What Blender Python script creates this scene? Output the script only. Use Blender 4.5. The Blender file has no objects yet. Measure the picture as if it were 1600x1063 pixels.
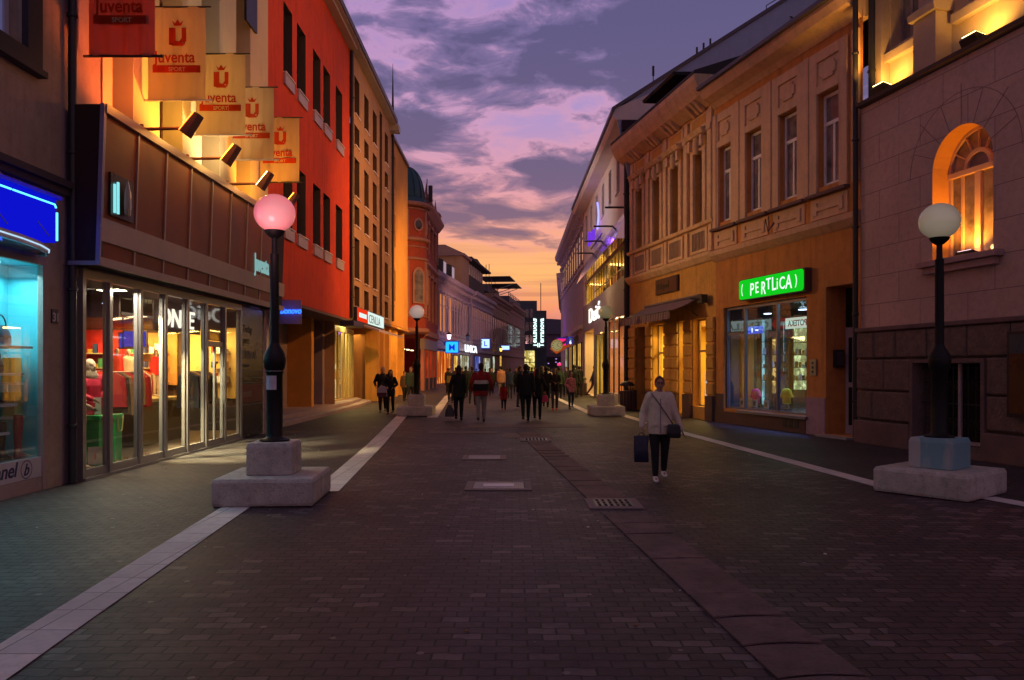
import bpy, bmesh, math, random
from mathutils import Vector, Matrix
random.seed(7)
SC = bpy.context.scene
COL = SC.collection
R = math.radians

# ---------------------------------------------------------------- camera
cam_d = bpy.data.cameras.new('camera')
cam = bpy.data.objects.new('camera', cam_d); COL.objects.link(cam)
cam.location = (0, 0, 1.7); cam.rotation_euler = (R(90), 0, 0)
cam_d.sensor_width = 36.0; cam_d.lens = 27.45; cam_d.shift_y = 0.0272
cam_d.clip_start = 0.1; cam_d.clip_end = 3000
SC.camera = cam
SC.view_settings.view_transform = 'Standard'; SC.view_settings.look = 'None'
SC.view_settings.exposure = 0.0; SC.view_settings.gamma = 1.0
SC.render.film_transparent = False
SC.cycles.use_denoising = True
SC.cycles.max_bounces = 6; SC.cycles.diffuse_bounces = 3; SC.cycles.glossy_bounces = 3
SC.cycles.transparent_max_bounces = 12; SC.cycles.transmission_bounces = 4
SC.cycles.sample_clamp_indirect = 4.0
SC.cycles.caustics_reflective = False; SC.cycles.caustics_refractive = False

# ---------------------------------------------------------------- node helper
class NT:
    def __init__(self, tree):
        self.t = tree; self.n = tree.nodes; self.n.clear()
    def add(self, typ, **kw):
        nd = self.n.new('ShaderNode' + typ)
        for k, v in kw.items():
            if k.startswith('i_'):
                key = k[2:]
                key = int(key) if key.isdigit() else key.replace('_', ' ')
                self.set(nd.inputs[key], v)
            else: setattr(nd, k, v)
        return nd
    def set(self, sock, v):
        if isinstance(v, bpy.types.NodeSocket): self.t.links.new(v, sock)
        elif isinstance(v, bpy.types.Node): self.t.links.new(v.outputs[0], sock)
        elif sock.type == 'RGBA' and len(v) == 3: sock.default_value = (*v, 1)
        else: sock.default_value = v
    def math(self, op, a, b=0.0, clamp=False):
        nd = self.add('Math', operation=op, use_clamp=clamp); self.set(nd.inputs[0], a); self.set(nd.inputs[1], b)
        return nd.outputs[0]
    def mix(self, f, a, b, mode='MIX'):
        nd = self.add('MixRGB', blend_type=mode)
        self.set(nd.inputs[0], f); self.set(nd.inputs[1], a); self.set(nd.inputs[2], b)
        return nd.outputs[0]
    def ramp(self, f, stops, interp='LINEAR'):
        nd = self.add('ValToRGB'); cr = nd.color_ramp; cr.interpolation = interp
        while len(cr.elements) < len(stops): cr.elements.new(0.5)
        for e, (p, c) in zip(cr.elements, stops):
            e.position = p; e.color = (*c, 1) if len(c) == 3 else c
        self.set(nd.inputs[0], f); return nd.outputs[0]

# ---------------------------------------------------------------- dusk sky
def srgb(r, g, b):
    f = lambda c: (c / 255 / 12.92) if c <= 10 else (((c / 255) + .055) / 1.055) ** 2.4
    return (f(r), f(g), f(b))
world = bpy.data.worlds.new('World'); SC.world = world; world.use_nodes = True
w = NT(world.node_tree)
gen = w.add('TexCoord').outputs['Generated']
sep = w.add('SeparateXYZ', i_0=gen)
Z = sep.outputs[2]; Y = sep.outputs[1]; X = sep.outputs[0]
zc = w.math('MAXIMUM', Z, 0.0)
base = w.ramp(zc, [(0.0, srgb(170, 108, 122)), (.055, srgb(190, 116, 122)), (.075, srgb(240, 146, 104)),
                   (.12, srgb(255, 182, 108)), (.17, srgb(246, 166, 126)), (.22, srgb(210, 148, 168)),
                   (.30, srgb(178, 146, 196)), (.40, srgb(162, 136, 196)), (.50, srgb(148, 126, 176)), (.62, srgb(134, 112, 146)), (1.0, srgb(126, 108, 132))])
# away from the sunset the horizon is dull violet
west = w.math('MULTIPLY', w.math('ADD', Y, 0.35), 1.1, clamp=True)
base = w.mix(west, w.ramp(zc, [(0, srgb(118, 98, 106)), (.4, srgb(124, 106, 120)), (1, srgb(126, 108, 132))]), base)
zp = w.math('POWER', zc, .72)
cv = w.add('CombineXYZ'); w.set(cv.inputs[0], w.math('MULTIPLY', X, 1.75)); w.set(cv.inputs[1], w.math('MULTIPLY', Y, .5)); w.set(cv.inputs[2], w.math('MULTIPLY', zp, 4.6))
warp = w.add('TexNoise', i_Vector=cv, i_Scale=1.8, i_Detail=3.0)
cv2 = w.add('VectorMath', operation='ADD'); w.set(cv2.inputs[0], cv.outputs[0])
wsc = w.add('VectorMath', operation='SCALE'); w.set(wsc.inputs[0], warp.outputs[1]); wsc.inputs['Scale'].default_value = .45
w.set(cv2.inputs[1], wsc.outputs[0])
cn = w.add('TexNoise', i_Vector=cv2, i_Scale=2.6, i_Detail=10.0, i_Roughness=.56)
cn2 = w.add('TexNoise', i_Vector=cv2, i_Scale=9.0, i_Detail=6.0, i_Roughness=.6)
dens = w.math('ADD', w.math('MULTIPLY', cn, .74), w.math('MULTIPLY', cn2, .28))
# low bank of clear orange sky: fade the clouds out near the horizon
low = w.ramp(zc, [(.0, (.1,)*3), (.15, (.1,)*3), (.19, (1,)*3), (1, (1,)*3)])
dens = w.math('SUBTRACT', dens, w.math('MULTIPLY', w.math('SUBTRACT', 1.0, low), .14))
thick = w.ramp(dens, [(.455, (0,)*3), (.492, (.6,)*3), (.545, (1,)*3)])
glow = w.ramp(dens, [(.39, (0,)*3), (.45, (.7,)*3), (.48, (.6,)*3), (.51, (0,)*3)])
pink = w.ramp(zc, [(.0, srgb(235, 130, 110)), (.2, srgb(244, 164, 158)), (.3, srgb(222, 156, 182)), (.45, srgb(186, 144, 190)), (.62, srgb(140, 118, 140)), (1, srgb(136, 116, 128))])
dark = w.ramp(zc, [(.0, srgb(150, 98, 112)), (.15, srgb(122, 90, 116)), (.24, srgb(98, 82, 118)), (.4, srgb(84, 78, 120)), (.62, srgb(84, 74, 96)), (1, srgb(84, 72, 84))])
sky = w.mix(w.math('MULTIPLY', glow, .75), base, pink)
sky = w.mix(w.math('MULTIPLY', thick, .93), sky, dark)
# thin level streaks in the orange band
st = w.add('TexNoise', i_Scale=1.0, i_Detail=4.0)
sv = w.add('CombineXYZ'); w.set(sv.inputs[0], w.math('MULTIPLY', X, 3.0)); w.set(sv.inputs[2], w.math('MULTIPLY', Z, 90.0)); w.set(st.inputs['Vector'], sv)
stm = w.math('MULTIPLY', w.ramp(zc, [(.04, (0,)*3), (.08, (1,)*3), (.15, (.5,)*3), (.19, (0,)*3)]), w.ramp(st, [(.5, (0,)*3), (.62, (.5,)*3)]))
sky = w.mix(stm, sky, srgb(176, 100, 96))
below = w.math('GREATER_THAN', 0.0, Z)
sky = w.mix(below, sky, (.02, .016, .02))
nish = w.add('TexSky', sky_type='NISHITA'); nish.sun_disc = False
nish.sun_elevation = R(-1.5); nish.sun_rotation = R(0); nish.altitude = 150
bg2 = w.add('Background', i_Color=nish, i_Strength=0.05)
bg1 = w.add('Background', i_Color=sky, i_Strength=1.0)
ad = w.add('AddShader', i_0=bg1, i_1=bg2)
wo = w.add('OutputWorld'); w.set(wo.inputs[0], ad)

# ---------------------------------------------------------------- materials
MATS = {}
def new_mat(name):
    m = bpy.data.materials.new(name); m.use_nodes = True
    return m, NT(m.node_tree)
def M(name, col=(.5, .5, .5), rough=.7, metal=0.0, spec=.4, var=.12, vs=1.6, bump=0.0, bs=30, emit=None, es=1.0,
      dirt=0.0, coat=0.0, stripes=None, col2=None, streak=0.0):
    """a painted / cast / cloth surface with uneven tone, stains and fine relief"""
    if name in MATS: return MATS[name]
    m, t = new_mat(name)
    tc = t.add('TexCoord'); o = tc.outputs['Object']
    n1 = t.add('TexNoise', i_Vector=o, i_Scale=vs, i_Detail=6.0, i_Roughness=.6)
    f = t.ramp(n1, [(.3, (0,)*3), (.7, (1,)*3)])
    a = tuple(c * (1 - var) for c in col); b = tuple(min(1, c * (1 + var)) for c in (col2 or col))
    c = t.mix(f, a, b)
    if stripes:  # (period m, colour) in u
        uv = tc.outputs['UV']; s2 = t.add('SeparateXYZ', i_0=uv)
        fr = t.math('FRACT', t.math('DIVIDE', s2.outputs[0], stripes[0]))
        c = t.mix(t.math('GREATER_THAN', fr, .5), c, stripes[1])
    if streak:
        mp = t.add('Mapping', i_Vector=o); mp.inputs['Scale'].default_value = (6, 6, .5)
        n3 = t.add('TexNoise', i_Vector=mp, i_Scale=1.0, i_Detail=5.0)
        c = t.mix(t.math('MULTIPLY', t.ramp(n3, [(.5, (0,)*3), (.75, (1,)*3)]), streak), c, tuple(x * .35 for x in col))
    if dirt:
        n2 = t.add('TexNoise', i_Vector=o, i_Scale=vs * 4.5, i_Detail=8.0, i_Roughness=.7)
        c = t.mix(t.math('MULTIPLY', t.ramp(n2, [(.5, (0,)*3), (.7, (1,)*3)]), dirt), c, tuple(x * .4 for x in col))
    p = t.add('BsdfPrincipled', i_Base_Color=c, i_Metallic=metal)
    p.inputs['Specular IOR Level'].default_value = spec
    p.inputs['Coat Weight'].default_value = coat
    t.set(p.inputs['Roughness'], t.math('ADD', t.math('MULTIPLY', f, .12), rough - .06, clamp=True))
    if bump:
        nb = t.add('TexNoise', i_Vector=o, i_Scale=bs, i_Detail=5.0)
        bp = t.add('Bump', i_Height=nb, i_Distance=.02, i_Strength=bump); t.set(p.inputs['Normal'], bp)
    if emit:
        t.set(p.inputs['Emission Color'], emit); p.inputs['Emission Strength'].default_value = es
    out = t.add('OutputMaterial'); t.set(out.inputs[0], p)
    MATS[name] = m; return m
def M_emit(name, col, s, col2=None, scale=(3, 1), lo=.35):
    """something that gives off light; col2 mixes a second tone by uneven vertical patches (stocked, lit shop window)"""
    if name in MATS: return MATS[name]
    m, t = new_mat(name)
    e = t.add('Emission', i_Strength=s)
    if col2:
        tc = t.add('TexCoord'); mp = t.add('Mapping', i_Vector=tc.outputs['UV']); mp.inputs['Scale'].default_value = (scale[0], scale[1], 1)
        v = t.add('TexVoronoi', i_Vector=mp, i_Scale=1.0); v.distance = 'CHEBYCHEV'
        n = t.add('TexNoise', i_Vector=mp, i_Scale=2.5, i_Detail=3.0)
        g = t.add('SeparateColor', i_0=v.outputs['Color'])
        f = t.ramp(g.outputs[0], [(.35, (0,)*3), (.4, (1,)*3)])
        c = t.mix(f, col, col2); c = t.mix(t.ramp(n, [(.4, (0,)*3), (.6, (1 - lo,)*3)]), c, tuple(x * lo for x in col2))
        t.set(e.inputs[0], c)
    else: t.set(e.inputs[0], col)
    out = t.add('OutputMaterial'); t.set(out.inputs[0], e)
    MATS[name] = m; return m
def M_glass(name, tint=(.93, .95, .95), refl=.035):
    if name in MATS: return MATS[name]
    m, t = new_mat(name)
    tr = t.add('BsdfTransparent', i_Color=tint); gl = t.add('BsdfGlossy', i_Color=(1, 1, 1), i_Roughness=.02)
    fr = t.add('LayerWeight', i_Blend=.25)
    f = t.math('ADD', t.math('MULTIPLY', fr.outputs['Fresnel'], .12), refl, clamp=True)
    mx = t.add('MixShader', i_0=f, i_1=tr, i_2=gl); out = t.add('OutputMaterial'); t.set(out.inputs[0], mx)
    MATS[name] = m; return m
def M_cloth_thin(name, col, trans=.5):
    if name in MATS: return MATS[name]
    m, t = new_mat(name)
    tc = t.add('TexCoord'); n = t.add('TexNoise', i_Vector=tc.outputs['Object'], i_Scale=2.0, i_Detail=4.0)
    c = t.mix(n, tuple(x * .85 for x in col), col)
    wv = t.add('TexWave', i_Vector=tc.outputs['Object'], i_Scale=1.2, i_Distortion=3.0)
    bp = t.add('Bump', i_Height=wv, i_Distance=.04, i_Strength=.7)
    d = t.add('BsdfDiffuse', i_Color=c, i_Normal=bp); tl = t.add('BsdfTranslucent', i_Color=c, i_Normal=bp)
    mx = t.add('MixShader', i_0=trans, i_1=d, i_2=tl); out = t.add('OutputMaterial'); t.set(out.inputs[0], mx)
    MATS[name] = m; return m
def M_blocks(name, col, col2, mortar, bw, bh, ms=.008, rough=.75, bump=.5, wavy=0.0, off=.5, stain=.35, rockbump=0.0, odd=0.0, oddcol=(.2,.15,.15), spec=.35):
    """paving or coursed masonry drawn on the surface's own metres (UV)"""
    if name in MATS: return MATS[name]
    m, t = new_mat(name)
    tc = t.add('TexCoord'); uv = tc.outputs['UV']; o = tc.outputs['Object']
    s = t.add('SeparateXYZ', i_0=uv)
    vy = s.outputs[1]; vx = s.outputs[0]
    if wavy:
        ph = t.math('MULTIPLY', vx, 2 * math.pi / bw)
        vy = t.math('ADD', vy, t.math('MULTIPLY', t.math('SINE', ph), wavy))
    # hand-laid unevenness
    wn = t.add('TexNoise', i_Vector=o, i_Scale=.8, i_Detail=2.0)
    vy = t.math('ADD', vy, t.math('MULTIPLY', wn, .06 if wavy else 0.0))
    cb = t.add('CombineXYZ'); t.set(cb.inputs[0], vx); t.set(cb.inputs[1], vy)
    br = t.add('TexBrick', i_Vector=cb, i_Color1=col, i_Color2=col2, i_Mortar=mortar, i_Scale=1.0, i_Mortar_Size=ms, i_Mortar_Smooth=.25, i_Bias=-.1, i_Brick_Width=bw, i_Row_Height=bh)
    br.offset = off
    c = br.outputs['Color']
    if odd:
        b2 = t.add('TexBrick', i_Vector=cb, i_Color1=(0, 0, 0), i_Color2=(1, 1, 1), i_Mortar=(0, 0, 0), i_Scale=1.0, i_Mortar_Size=ms, i_Mortar_Smooth=.1, i_Bias=0.0, i_Brick_Width=bw, i_Row_Height=bh)
        b2.offset = off
        n5 = t.add('TexNoise', i_Vector=o, i_Scale=.45, i_Detail=3.0)
        sel = t.math('MULTIPLY', t.math('GREATER_THAN', t.math('ADD', b2.outputs['Color'], t.math('MULTIPLY', n5, .9)), 1.30), odd)
        c = t.mix(sel, c, oddcol)
    n1 = t.add('TexNoise', i_Vector=o, i_Scale=.5, i_Detail=7.0, i_Roughness=.65)
    n2 = t.add('TexNoise', i_Vector=o, i_Scale=9.0, i_Detail=6.0, i_Roughness=.7)
    c = t.mix(t.math('MULTIPLY', t.ramp(n1, [(.35, (1,)*3), (.65, (0,)*3)]), stain), c, tuple(x * .35 for x in col))
    c = t.mix(t.math('MULTIPLY', t.ramp(n2, [(.45, (0,)*3), (.7, (1,)*3)]), .35), c, tuple(x * .45 for x in col))
    if wavy:
        gv = t.add('TexVoronoi', i_Vector=o, i_Scale=2.3); gm = t.math('LESS_THAN', gv.outputs['Distance'], .055)
        c = t.mix(t.math('MULTIPLY', gm, .55), c, (.30, .26, .25))
        n6 = t.add('TexNoise', i_Vector=o, i_Scale=1.7, i_Detail=6.0, i_Roughness=.7); c = t.mix(t.math('MULTIPLY', t.ramp(n6, [(.52, (0,)*3), (.66, (1,)*3)]), .45), c, tuple(x * .40 for x in col))
    p = t.add('BsdfPrincipled', i_Base_Color=c); p.inputs['Specular IOR Level'].default_value = spec
    t.set(p.inputs['Roughness'], t.math('ADD', t.math('MULTIPLY', n2, .25), t.math('ADD', t.math('MULTIPLY', n1, -.25), rough)))
    h = t.math('ADD', t.math('MULTIPLY', br.outputs['Fac'], -1.0), t.math('MULTIPLY', n2, .25 + rockbump))
    bp = t.add('Bump', i_Height=h, i_Distance=.02 if not rockbump else .05, i_Strength=bump); t.set(p.inputs['Normal'], bp)
    out = t.add('OutputMaterial'); t.set(out.inputs[0], p)
    MATS[name] = m; return m

# ---------------------------------------------------------------- frames and mesh builder
class Fr:
    """a wall line: s runs along it, d out of it towards the viewer's side, z up"""
    def __init__(self, x, y, ux, uy, nx=None, ny=None):
        l = math.hypot(ux, uy); self.x, self.y, self.ux, self.uy = x, y, ux / l, uy / l
        if nx is None:
            nx, ny = self.uy, -self.ux
            if nx * -x + ny * 0 < 0: nx, ny = -nx, -ny
        self.nx, self.ny = nx, ny
    def P(self, s, d, z): return Vector((self.x + self.ux * s + self.nx * d, self.y + self.uy * s + self.ny * d, z))
W0 = Fr(0, 0, 1, 0, 0, 1)
def wloc(o):
    v = Vector(o.location)
    while o.parent: o = o.parent; v += Vector(o.location)
    return v
class MB:
    def __init__(self, fr=W0): self.fr = fr; self.v = []; self.f = []; self.m = []; self.g = []
    def each(self, name, mats, parent=None, **k):
        """every solid added so far becomes a part of its own"""
        st = self.g + [len(self.f)]
        for a, c in zip(st, st[1:]):
            q = MB(self.fr); mp = {}
            for f, m in zip(self.f[a:c], self.m[a:c]):
                for i in f:
                    if i not in mp: mp[i] = len(q.v); q.v.append(self.v[i])
                q.f.append(tuple(mp[i] for i in f)); q.m.append(m)
            o = q.build(name, mats, parent, **k)
        return o
    def face(self, pts, m=0):
        i = len(self.v); self.v += [tuple(p) for p in pts]; self.f.append(tuple(range(i, i + len(pts)))); self.m.append(m)
    def box(self, a0, a1, b0, b1, c0, c1, m=0):
        i = len(self.v); self.g.append(len(self.f))
        self.v += [(a, b, c) for c in (c0, c1) for b in (b0, b1) for a in (a0, a1)]
        for q in ((0, 1, 3, 2), (4, 5, 7, 6), (0, 1, 5, 4), (2, 3, 7, 6), (0, 2, 6, 4), (1, 3, 7, 5)):
            self.f.append(tuple(i + k for k in q)); self.m.append(m)
        return self
    def prism(self, poly, axis, t0, t1, m=0):
        """poly: 2-D outline; axis 0: (d,z) swept along s; 1: (s,z) swept along d; 2: (s,d) swept along z"""
        def mk(p, t): return ((t, p[0], p[1]), (p[0], t, p[1]), (p[0], p[1], t))[axis]
        i = len(self.v); n = len(poly); self.g.append(len(self.f))
        self.v += [mk(p, t0) for p in poly] + [mk(p, t1) for p in poly]
        self.f.append(tuple(i + k for k in range(n))); self.m.append(m)
        self.f.append(tuple(i + n + k for k in range(n))); self.m.append(m)
        for k in range(n):
            j = (k + 1) % n; self.f.append((i + k, i + j, i + n + j, i + n + k)); self.m.append(m)
        return self
    def rings(self, rings, m=0, cap=True):
        n = len(rings[0]); i = len(self.v); self.g.append(len(self.f))
        for r in rings: self.v += [tuple(p) for p in r]
        for a in range(len(rings) - 1):
            for k in range(n):
                j = (k + 1) % n
                self.f.append((i + a * n + k, i + a * n + j, i + (a + 1) * n + j, i + (a + 1) * n + k)); self.m.append(m)
        if cap:
            self.f.append(tuple(i + k for k in range(n))); self.m.append(m)
            b = i + (len(rings) - 1) * n; self.f.append(tuple(b + k for k in range(n))); self.m.append(m)
        return self
    def lathe(self, cx, cy, prof, n=20, m=0, a0=0, sx=1, sy=1):
        self.rings([[(cx + sx * r * math.cos(a0 + 2 * math.pi * k / n), cy + sy * r * math.sin(a0 + 2 * math.pi * k / n), z) for k in range(n)] for r, z in prof], m)
        return self
    def tube(self, pts, r, n=8, m=0, r1=None):
        pts = [Vector(p) for p in pts]; rg = []
        for i, p in enumerate(pts):
            d = (pts[min(i + 1, len(pts) - 1)] - pts[max(i - 1, 0)]).normalized()
            up = Vector((0, 0, 1)) if abs(d.z) < .95 else Vector((0, 1, 0))
            a = d.cross(up).normalized(); b = d.cross(a)
            rr = r if r1 is None else r + (r1 - r) * i / (len(pts) - 1)
            rg.append([p + a * rr * math.cos(2 * math.pi * k / n) + b * rr * math.sin(2 * math.pi * k / n) for k in range(n)])
        return self.rings(rg, m)
    def sphere(self, c, rx, ry=None, rz=None, n=14, m=0):
        ry = ry or rx; rz = rz or rx; k = n // 2 + 1
        prof = [[(c[0] + rx * math.sin(math.pi * i / k) * math.cos(2 * math.pi * j / n), c[1] + ry * math.sin(math.pi * i / k) * math.sin(2 * math.pi * j / n), c[2] - rz * math.cos(math.pi * i / k)) for j in range(n)] for i in range(1, k)]
        prof = [[(c[0] + rx * .02 * math.cos(2 * math.pi * j / n), c[1] + ry * .02 * math.sin(2 * math.pi * j / n), c[2] - rz) for j in range(n)]] + prof + [[(c[0] + rx * .02 * math.cos(2 * math.pi * j / n), c[1] + ry * .02 * math.sin(2 * math.pi * j / n), c[2] + rz) for j in range(n)]]
        return self.rings(prof, m)
    def wall(self, s0, s1, z0, z1, d, holes=(), rec=.3, m=0, mr=None):
        """sheet of wall at depth d with rectangular openings whose reveals run back by rec"""
        holes = [h for h in holes]
        S = sorted({s0, s1, *[min(max(q, s0), s1) for h in holes for q in h[:2]]})
        Zs = sorted({z0, z1, *[min(max(q, z0), z1) for h in holes for q in h[2:4]]})
        for a, b in zip(S, S[1:]):
            for c, e in zip(Zs, Zs[1:]):
                mx, mz = (a + b) / 2, (c + e) / 2
                if any(h[0] < mx < h[1] and h[2] < mz < h[3] for h in holes): continue
                self.face([(a, d, c), (b, d, c), (b, d, e), (a, d, e)], m)
        mr = m if mr is None else mr
        for h in holes:
            a, b, c, e = h[:4]; r = h[4] if len(h) > 4 else rec; q = d - r
            self.face([(a, d, c), (a, q, c), (a, q, e), (a, d, e)], mr)
            self.face([(b, d, c), (b, q, c), (b, q, e), (b, d, e)], mr)
            self.face([(a, d, c), (b, d, c), (b, q, c), (a, q, c)], mr)
            self.face([(a, d, e), (b, d, e), (b, q, e), (a, q, e)], mr)
        return self
    def build(self, name, mats, parent=None, smooth=False, bevel=0.0, label=None, kind=None):
        fr = self.fr
        W = [fr.P(*p) for p in self.v]
        if parent is not None: org = wloc(parent)
        else:
            xs = [p.x for p in W]; ys = [p.y for p in W]; zs = [p.z for p in W]
            org = Vector(((min(xs) + max(xs)) / 2, (min(ys) + max(ys)) / 2, min(zs)))
        me = bpy.data.meshes.new(name)
        me.from_pydata([p - org for p in W], [], self.f)
        mats = mats if isinstance(mats, (list, tuple)) else [mats]
        for x in mats: me.materials.append(x)
        for p, mi in zip(me.polygons, self.m): p.material_index = mi
        uvl = me.uv_layers.new(name='UVMap')
        for p in me.polygons:
            v = [self.v[k] for k in p.vertices]
            nx = ny = nz = 0.0
            for k in range(len(v)):
                a, b = v[k], v[(k + 1) % len(v)]
                nx += (a[1] - b[1]) * (a[2] + b[2]); ny += (a[2] - b[2]) * (a[0] + b[0]); nz += (a[0] - b[0]) * (a[1] + b[1])
            ax = max(range(3), key=lambda q: (abs(nx), abs(ny), abs(nz))[q])
            for li, q in zip(p.loop_indices, v):
                uvl.data[li].uv = ((q[1], q[2]), (q[0], q[2]), (q[0], q[1]))[ax]
        bm = bmesh.new(); bm.from_mesh(me)
        bmesh.ops.recalc_face_normals(bm, faces=bm.faces); bm.to_mesh(me); bm.free()
        if smooth:
            for p in me.polygons: p.use_smooth = True
        o = bpy.data.objects.new(name, me); COL.objects.link(o)
        if parent is not None: o.parent = parent
        else: o.location = org
        if bevel:
            b = o.modifiers.new('bevel', 'BEVEL'); b.width = bevel; b.segments = 2; b.limit_method = 'ANGLE'; b.angle_limit = R(40)
        if smooth: 
            try: me.set_sharp_from_angle(angle=R(45))
            except Exception: pass
        if label: o['label'] = label
        if kind: o['kind'] = kind
        return o
def tag(o, label, cat, group=None):
    o['label'] = label; o['category'] = cat
    if group: o['group'] = group
    return o
def thing(name, label, cat, loc, group=None):
    o = bpy.data.objects.new(name, None); COL.objects.link(o); o.location = loc; o.empty_display_size = .3
    return tag(o, label, cat, group)
def copy_tree(o, delta, label=None, parent=None):
    c = o.copy(); COL.objects.link(c)
    if parent is None: c.location = Vector(o.location) + Vector(delta)
    else: c.parent = parent
    for ch in list(o.children): copy_tree(ch, None, None, c)
    if label: c['label'] = label
    return c
def text_mb(fr, txt, s, d, z, size, ext=.01, rd=1, flip=False, bold=0.0, sx=1.0, vertical=False, rot=0.0, align='LEFT', shear=0.0):
    """letters as solid shapes lying on frame fr; rd=+1 reads towards +s"""
    bold = max(-.02 * size, min(bold, .016 * size))
    cu = bpy.data.curves.new('lettering', 'FONT'); cu.body = txt; cu.size = size; cu.extrude = ext; cu.offset = bold; cu.align_x = align; cu.shear = shear
    ob = bpy.data.objects.new('lettering', cu); COL.objects.link(ob)
    me = bpy.data.meshes.new_from_object(ob.evaluated_get(bpy.context.evaluated_depsgraph_get()))
    mb = MB(fr); cr, sr = math.cos(rot), math.sin(rot)
    for v in me.vertices:
        x, y = v.co.x * sx, v.co.y
        x, y = x * cr - y * sr, x * sr + y * cr
        if flip: x = -x
        mb.v.append((s + rd * x, d + v.co.z, z + y))
    for p in me.polygons: mb.f.append(tuple(p.vertices)); mb.m.append(0)
    bpy.data.objects.remove(ob); bpy.data.curves.remove(cu); bpy.data.meshes.remove(me)
    return mb
def lamp(kind, name, loc, power, col, size=.1, to=None, angle=60, parent=None, sy=None, blend=.6):
    l = bpy.data.lights.new(name, kind); l.energy = power; l.color = col
    if kind == 'AREA':
        l.size = size
        if sy: l.shape = 'RECTANGLE'; l.size_y = sy
    else: l.shadow_soft_size = size
    if kind == 'SPOT': l.spot_size = R(angle); l.spot_blend = blend
    o = bpy.data.objects.new(name, l); COL.objects.link(o)
    loc = Vector(loc)
    if to is not None: o.rotation_euler = (Vector(to) - loc).to_track_quat('-Z', 'Y').to_euler()
    if parent is not None: o.parent = parent; o.location = loc - wloc(parent)
    else: o.location = loc
    return o

# wall lines
FL = Fr(-6.5, 0, 0, 1)                 # left side of the street, s equals the distance
FR1 = Fr(8.0, 17.9, .197, -1)          # arched-window house, s runs towards the viewer
FR2 = Fr(8.1, 18.2, -.262, 1)          # green-sign house
FR3 = Fr(6.42, 24.6, -.2, 1)           # awning house
FR4 = Fr(4.9, 32.3, -.007, 1)          # white modern house
FLF = Fr(-7, 67, .119, 1)              # far left row
def camface(x, y): return Fr(x, y, 1, 0, 0, -1)   # a face turned to the viewer

# ---------------------------------------------------------------- shared materials
m_dark = M('dark painted metal', (.02, .02, .024), .45, spec=.5, var=.2)
m_alu = M('grey aluminium', (.32, .30, .31), .35, metal=.6, var=.1)
m_white = M('white paint', (.62, .58, .60), .5, dirt=.15)
m_glass = M_glass('shop glass')
m_pane = M('dark window glass', (.018, .017, .024), .08, spec=.8, var=.3, vs=.7)
m_pane2 = M('curtained window glass', (.20, .17, .19), .10, spec=1.0, var=.6, vs=2.5)
m_stone = M('grey granite', (.42, .38, .38), .8, var=.15, vs=14, bump=.4, bs=60, dirt=.35)
m_roof = M('dark roof tile', (.05, .045, .05), .8, var=.2, bump=.3)
m_zinc = M('zinc flashing', (.12, .11, .13), .5, metal=.4)
# ================================================================= GROUND
m_pave_c = M_blocks('street pavers', (.094, .060, .068), (.052, .036, .043), (.008, .006, .008), .19, .114, .0075, .58, 1.0, wavy=.006, odd=.75, oddcol=(.20, .14, .15), spec=.3)
m_pave_l = M_blocks('left pavement pavers', (.104, .088, .088), (.062, .054, .056), (.012, .011, .012), .19, .114, .0075, .60, 1.0, wavy=.006, odd=.3, oddcol=(.16, .15, .14), spec=.3)
m_pave_r = M_blocks('right pavement pavers', (.085, .068, .075), (.055, .044, .05), (.012, .010, .013), .19, .114, .007, .62, 1.0, wavy=.006, odd=.2, oddcol=(.12, .1, .12), spec=.3)
m_strip = M_blocks('pale strip slabs', (.86, .78, .76), (.72, .66, .66), (.25, .22, .24), .34, .42, .006, .7, .3, stain=.4, off=0.0)
mb = MB(); mb.box(-400, 400, -100, 900, -.5, 0.0); mb.build('ground', m_pave_c, kind='structure')
def sheet(name, pts_l, pts_r, z, m, kind='structure'):
    mb = MB()
    for k in range(len(pts_l) - 1):
        a, b, c, e = pts_l[k], pts_l[k + 1], pts_r[k + 1], pts_r[k]
        lo = z - .003
        mb.face([(*a, z), (*b, z), (*c, z), (*e, z)])
        mb.face([(*a, lo), (*a, z), (*b, z), (*b, lo)][::-1]); mb.face([(*e, lo), (*e, z), (*c, z), (*c, lo)])
    return mb.build(name, m, kind=kind)
LS = [(-2.72, 1.5), (-2.98, 4.8), (-3.36, 9.35), (-2.62, 11.2), (-3.05, 17.3), (-3.9, 28.0), (-2.78, 26.9), (-3.8, 46), (-3.4, 67), (-.2, 100)]
def strip(name, pts, wdt, z=.009):
    l, r = [], []
    for i, p in enumerate(pts):
        a = Vector(pts[max(i - 1, 0)]); b = Vector(pts[min(i + 1, len(pts) - 1)]); d = (b - a).normalized(); n = Vector((-d.y, d.x)) * wdt / 2
        l.append((p[0] + n.x, p[1] + n.y)); r.append((p[0] - n.x, p[1] - n.y))
    return sheet(name, l, r, z, m_strip)
strip('paving_strip', [(-2.62, 1.0), (-2.97, 4.8), (-3.36, 9.5)], .34)
strip('paving_strip', [(-2.56, 10.7), (-3.02, 17.3), (-3.95, 28.3)], .36)
strip('paving_strip', [(-2.72, 26.6), (-3.8, 46), (-3.9, 60), (-2.6, 80), (2, 120)], .36)
strip('paving_strip', [(8.2, 4), (6.75, 8.6), (6.2, 10.2)], .30)
strip('paving_strip', [(5.35, 10.9), (4.46, 20.3), (3.95, 28.3)], .30)
strip('paving_strip', [(3.1, 27.4), (2.95, 28.6), (2.5, 43), (2.6, 60), (4.4, 100)], .30)
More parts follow.
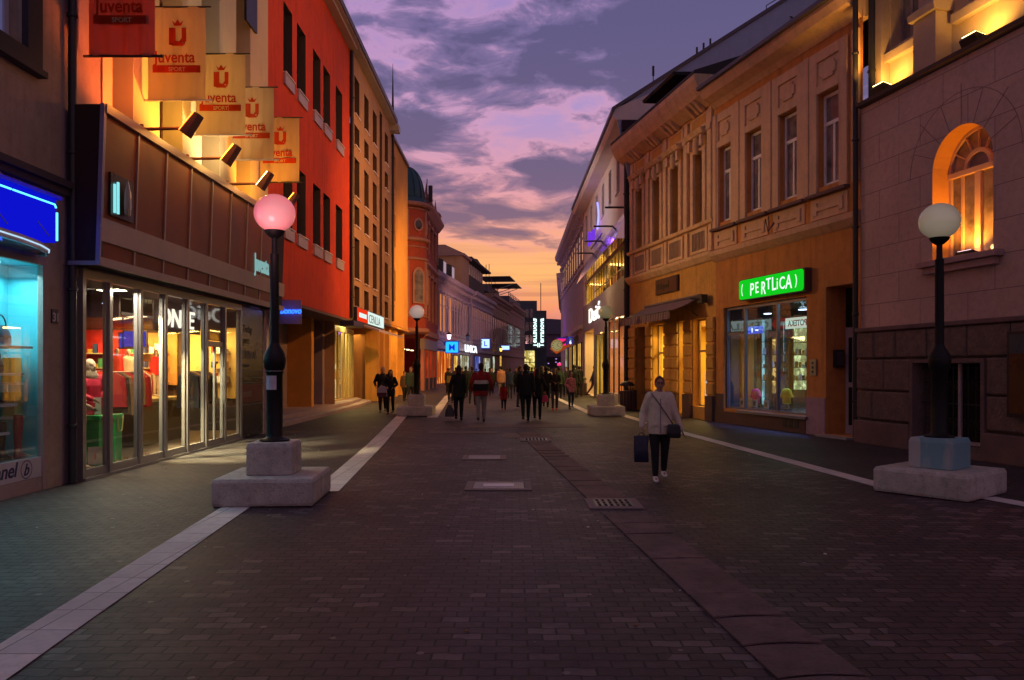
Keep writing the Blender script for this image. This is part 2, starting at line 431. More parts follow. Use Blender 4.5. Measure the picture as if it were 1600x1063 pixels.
sheet('left_pavement', [(-9, 0), (-9, 4.8), (-9, 9.5), (-9, 10.7), (-9, 17.3), (-9, 27.0), (-9, 28.2), (-9, 46), (-12, 75), (-8, 120)], [(-2.55, 0), (-2.97, 4.8), (-3.36, 9.5), (-2.60, 10.7), (-3.02, 17.3), (-3.84, 27.0), (-2.85, 28.2), (-3.8, 46), (-3.9, 62), (2, 120)], .0045, m_pave_l)
sheet('right_pavement', [(8.83, 2), (6.75, 8.6), (6.2, 10.2), (5.38, 10.9), (4.46, 20.3), (4.0, 27.5), (2.98, 28.4), (2.5, 43), (3.5, 80)], [(14, 2), (13, 8.6), (12, 10.2), (12, 10.9), (10, 20.3), (9, 27.5), (9, 28.4), (8, 43), (8, 80)], .0045, m_pave_r)

# drainage channel of dished slabs
m_slab = M('dished gutter slab', (.150, .095, .092), .75, var=.4, vs=1.8, bump=.7, bs=40, dirt=.6)
g0, g1 = Vector((1.78, 3.2)), Vector((.35, 21.0)); gd = (g1 - g0).normalized()
gut = thing('gutter_channel', 'shallow drain channel of dished reddish slabs running down the middle of the paving', 'drain channel', (g0.x, g0.y, .004))
FG = Fr(g0.x, g0.y, gd.x, gd.y, gd.y, -gd.x)
L_g = (g1 - g0).length; s = 0.0; k = 0
while s < L_g - .5:
    ln = .50 + .07 * random.random()
    if not (6.0 < s + ln / 2 < 6.75 or 15.0 < s + ln / 2 < 15.6):
        mb = MB(FG); n = 8; t0, t1, t2 = (random.uniform(-.004, .006) for _ in range(3))
        prof = [(-.25 + .5 * i / n, .007 + .008 * (2 * i / n - 1) ** 2) for i in range(n + 1)]
        top0 = [(s + .012 + .05 * (1 - (2 * i / n - 1) ** 2), p[0], p[1] + t0) for i, p in enumerate(prof)]
        top1 = [(s + ln - .012 + .05 * (1 - (2 * i / n - 1) ** 2), p[0], p[1] + t1) for i, p in enumerate(prof)]
        for i in range(n):
            mb.face([top0[i], top0[i + 1], top1[i + 1], top1[i]])
            mb.face([(top0[i][0], top0[i][1], .005), (top0[i + 1][0], top0[i + 1][1], .005), top0[i + 1], top0[i]])
            mb.face([(top1[i][0], top1[i][1], .005), (top1[i + 1][0], top1[i + 1][1], .005), top1[i + 1], top1[i]])
        for q in (0, n): mb.face([top0[q], top1[q], (top1[q][0], top1[q][1], .005), (top0[q][0], top0[q][1], .005)])
        mb.build('slab', m_slab, gut)
    s += ln
def grate(x, y, w_, l_, label):
    t = thing('drain_grate', label, 'drain grate', (x, y, .004), 'drain grates in the paving')
    mb = MB(); e = .11
    for a in ((x - w_/2 - e, x + w_/2 + e, y - l_/2 - e, y - l_/2), (x - w_/2 - e, x + w_/2 + e, y + l_/2, y + l_/2 + e), (x - w_/2 - e, x - w_/2, y - l_/2, y + l_/2), (x + w_/2, x + w_/2 + e, y - l_/2, y + l_/2)):
        mb.box(*a, .004, .020)
    mb.build('surround', M('concrete surround', (.22, .17, .175), .8, dirt=.3, bump=.3), t)
    mb = MB(); mb.box(x - w_/2, x + w_/2, y - l_/2, y + l_/2, .002, .006); mb.build('pit', M('black pit', (.003, .003, .003), 1), t)
    mb = MB()
    for i in range(7):
        xx = x - w_/2 + w_ * i / 6; mb.box(xx - .018, xx + .018, y - l_/2, y + l_/2, .007, .023)
    for i in range(4):
        yy = y - l_/2 + l_ * i / 3; mb.box(x - w_/2, x + w_/2, yy - .014, yy + .014, .0075, .0225)
    mb.build('grille', M('worn cast iron', (.16, .14, .15), .45, metal=.8, var=.3), t)
grate(1.26, 9.72, .44, .50, 'iron drain grate with wide slots in the gutter, nearest the viewer')
grate(.55, 18.4, .5, .62, 'smaller iron drain grate farther down the gutter, beyond the manholes')
def manhole(x, y, w_, l_, label, kind):
    t = thing('manhole_cover', label, 'manhole cover', (x, y, .004), 'manhole covers')
    mb = MB(); e = .10
    for a in ((x - w_/2 - e, x + w_/2 + e, y - l_/2 - e, y - l_/2), (x - w_/2 - e, x + w_/2 + e, y + l_/2, y + l_/2 + e), (x - w_/2 - e, x - w_/2, y - l_/2, y + l_/2), (x + w_/2, x + w_/2 + e, y - l_/2, y + l_/2)):
        mb.box(*a, .004, .016)
    mb.build('surround', M('concrete surround', (.22, .17, .175), .8), t)
    mb = MB(); mb.box(x - w_/2 + .01, x + w_/2 - .01, y - l_/2 + .01, y + l_/2 - .01, .003, .018)
    mb.build('cover', M_blocks('patterned steel plate', (.36, .32, .34), (.3, .27, .29), (.1, .09, .1), .06, .06, .008, .4, .6, spec=.6), t)
    if kind:
        mb = MB(); mb.box(x - .22, x + .22, y - .13, y + .13, .0182, .023); mb.build('handle_plate', M('pale worn steel', (.6, .56, .58), .4, metal=.5), t)
manhole(-.52, 14.75, .62, .55, 'plain steel manhole cover in the middle of the street, the farther of two', 0)
manhole(-.19, 11.2, .74, .62, 'steel manhole cover with a pale plate in its centre, the nearer of two', 1)
# repair patches of paler slabs
for (x0, x1, y0, y1) in ((-1.3, 2.1, 22.2, 23.4), (-2.2, -.4, 20.2, 21.0), (-.2, 1.0, 18.9, 20.2)):
    mb = MB(); mb.box(x0, x1, y0, y1, .001, .006); mb.build('paving_patch', M('pale paving patch', (.16, .12, .125), .75, dirt=.5, bump=.3), kind='structure')

# ================================================================= STREET LAMPS
def M_globe(name, col, em, es):
    m, t = new_mat(name)
    lw = t.add('LayerWeight', i_Blend=.35)
    c = t.ramp(lw.outputs['Facing'], [(0.0, tuple(min(1, x * 1.25 + .06) for x in em)), (.35, em), (.9, tuple(x * .55 for x in em))])
    p = t.add('BsdfPrincipled', i_Base_Color=col, i_Roughness=.18); p.inputs['Coat Weight'].default_value = .3
    t.set(p.inputs['Emission Color'], c); p.inputs['Emission Strength'].default_value = es
    out = t.add('OutputMaterial'); t.set(out.inputs[0], p); return m
m_iron = M('black lamp iron', (.008, .008, .009), .55, spec=.3, var=.3, bump=.2)
m_conc = M('pale cast stone plinth', (.56, .51, .46), .85, var=.22, vs=3, bump=.9, bs=50, dirt=.6, streak=.3)
def street_lamp(x, y, rot, label, glob, cyan=False, sticker=False, sc=1.0):
    t = thing('street_lamp', label, 'street lamp', (x, y, 0), 'globe street lamps on stone plinths')
    ca, sa = math.cos(rot), math.sin(rot)
    f = Fr(x, y, ca, sa, -sa, ca)
    mb = MB(f); h = .61
    mb.rings([[(a * q, b * q, z) for a, b in ((-h, -h), (h, -h), (h, h), (-h, h))] for q, z in ((.98, .01), (1, .05), (1, .30), (.965, .345))])
    mb.build('plinth_base', m_conc, t, bevel=.012)
    mb = MB(f); h = .285
    mb.rings([[(a * q, b * q, z) for a, b in ((-h, -h), (h, -h), (h, h), (-h, h))] for q, z in ((1, .347), (1.0, .70), (.94, .755))])
    mats = [m_conc]
    if cyan:
        m, tt = new_mat('stone smeared with cyan paint'); tc = tt.add('TexCoord'); n = tt.add('TexNoise', i_Scale=5.0, i_Detail=5.0)
        mp = tt.add('Mapping', i_Vector=tc.outputs['Object']); mp.inputs['Scale'].default_value = (1, 1, .25); tt.set(n.inputs['Vector'], mp)
        sx = tt.add('SeparateXYZ', i_0=tc.outputs['Object'])
        side = tt.math('GREATER_THAN', sx.outputs[0], -.30)
        c = tt.mix(tt.math('MULTIPLY', side, tt.ramp(n, [(.32, (.15,)*3), (.48, (.8,)*3)])), (.46, .45, .44), (.12, .34, .42))
        p = tt.add('BsdfPrincipled', i_Base_Color=c, i_Roughness=.8); o_ = tt.add('OutputMaterial'); tt.set(o_.inputs[0], p); mats = [m]
    mb.build('plinth_cap', mats, t, bevel=.012)
    mb = MB(f); mb.lathe(0, 0, [(.19, .757), (.19, .775), (.12, .80), (.105, .83), (.10, 1.62), (.115, 1.64), (.115, 1.68), (.13, 1.70), (.145, 1.80), (.13, 1.88), (.075, 1.98), (.06, 2.02)], 20)
    mb.build('pole_base', m_iron, t, smooth=True)
    mb = MB(f); mb.lathe(0, 0, [(.058, 2.0), (.055, 3.15), (.058, 3.17), (.04, 3.19), (.036, 3.42)], 16)
    mb.lathe(0, 0, [(.05, 3.38), (.10, 3.42), (.125, 3.455), (.13, 3.475)], 16)
    mb.build('pole', m_iron, t, smooth=True)
    mb = MB(f); mb.sphere((0, 0, 3.70), .262, .262, .245, n=40); mb.build('globe', glob, t, smooth=True)
    if sticker:
        mb = MB(f); mb.rings([[(.104 * math.cos(a), .104 * math.sin(a), z) for a in [R(200 + 12 * i) for i in range(9)]] + [(.101 * math.cos(a), .101 * math.sin(a), z) for a in [R(296 - 12 * i) for i in range(9)]] for z in (1.42, 1.60)])
        mb.build('notice', M('torn paper notice', (.6, .55, .62), .8, dirt=.4), t)
        mb = MB(f); mb.lathe(0, 0, [(.117, 1.655), (.117, 1.665)], 20); mb.build('band', m_alu, t)
    return t
gl_pink = M_globe('pink glowing globe', (.7, .30, .30), (1.0, .22, .24), .72)
gl_pale = M_globe('dim opal globe', (.50, .44, .36), (.72, .58, .40), .18)
gl_pale2 = M_globe('dim warm globe', (.62, .58, .55), (.80, .58, .50), .30)
gl_olive = M_globe('dim olive globe', (.35, .33, .22), (.45, .38, .18), .18)
street_lamp(-3.07, 10.1, R(3), 'nearest lamp on the left, with a glowing pink globe and a torn notice', gl_pink, sticker=True)
street_lamp(5.83, 10.65, R(38), 'lamp on the right with a dull opal globe and cyan paint on its plinth', gl_pale, cyan=True)
street_lamp(-3.4, 27.9, R(0), 'far lamp on the left with a pale globe, beside the couple in black', gl_pale2)
street_lamp(3.38, 28.1, R(0), 'far lamp on the right with an olive globe, before the white building', gl_olive)
lamp('POINT', 'lamp_glow', (-3.07, 9.6, 3.3), 9, (1, .42, .42), .15)

# ================================================================= common building pieces
def window(root, fr, s0, s1, z0, z1, d, fm, pm=None, nv=1, trans=None, fw=.06, sill=None, sd=.12, dp=.05, sh=.05, name='window'):
    """a framed window lying at depth d; pane and sill are its sub-parts"""
    mb = MB(fr)
    mb.box(s0, s1, d, d + dp, z0, z0 + fw); mb.box(s0, s1, d, d + dp, z1 - fw, z1)
    mb.box(s0, s0 + fw, d, d + dp, z0 + fw, z1 - fw); mb.box(s1 - fw, s1, d, d + dp, z0 + fw, z1 - fw)
    zt = z1 - fw
    if trans: zt = z0 + (z1 - z0) * trans; mb.box(s0 + fw, s1 - fw, d, d + dp + .01, zt, zt + fw * 1.2)
    for k in range(nv):
        c = s0 + (s1 - s0) * (k + 1) / (nv + 1); mb.box(c - fw * .45, c + fw * .45, d + .002, d + dp - .003, z0 + fw, zt)
    o = mb.build(name, fm, root)
    p = MB(fr); p.box(s0 + fw * .5, s1 - fw * .5, d + .012, d + .02, z0 + fw * .5, z1 - fw * .5); p.build('pane', pm or m_pane, o)
    if sill:
        q = MB(fr); q.box(s0 - .06, s1 + .06, d, d + sd, z0 - sh, z0 - .002); q.build('sill', sill, o)
    return o
def shell(root, fr, s0, s1, z0, z1, dback, m, dfront=0.0, name='side_wall'):
    mb = MB(fr); mb.box(s0, s0 + .02, dback, dfront - .003, z0, z1 - .003); mb.box(s1 - .02, s1, dback, dfront - .003, z0, z1 - .003)
    mb.box(s0 + .02, s1 - .02, dback, dback + .05, z0, z1 - .003); return mb.build(name, m, root)
def room(root, fr, s0, s1, z0, z1, d0, d1, mw, mf=None, mc=None, name='interior'):
    """the inside of a shop: back and side walls, floor and ceiling (open to the glass)"""
    mb = MB(fr)
    mb.face([(s0, d1, z0), (s1, d1, z0), (s1, d1, z1), (s0, d1, z1)], 0)
    mb.face([(s0, d0, z0), (s0, d1, z0), (s0, d1, z1), (s0, d0, z1)], 0)
    mb.face([(s1, d0, z0), (s1, d1, z0), (s1, d1, z1), (s1, d0, z1)], 0)
    mb.face([(s0, d0, z0), (s1, d0, z0), (s1, d1, z0), (s0, d1, z0)], 1)
    mb.face([(s0, d0, z1), (s1, d0, z1), (s1, d1, z1), (s0, d1, z1)], 2)
    return mb.build(name, [mw, mf or mw, mc or mw], root)

# tiny scraps of paper, leaves and gravel on the paving
mb = MB(); rl = random.Random(5)
for _ in range(170):
    x, y, r_ = rl.uniform(-5.8, 6.5), rl.uniform(3.4, 24), rl.choice((.006, .009, .012, .02))
    a0 = rl.uniform(0, 6.3); p = [(x + r_ * rl.uniform(.6, 1.2) * math.cos(a0 + q), y + r_ * rl.uniform(.5, 1.2) * math.sin(a0 + q)) for q in (0, 1.3, 2.6, 3.8, 5.0)]
    mb.prism(p, 2, .011, .011 + r_ * .35, rl.randrange(3))
o = mb.build('litter', [M('paper scrap', (.6, .55, .52), .8), M('dry leaf', (.20, .11, .05), .8), M('pale grit', (.32, .28, .27), .8)], None); o['kind'] = 'stuff'; o['label'] = 'tiny scraps of paper, leaves and grit scattered on the paving'
# ================================================================= LEFT 1: corner house with the bag-and-shoe shop
m_pl1 = M('grey brown plaster', (.40, .30, .22), .9, var=.15, bump=.35, bs=25, dirt=.35, streak=.45)
m_trim1 = M('mauve brown trim', (.38, .28, .25), .7, var=.12, dirt=.25)
b = thing('corner_building', 'grey brown plastered house at the left edge with the cyan lit bag and shoe shop', 'building', (-6.5, 8.0, 0))
mb = MB(FL); mb.wall(3, 11.28, 0, 14, 0, [(6.6, 10.90, .0, 3.22), (8.5, 10.35, 5.95, 8.6, .25), (4.6, 6.6, 5.95, 8.6, .25)], rec=.08)
mb.face([(11.28, 0, 0), (11.28, -.1, 0), (11.28, -.1, 14), (11.28, 0, 14)]); mb.build('wall', m_pl1, b)
mb = MB(FL); mb.box(3, 11.3, .002, .16, 4.28, 4.38); mb.box(3, 11.3, .002, .10, 4.18, 4.277); mb.build('cornice', M('dark cornice', (.06, .045, .045), .8), b)
for a, c in ((8.5, 10.35), (4.6, 6.6)):
    wdw = window(b, FL, a, c, 5.95, 8.6, -.22, M('white window frame', (.5, .5, .6), .5), M('violet lit glass', (.12, .12, .25), .1, spec=1, emit=(.2, .2, .45), es=.3), nv=1, fw=.09)
    q = MB(FL)
    q.box(a - .32, a, .002, .09, 5.75, 8.9); q.box(c, c + .32, .002, .09, 5.75, 8.9); q.box(a, c, .002, .09, 5.75, 5.94); q.box(a, c, .002, .09, 8.61, 8.9)
    q.build('surround', M('dark window surround', (.035, .028, .035), .7), wdw)
    q = MB(FL); q.box(a - .36, c + .36, .002, .14, 5.66, 5.745); q.build('sill', M('dark cornice', (.06, .045, .045), .8), wdw)
mb = MB(FL)  # shop front frame
mb.box(6.6, 10.9, -.075, .0, 3.12, 3.22); mb.box(10.82, 10.9, -.075, 0.0, .0, 3.117); mb.box(6.6, 6.68, -.075, 0, 0, 3.117); mb.box(8.9, 8.96, -.07, -.01, .48, 3.117)
sf = mb.build('shop_window', m_trim1, b)
mb = MB(FL); mb.box(6.68, 10.82, -.05, -.04, .48, 3.12); mb.build('pane', m_glass, sf)
mb = MB(FL); mb.box(6.68, 10.82, -.06, -.02, .20, .475); mb.build('lettered_panel', M('white panel', (.55, .52, .55), .5, dirt=.15), sf)
mb = MB(FL); mb.box(6.68, 10.82, -.06, -.02, .0, .195); mb.build('kick_plate', m_trim1, sf)
text_mb(FL, 'manel', 10.27, -.019, .27, .27, .004, 1, shear=.25, bold=.004, align='RIGHT').build('lettering', M('navy lettering', (.02, .025, .10), .5), sf)
mb = MB(FL); rr = [(10.48 + q * math.cos(2*math.pi*i/28), .335 + q * math.sin(2*math.pi*i/28)) for q in (.125, .112) for i in range(28)]
for i in range(28): j = (i + 1) % 28; mb.face([(rr[i][0], -.016, rr[i][1]), (rr[j][0], -.016, rr[j][1]), (rr[28+j][0], -.016, rr[28+j][1]), (rr[28+i][0], -.016, rr[28+i][1])])
mb.build('emblem_ring', M('navy lettering', (.02, .025, .10), .5), sf)
text_mb(FL, 'b', 10.415, -.019, .26, .22, .004, 1, shear=.4, bold=.003).build('emblem', M('navy lettering', (.02, .025, .10), .5), sf)
m_cyan = M('pale blue shop wall', (.14, .58, .66), .6, var=.05)
room(b, FL, 6.7, 11.12, .46, 3.15, -.08, -.68, m_cyan, M('pale display floor', (.5, .6, .62), .5), m_cyan)
mb = MB(FL); mb.box(8.6, 10.3, -.55, -.25, 3.08, 3.11); mb.build('ceiling_light', M_emit('cool light panel', (.55, .95, 1.0), 3.2), b)
lamp('AREA', 'display_lamp', (-6.82, 9.8, 3.05), 50, (.35, .9, 1.0), .5, (-6.82, 9.6, 0), parent=b, sy=2.4)
# stepped shelves standing in the window
m_shelf = M('white shelf board', (.62, .7, .72), .4)
sh = thing('display_shelves', 'white stepped display shelves behind the glass of the cyan lit shop', 'shelf unit', (-6.95, 9.6, .46))
for z, se in ((2.0, 10.86), (1.63, 10.66), (1.22, 10.52), (.85, 10.36)):
    mb = MB(FL); mb.box(8.3, se, -.64, -.16, z - .035, z); mb.build('shelf', m_shelf, sh, bevel=.004)
mb = MB(FL); mb.box(8.32, 8.36, -.6, -.2, .47, 1.96); mb.box(9.9, 9.93, -.62, -.58, .47, 1.96); mb.build('upright', m_shelf, sh)
def handbag(s, z, col, label, w_=.42, h_=.27, d=-.36, dep=.16):
    t = thing('handbag', label, 'handbag', tuple(FL.P(s, d, z)), 'bags on the display shelves')
    mb = MB(FL); n = 10
    mb.rings([[(s + w_/2 * q * math.copysign(abs(math.cos(a)) ** .5, math.cos(a)), d + dep/2 * q2 * math.copysign(abs(math.sin(a)) ** .5, math.sin(a)), z + zz) for a in [2*math.pi*i/20 for i in range(20)]] for q, q2, zz in ((.9, .9, .003), (1, 1, .03), (.97, .85, h_ * .6), (.8, .45, h_ * .92), (.7, .2, h_))])
    mb.build('body', M('handbag ' + label[:12], col, .35, spec=.6), t, smooth=True)
    mb = MB(FL); mb.tube([(s + .12 * math.cos(a) * 1.0, d + .03, z + h_ * .9 + .16 * math.sin(a)) for a in [math.pi * i / 12 for i in range(13)]], .009); mb.build('handle', M('bag handle', (.03, .03, .04), .4), t, smooth=True)
    mb = MB(FL); mb.box(s - w_*.36, s + w_*.36, d + dep*.46, d + dep*.52, z + h_*.38, z + h_*.46); mb.build('strap', M('bag handle', (.03, .03, .04), .4), t)
handbag(10.42, 2.003, (.03, .07, .13), 'navy blue handbag on the top shelf, right behind the glass')
handbag(9.85, 2.003, (.015, .015, .02), 'black handbag on the top shelf, left of the navy one')
handbag(10.30, 1.633, (.20, .10, .05), 'brown leather bag on the second shelf', .34, .22)
def heel_shoe(s, d, z, col, label, sc=1.0):
    t = thing('shoe', label, 'shoe', tuple(FL.P(s, d, z)), 'shoes on the display shelves')
    L_ = .25 * sc; mb = MB(FL)
    prof = [(0, .075, .085, .03), (.15, .078, .08, .034), (.35, .055, .066, .032), (.6, .018, .045, .036), (.8, .004, .036, .040), (.95, .003, .028, .026), (1.0, .004, .016, .006)]
    mb.rings([[(s + L_ * u, d + wd * math.cos(a), z + lo + (hi - lo) * (.5 + .5 * math.sin(a))) for a in [2*math.pi*i/12 for i in range(12)]] for u, lo, hi, wd in prof])
    mb.build('upper', M('shoe ' + label[:10], col, .3, spec=.6), t, smooth=True)
    mb = MB(FL); mb.tube([(s + .02, d, z + .078), (s + .005, d, z + .002)], .014, r1=.006); mb.build('heel', M('shoe ' + label[:10], col, .3), t)
heel_shoe(10.0, -.3, 1.636, (.02, .02, .02), 'black court shoe beside the brown bag on the second shelf')
heel_shoe(10.20, -.28, 1.226, (.03, .02, .02), 'dark heeled shoe at the right end of the third shelf')
heel_shoe(9.86, -.36, 1.226, (.30, .05, .05), 'dark red heeled shoe on the third shelf')
heel_shoe(10.05, -.3, .856, (.25, .12, .05), 'tan heeled shoe on the lowest shelf')
def boot(s, d, z, h_, col, label, fx=1):
    t = thing('boot', label, 'boot', tuple(FL.P(s, d, z)), 'boots on the window floor')
    mb = MB(FL)
    mb.rings([[(s + o_ * fx + r * math.cos(a), d + r * .85 * math.sin(a), z + zz) for a in [2*math.pi*i/16 for i in range(16)]] for r, o_, zz in ((.05, 0, .06), (.055, 0, .10), (.048, 0, .17), (.06, 0, h_*.55), (.07, .01, h_*.8), (.065, .01, h_))], 0)
    mb.build('shaft', M('boot ' + label[:10], col, .4, spec=.5), t, smooth=True)
    mb = MB(FL)
    mb.rings([[(s + fx * u, d + wd * math.cos(a), z + .004 + hi * (.5 + .5 * math.sin(a))) for a in [2*math.pi*i/12 for i in range(12)]] for u, hi, wd in ((-.055, .05, .03), (-.03, .10, .042), (.04, .10, .042), (.12, .06, .045), (.18, .045, .035), (.20, .02, .01))])
    mb.build('foot', M('boot ' + label[:10], col, .4, spec=.5), t, smooth=True)
boot(10.62, -.22, .462, .60, (.30, .03, .07), 'tall dark red boot standing on the window floor by the right frame')
boot(10.36, -.28, .462, .52, (.02, .02, .03), 'tall black boot on the window floor, left of the dark red boot')
boot(10.52, -.50, .462, .42, (.12, .10, .04), 'olive boot standing behind the dark red boot')
boot(10.12, -.24, .462, .22, (.10, .05, .03), 'short brown ankle boot on the window floor', 1)
boxes_lab = {0: 'yellow card box leaning at the right end of the window, upper of two', 1: 'yellow card box at the right end of the window, lower of two'}
for i, z in enumerate((1.5, 1.02)):
    mb = MB(FL); mb.box(10.86, 11.02, -.6, -.42, z, z + .34); o = mb.build('card_box', M('yellow card', (.55, .48, .2), .7), None, bevel=.004); tag(o, boxes_lab[i], 'box', 'card boxes in the cyan window')
mb = MB(FL); mb.box(10.86, 11.06, -.62, -.40, .98, 1.017); mb.box(10.86, 11.06, -.62, -.40, 1.462, 1.497); mb.build('bracket_shelf', m_shelf, sh)
# house number plate
t = thing('house_number', 'small dark house number plate beside the cyan shop window', 'number plate', tuple(FL.P(11.07, 0, 2.35)))
mb = MB(FL); mb.box(11.0, 11.15, .002, .02, 2.33, 2.53); mb.build('plate', M('navy enamel plate', (.03, .03, .08), .3), t)
text_mb(FL, '31', 11.01, .022, 2.36, .17, .002, 1, bold=.003).build('number', m_white, t)
# blue neon sign case with arched hood
t = thing('neon_sign', 'deep blue box sign framed by a cyan neon tube above the bag shop', 'neon sign', tuple(FL.P(9.0, .2, 3.36)))
m_blue = M_emit('saturated blue glow', (.004, .006, .62), 1.0)
mb = MB(FL); mb.box(6.8, 10.62, .003, .30, 3.40, 3.98); mb.build('case', m_blue, t)
mb = MB(FL); mb.box(6.78, 10.66, .003, .36, 3.985, 4.03); mb.build('top_flap', M('blue metal', (.02, .03, .35), .4, emit=(.0, .0, .5), es=.5), t)
m_neon = M_emit('cyan neon tube', (.10, .62, 1.0), 2.6)
mb = MB(FL); mb.tube([(6.9, .34, 3.90), (9.6, .34, 3.90)], .012); mb.tube([(9.64, .34, 3.90), (10.52, .34, 3.90), (10.55, .34, 3.86)], .012); mb.tube([(10.57, .34, 3.80), (10.57, .34, 3.42)], .014); mb.build('neon_tube', m_neon, t)
text_mb(FL, 'ames', 8.35, .315, 3.52, .42, .01, 1, bold=.012).build('lettering', M('deep blue letters', (.01, .01, .12), .3, emit=(.0, .0, .25), es=.6), t)
mb = MB(FL); mb.tube([(9.0, .05, 4.2), (9.5, .36, 3.45)], .007); mb.tube([(9.7, .05, 4.25), (10.35, .36, 3.45)], .007); mb.build('stay_wire', m_alu, t)
lamp('AREA', 'neon_glow', tuple(FL.P(9.3, .42, 3.7)), 5, (.05, .1, 1.0), .3, tuple(FL.P(9.3, 2.0, 3.4)), parent=t, sy=2.0)
t = thing('arched_hood', 'curved glass and metal hood under the blue neon sign', 'hood', tuple(FL.P(9.0, 0, 3.22)))
arc = [(8.2 + 2.45 * math.sin(R(a)), .06 + .62 * math.cos(R(a)), 3.26) for a in range(-75, 91, 15)]
mb = MB(FL); mb.rings([[(p[0], p[1], p[2] - .05), (p[0], p[1] - .03, p[2] - .05), (p[0], p[1] - .03, p[2] + .05), (p[0], p[1], p[2] + .05)] for p in arc]); mb.build('rim', M('pinkish metal rim', (.35, .22, .25), .4), t)
mb = MB(FL); mb.tube([(p[0], p[1] + .012, p[2]) for p in arc], .010); mb.build('light_strip', M_emit('pale blue strip light', (.5, .75, 1.0), 1.0), t)
mb = MB(FL); mb.prism([(p[0], p[1] - .035) for p in arc] + [(6.0, .004)], 2, 3.24, 3.255); mb.build('canopy_sheet', M('dark canopy glass', (.02, .025, .06), .1, spec=.9), t)
# drainpipe
def drainpipe(fr, s, d, z0, z1, r, label, m=m_dark, seg=True):
    t = thing('drainpipe', label, 'drainpipe', tuple(fr.P(s, d, z0)), 'drainpipes')
    mb = MB(fr); mb.lathe(s, d, [(r, z0), (r, z1)], 14)
    mb.build('pipe', m, t, smooth=True)
    for z in [z0 + .8 + 2.0 * i for i in range(int((z1 - z0) / 2.0))]:
        q = MB(fr); q.lathe(s, d, [(r * 1.02, z), (r * 1.3, z + .01), (r * 1.3, z + .05), (r * 1.02, z + .06)], 14); q.build('collar', m, t)
    return t
drainpipe(FL, 11.42, .07, .02, 14, .058, 'black drainpipe between the bag shop and the sports shop')

# ================================================================= LEFT 2: sports shop building
m_mauve = M('mauve plaster', (.34, .25, .29), .85, var=.1, bump=.2, dirt=.2, streak=.2)
m_pier = M('cream plaster pier', (.60, .52, .40), .85, var=.06, bump=.15, streak=.12)
m_rwin = M('red brown window bay', (.16, .03, .015), .6, var=.15)
b = thing('sports_shop_building', 'building with floodlit cream piers and a long brown fascia over the sports shop windows', 'building', (-6.5, 16, 0))
mb = MB(FL)
mb.box(11.50, 11.62, -.3, .05, 0, 3.18); mb.build('frame_jamb', m_trim1, b)
mb = MB(FL); mb.wall(11.30, 12.4, 3.2, 16, -.03); mb.wall(11.30, 11.5, 0, 3.2, -.05); mb.build('side_panel', m_mauve, b)
piers = [(12.4, 12.7), (13.4, 14.4), (15.4, 16.35), (17.35, 18.4), (19.4, 20.8)]
for i, (a, c) in enumerate(piers):
    mb = MB(FL); mb.box(a, c, -.45, 0, 5.0, 16); mb.build('pier', m_pier, b)
for (a, c) in ((12.7, 13.4), (14.4, 15.4), (16.35, 17.35), (18.4, 19.4)):
    mb = MB(FL); mb.box(a, c, -.60, -.44, 5.0, 16); mb.build('window_bay', m_rwin, b)
    cc = (a + c) / 2
    o = window(b, FL, a + .02, c - .02, 5.55, 8.9, -.43, M('brown frame', (.10, .04, .03), .5), M('bay glass', (.05, .02, .02), .1, spec=.8), nv=1, fw=.06)
    mb = MB(FL); mb.box(a + .02, c - .02, -.43, -.36, 9.0, 9.12); mb.build('rail', m_rwin, b)
    window(b, FL, a + .02, c - .02, 9.4, 12.6, -.43, M('brown frame', (.10, .04, .03), .5), M('bay glass', (.05, .02, .02), .1), nv=1, fw=.06)
mb = MB(FL); mb.prism([(18.95, 10.15), (19.75, 10.15), (19.75, 12.9), (18.95, 12.9)], 1, .002, .06); mb.build('dark_panel', M('black plate', (.03, .025, .035), .4), b)
shell(b, FL, 11.35, 20.8, 0, 16, -9, m_mauve, -.46)
# fascia (leans outwards at the top)
def fz(d0, z): return d0 + (z - 3.2) * .035
m_bpan = M('brown glazed panel', (.25, .07, .034), .5, spec=.25, var=.25, vs=.8)
m_fal = M('fascia aluminium', (.36, .27, .24), .4, metal=.3, var=.1)
fa = thing('shop_fascia', 'long brown panelled fascia box leaning out over the sports shop windows', 'fascia', tuple(FL.P(16, .5, 3.2)))
S0, S1 = 11.40, 20.55
mb = MB(FL)
mb.prism([(.02, 3.24), (.44, 3.24), (.515, 5.50), (.02, 5.50)], 0, S0 + .05, S1); mb.build('box_core', M('dark fascia body', (.025, .015, .015), .7), fa)
def fband(name, z0, z1, o0, m, par=fa, a=S0, c=S1):
    mb = MB(FL); mb.prism([(fz(.44, z0), z0), (fz(.44 + o0, z0), z0), (fz(.44 + o0, z1), z1), (fz(.44, z1), z1)], 0, a, c); return mb.build(name, m, par)
fband('beam', 3.56, 3.90, .05, M('beige beam', (.52, .40, .33), .6, var=.08, dirt=.15))
fband('bottom_rail', 3.20, 3.32, .06, M('beige beam', (.52, .40, .33), .6))
fband('top_rail', 5.43, 5.56, .07, m_fal)
for i in range(9):
    a = S0 + .06 + i * 1.03
    if a + 1.0 > S1: break
    fband('panel', 3.905, 5.425, .012, m_bpan, fa, a + .04, min(a + 1.0, S1)); fband('small_panel', 3.325, 3.555, .010, m_bpan, fa, a + .04, min(a + 1.0, S1))
for i in range(10):
    a = S0 + .035 + i * 1.03
    if a > S1: break
    fband('mullion', 3.902, 5.428, .035, m_fal, fa, a - .02, a + .025); fband('mullion', 3.322, 3.558, .03, m_fal, fa, a - .02, a + .025)
mb = MB(FL); mb.box(S0 - .005, S0 + .045, .02, .50, 3.2, 5.55); mb.build('end_panel', M('dark brown end panel', (.03, .012, .016), .5), fa)
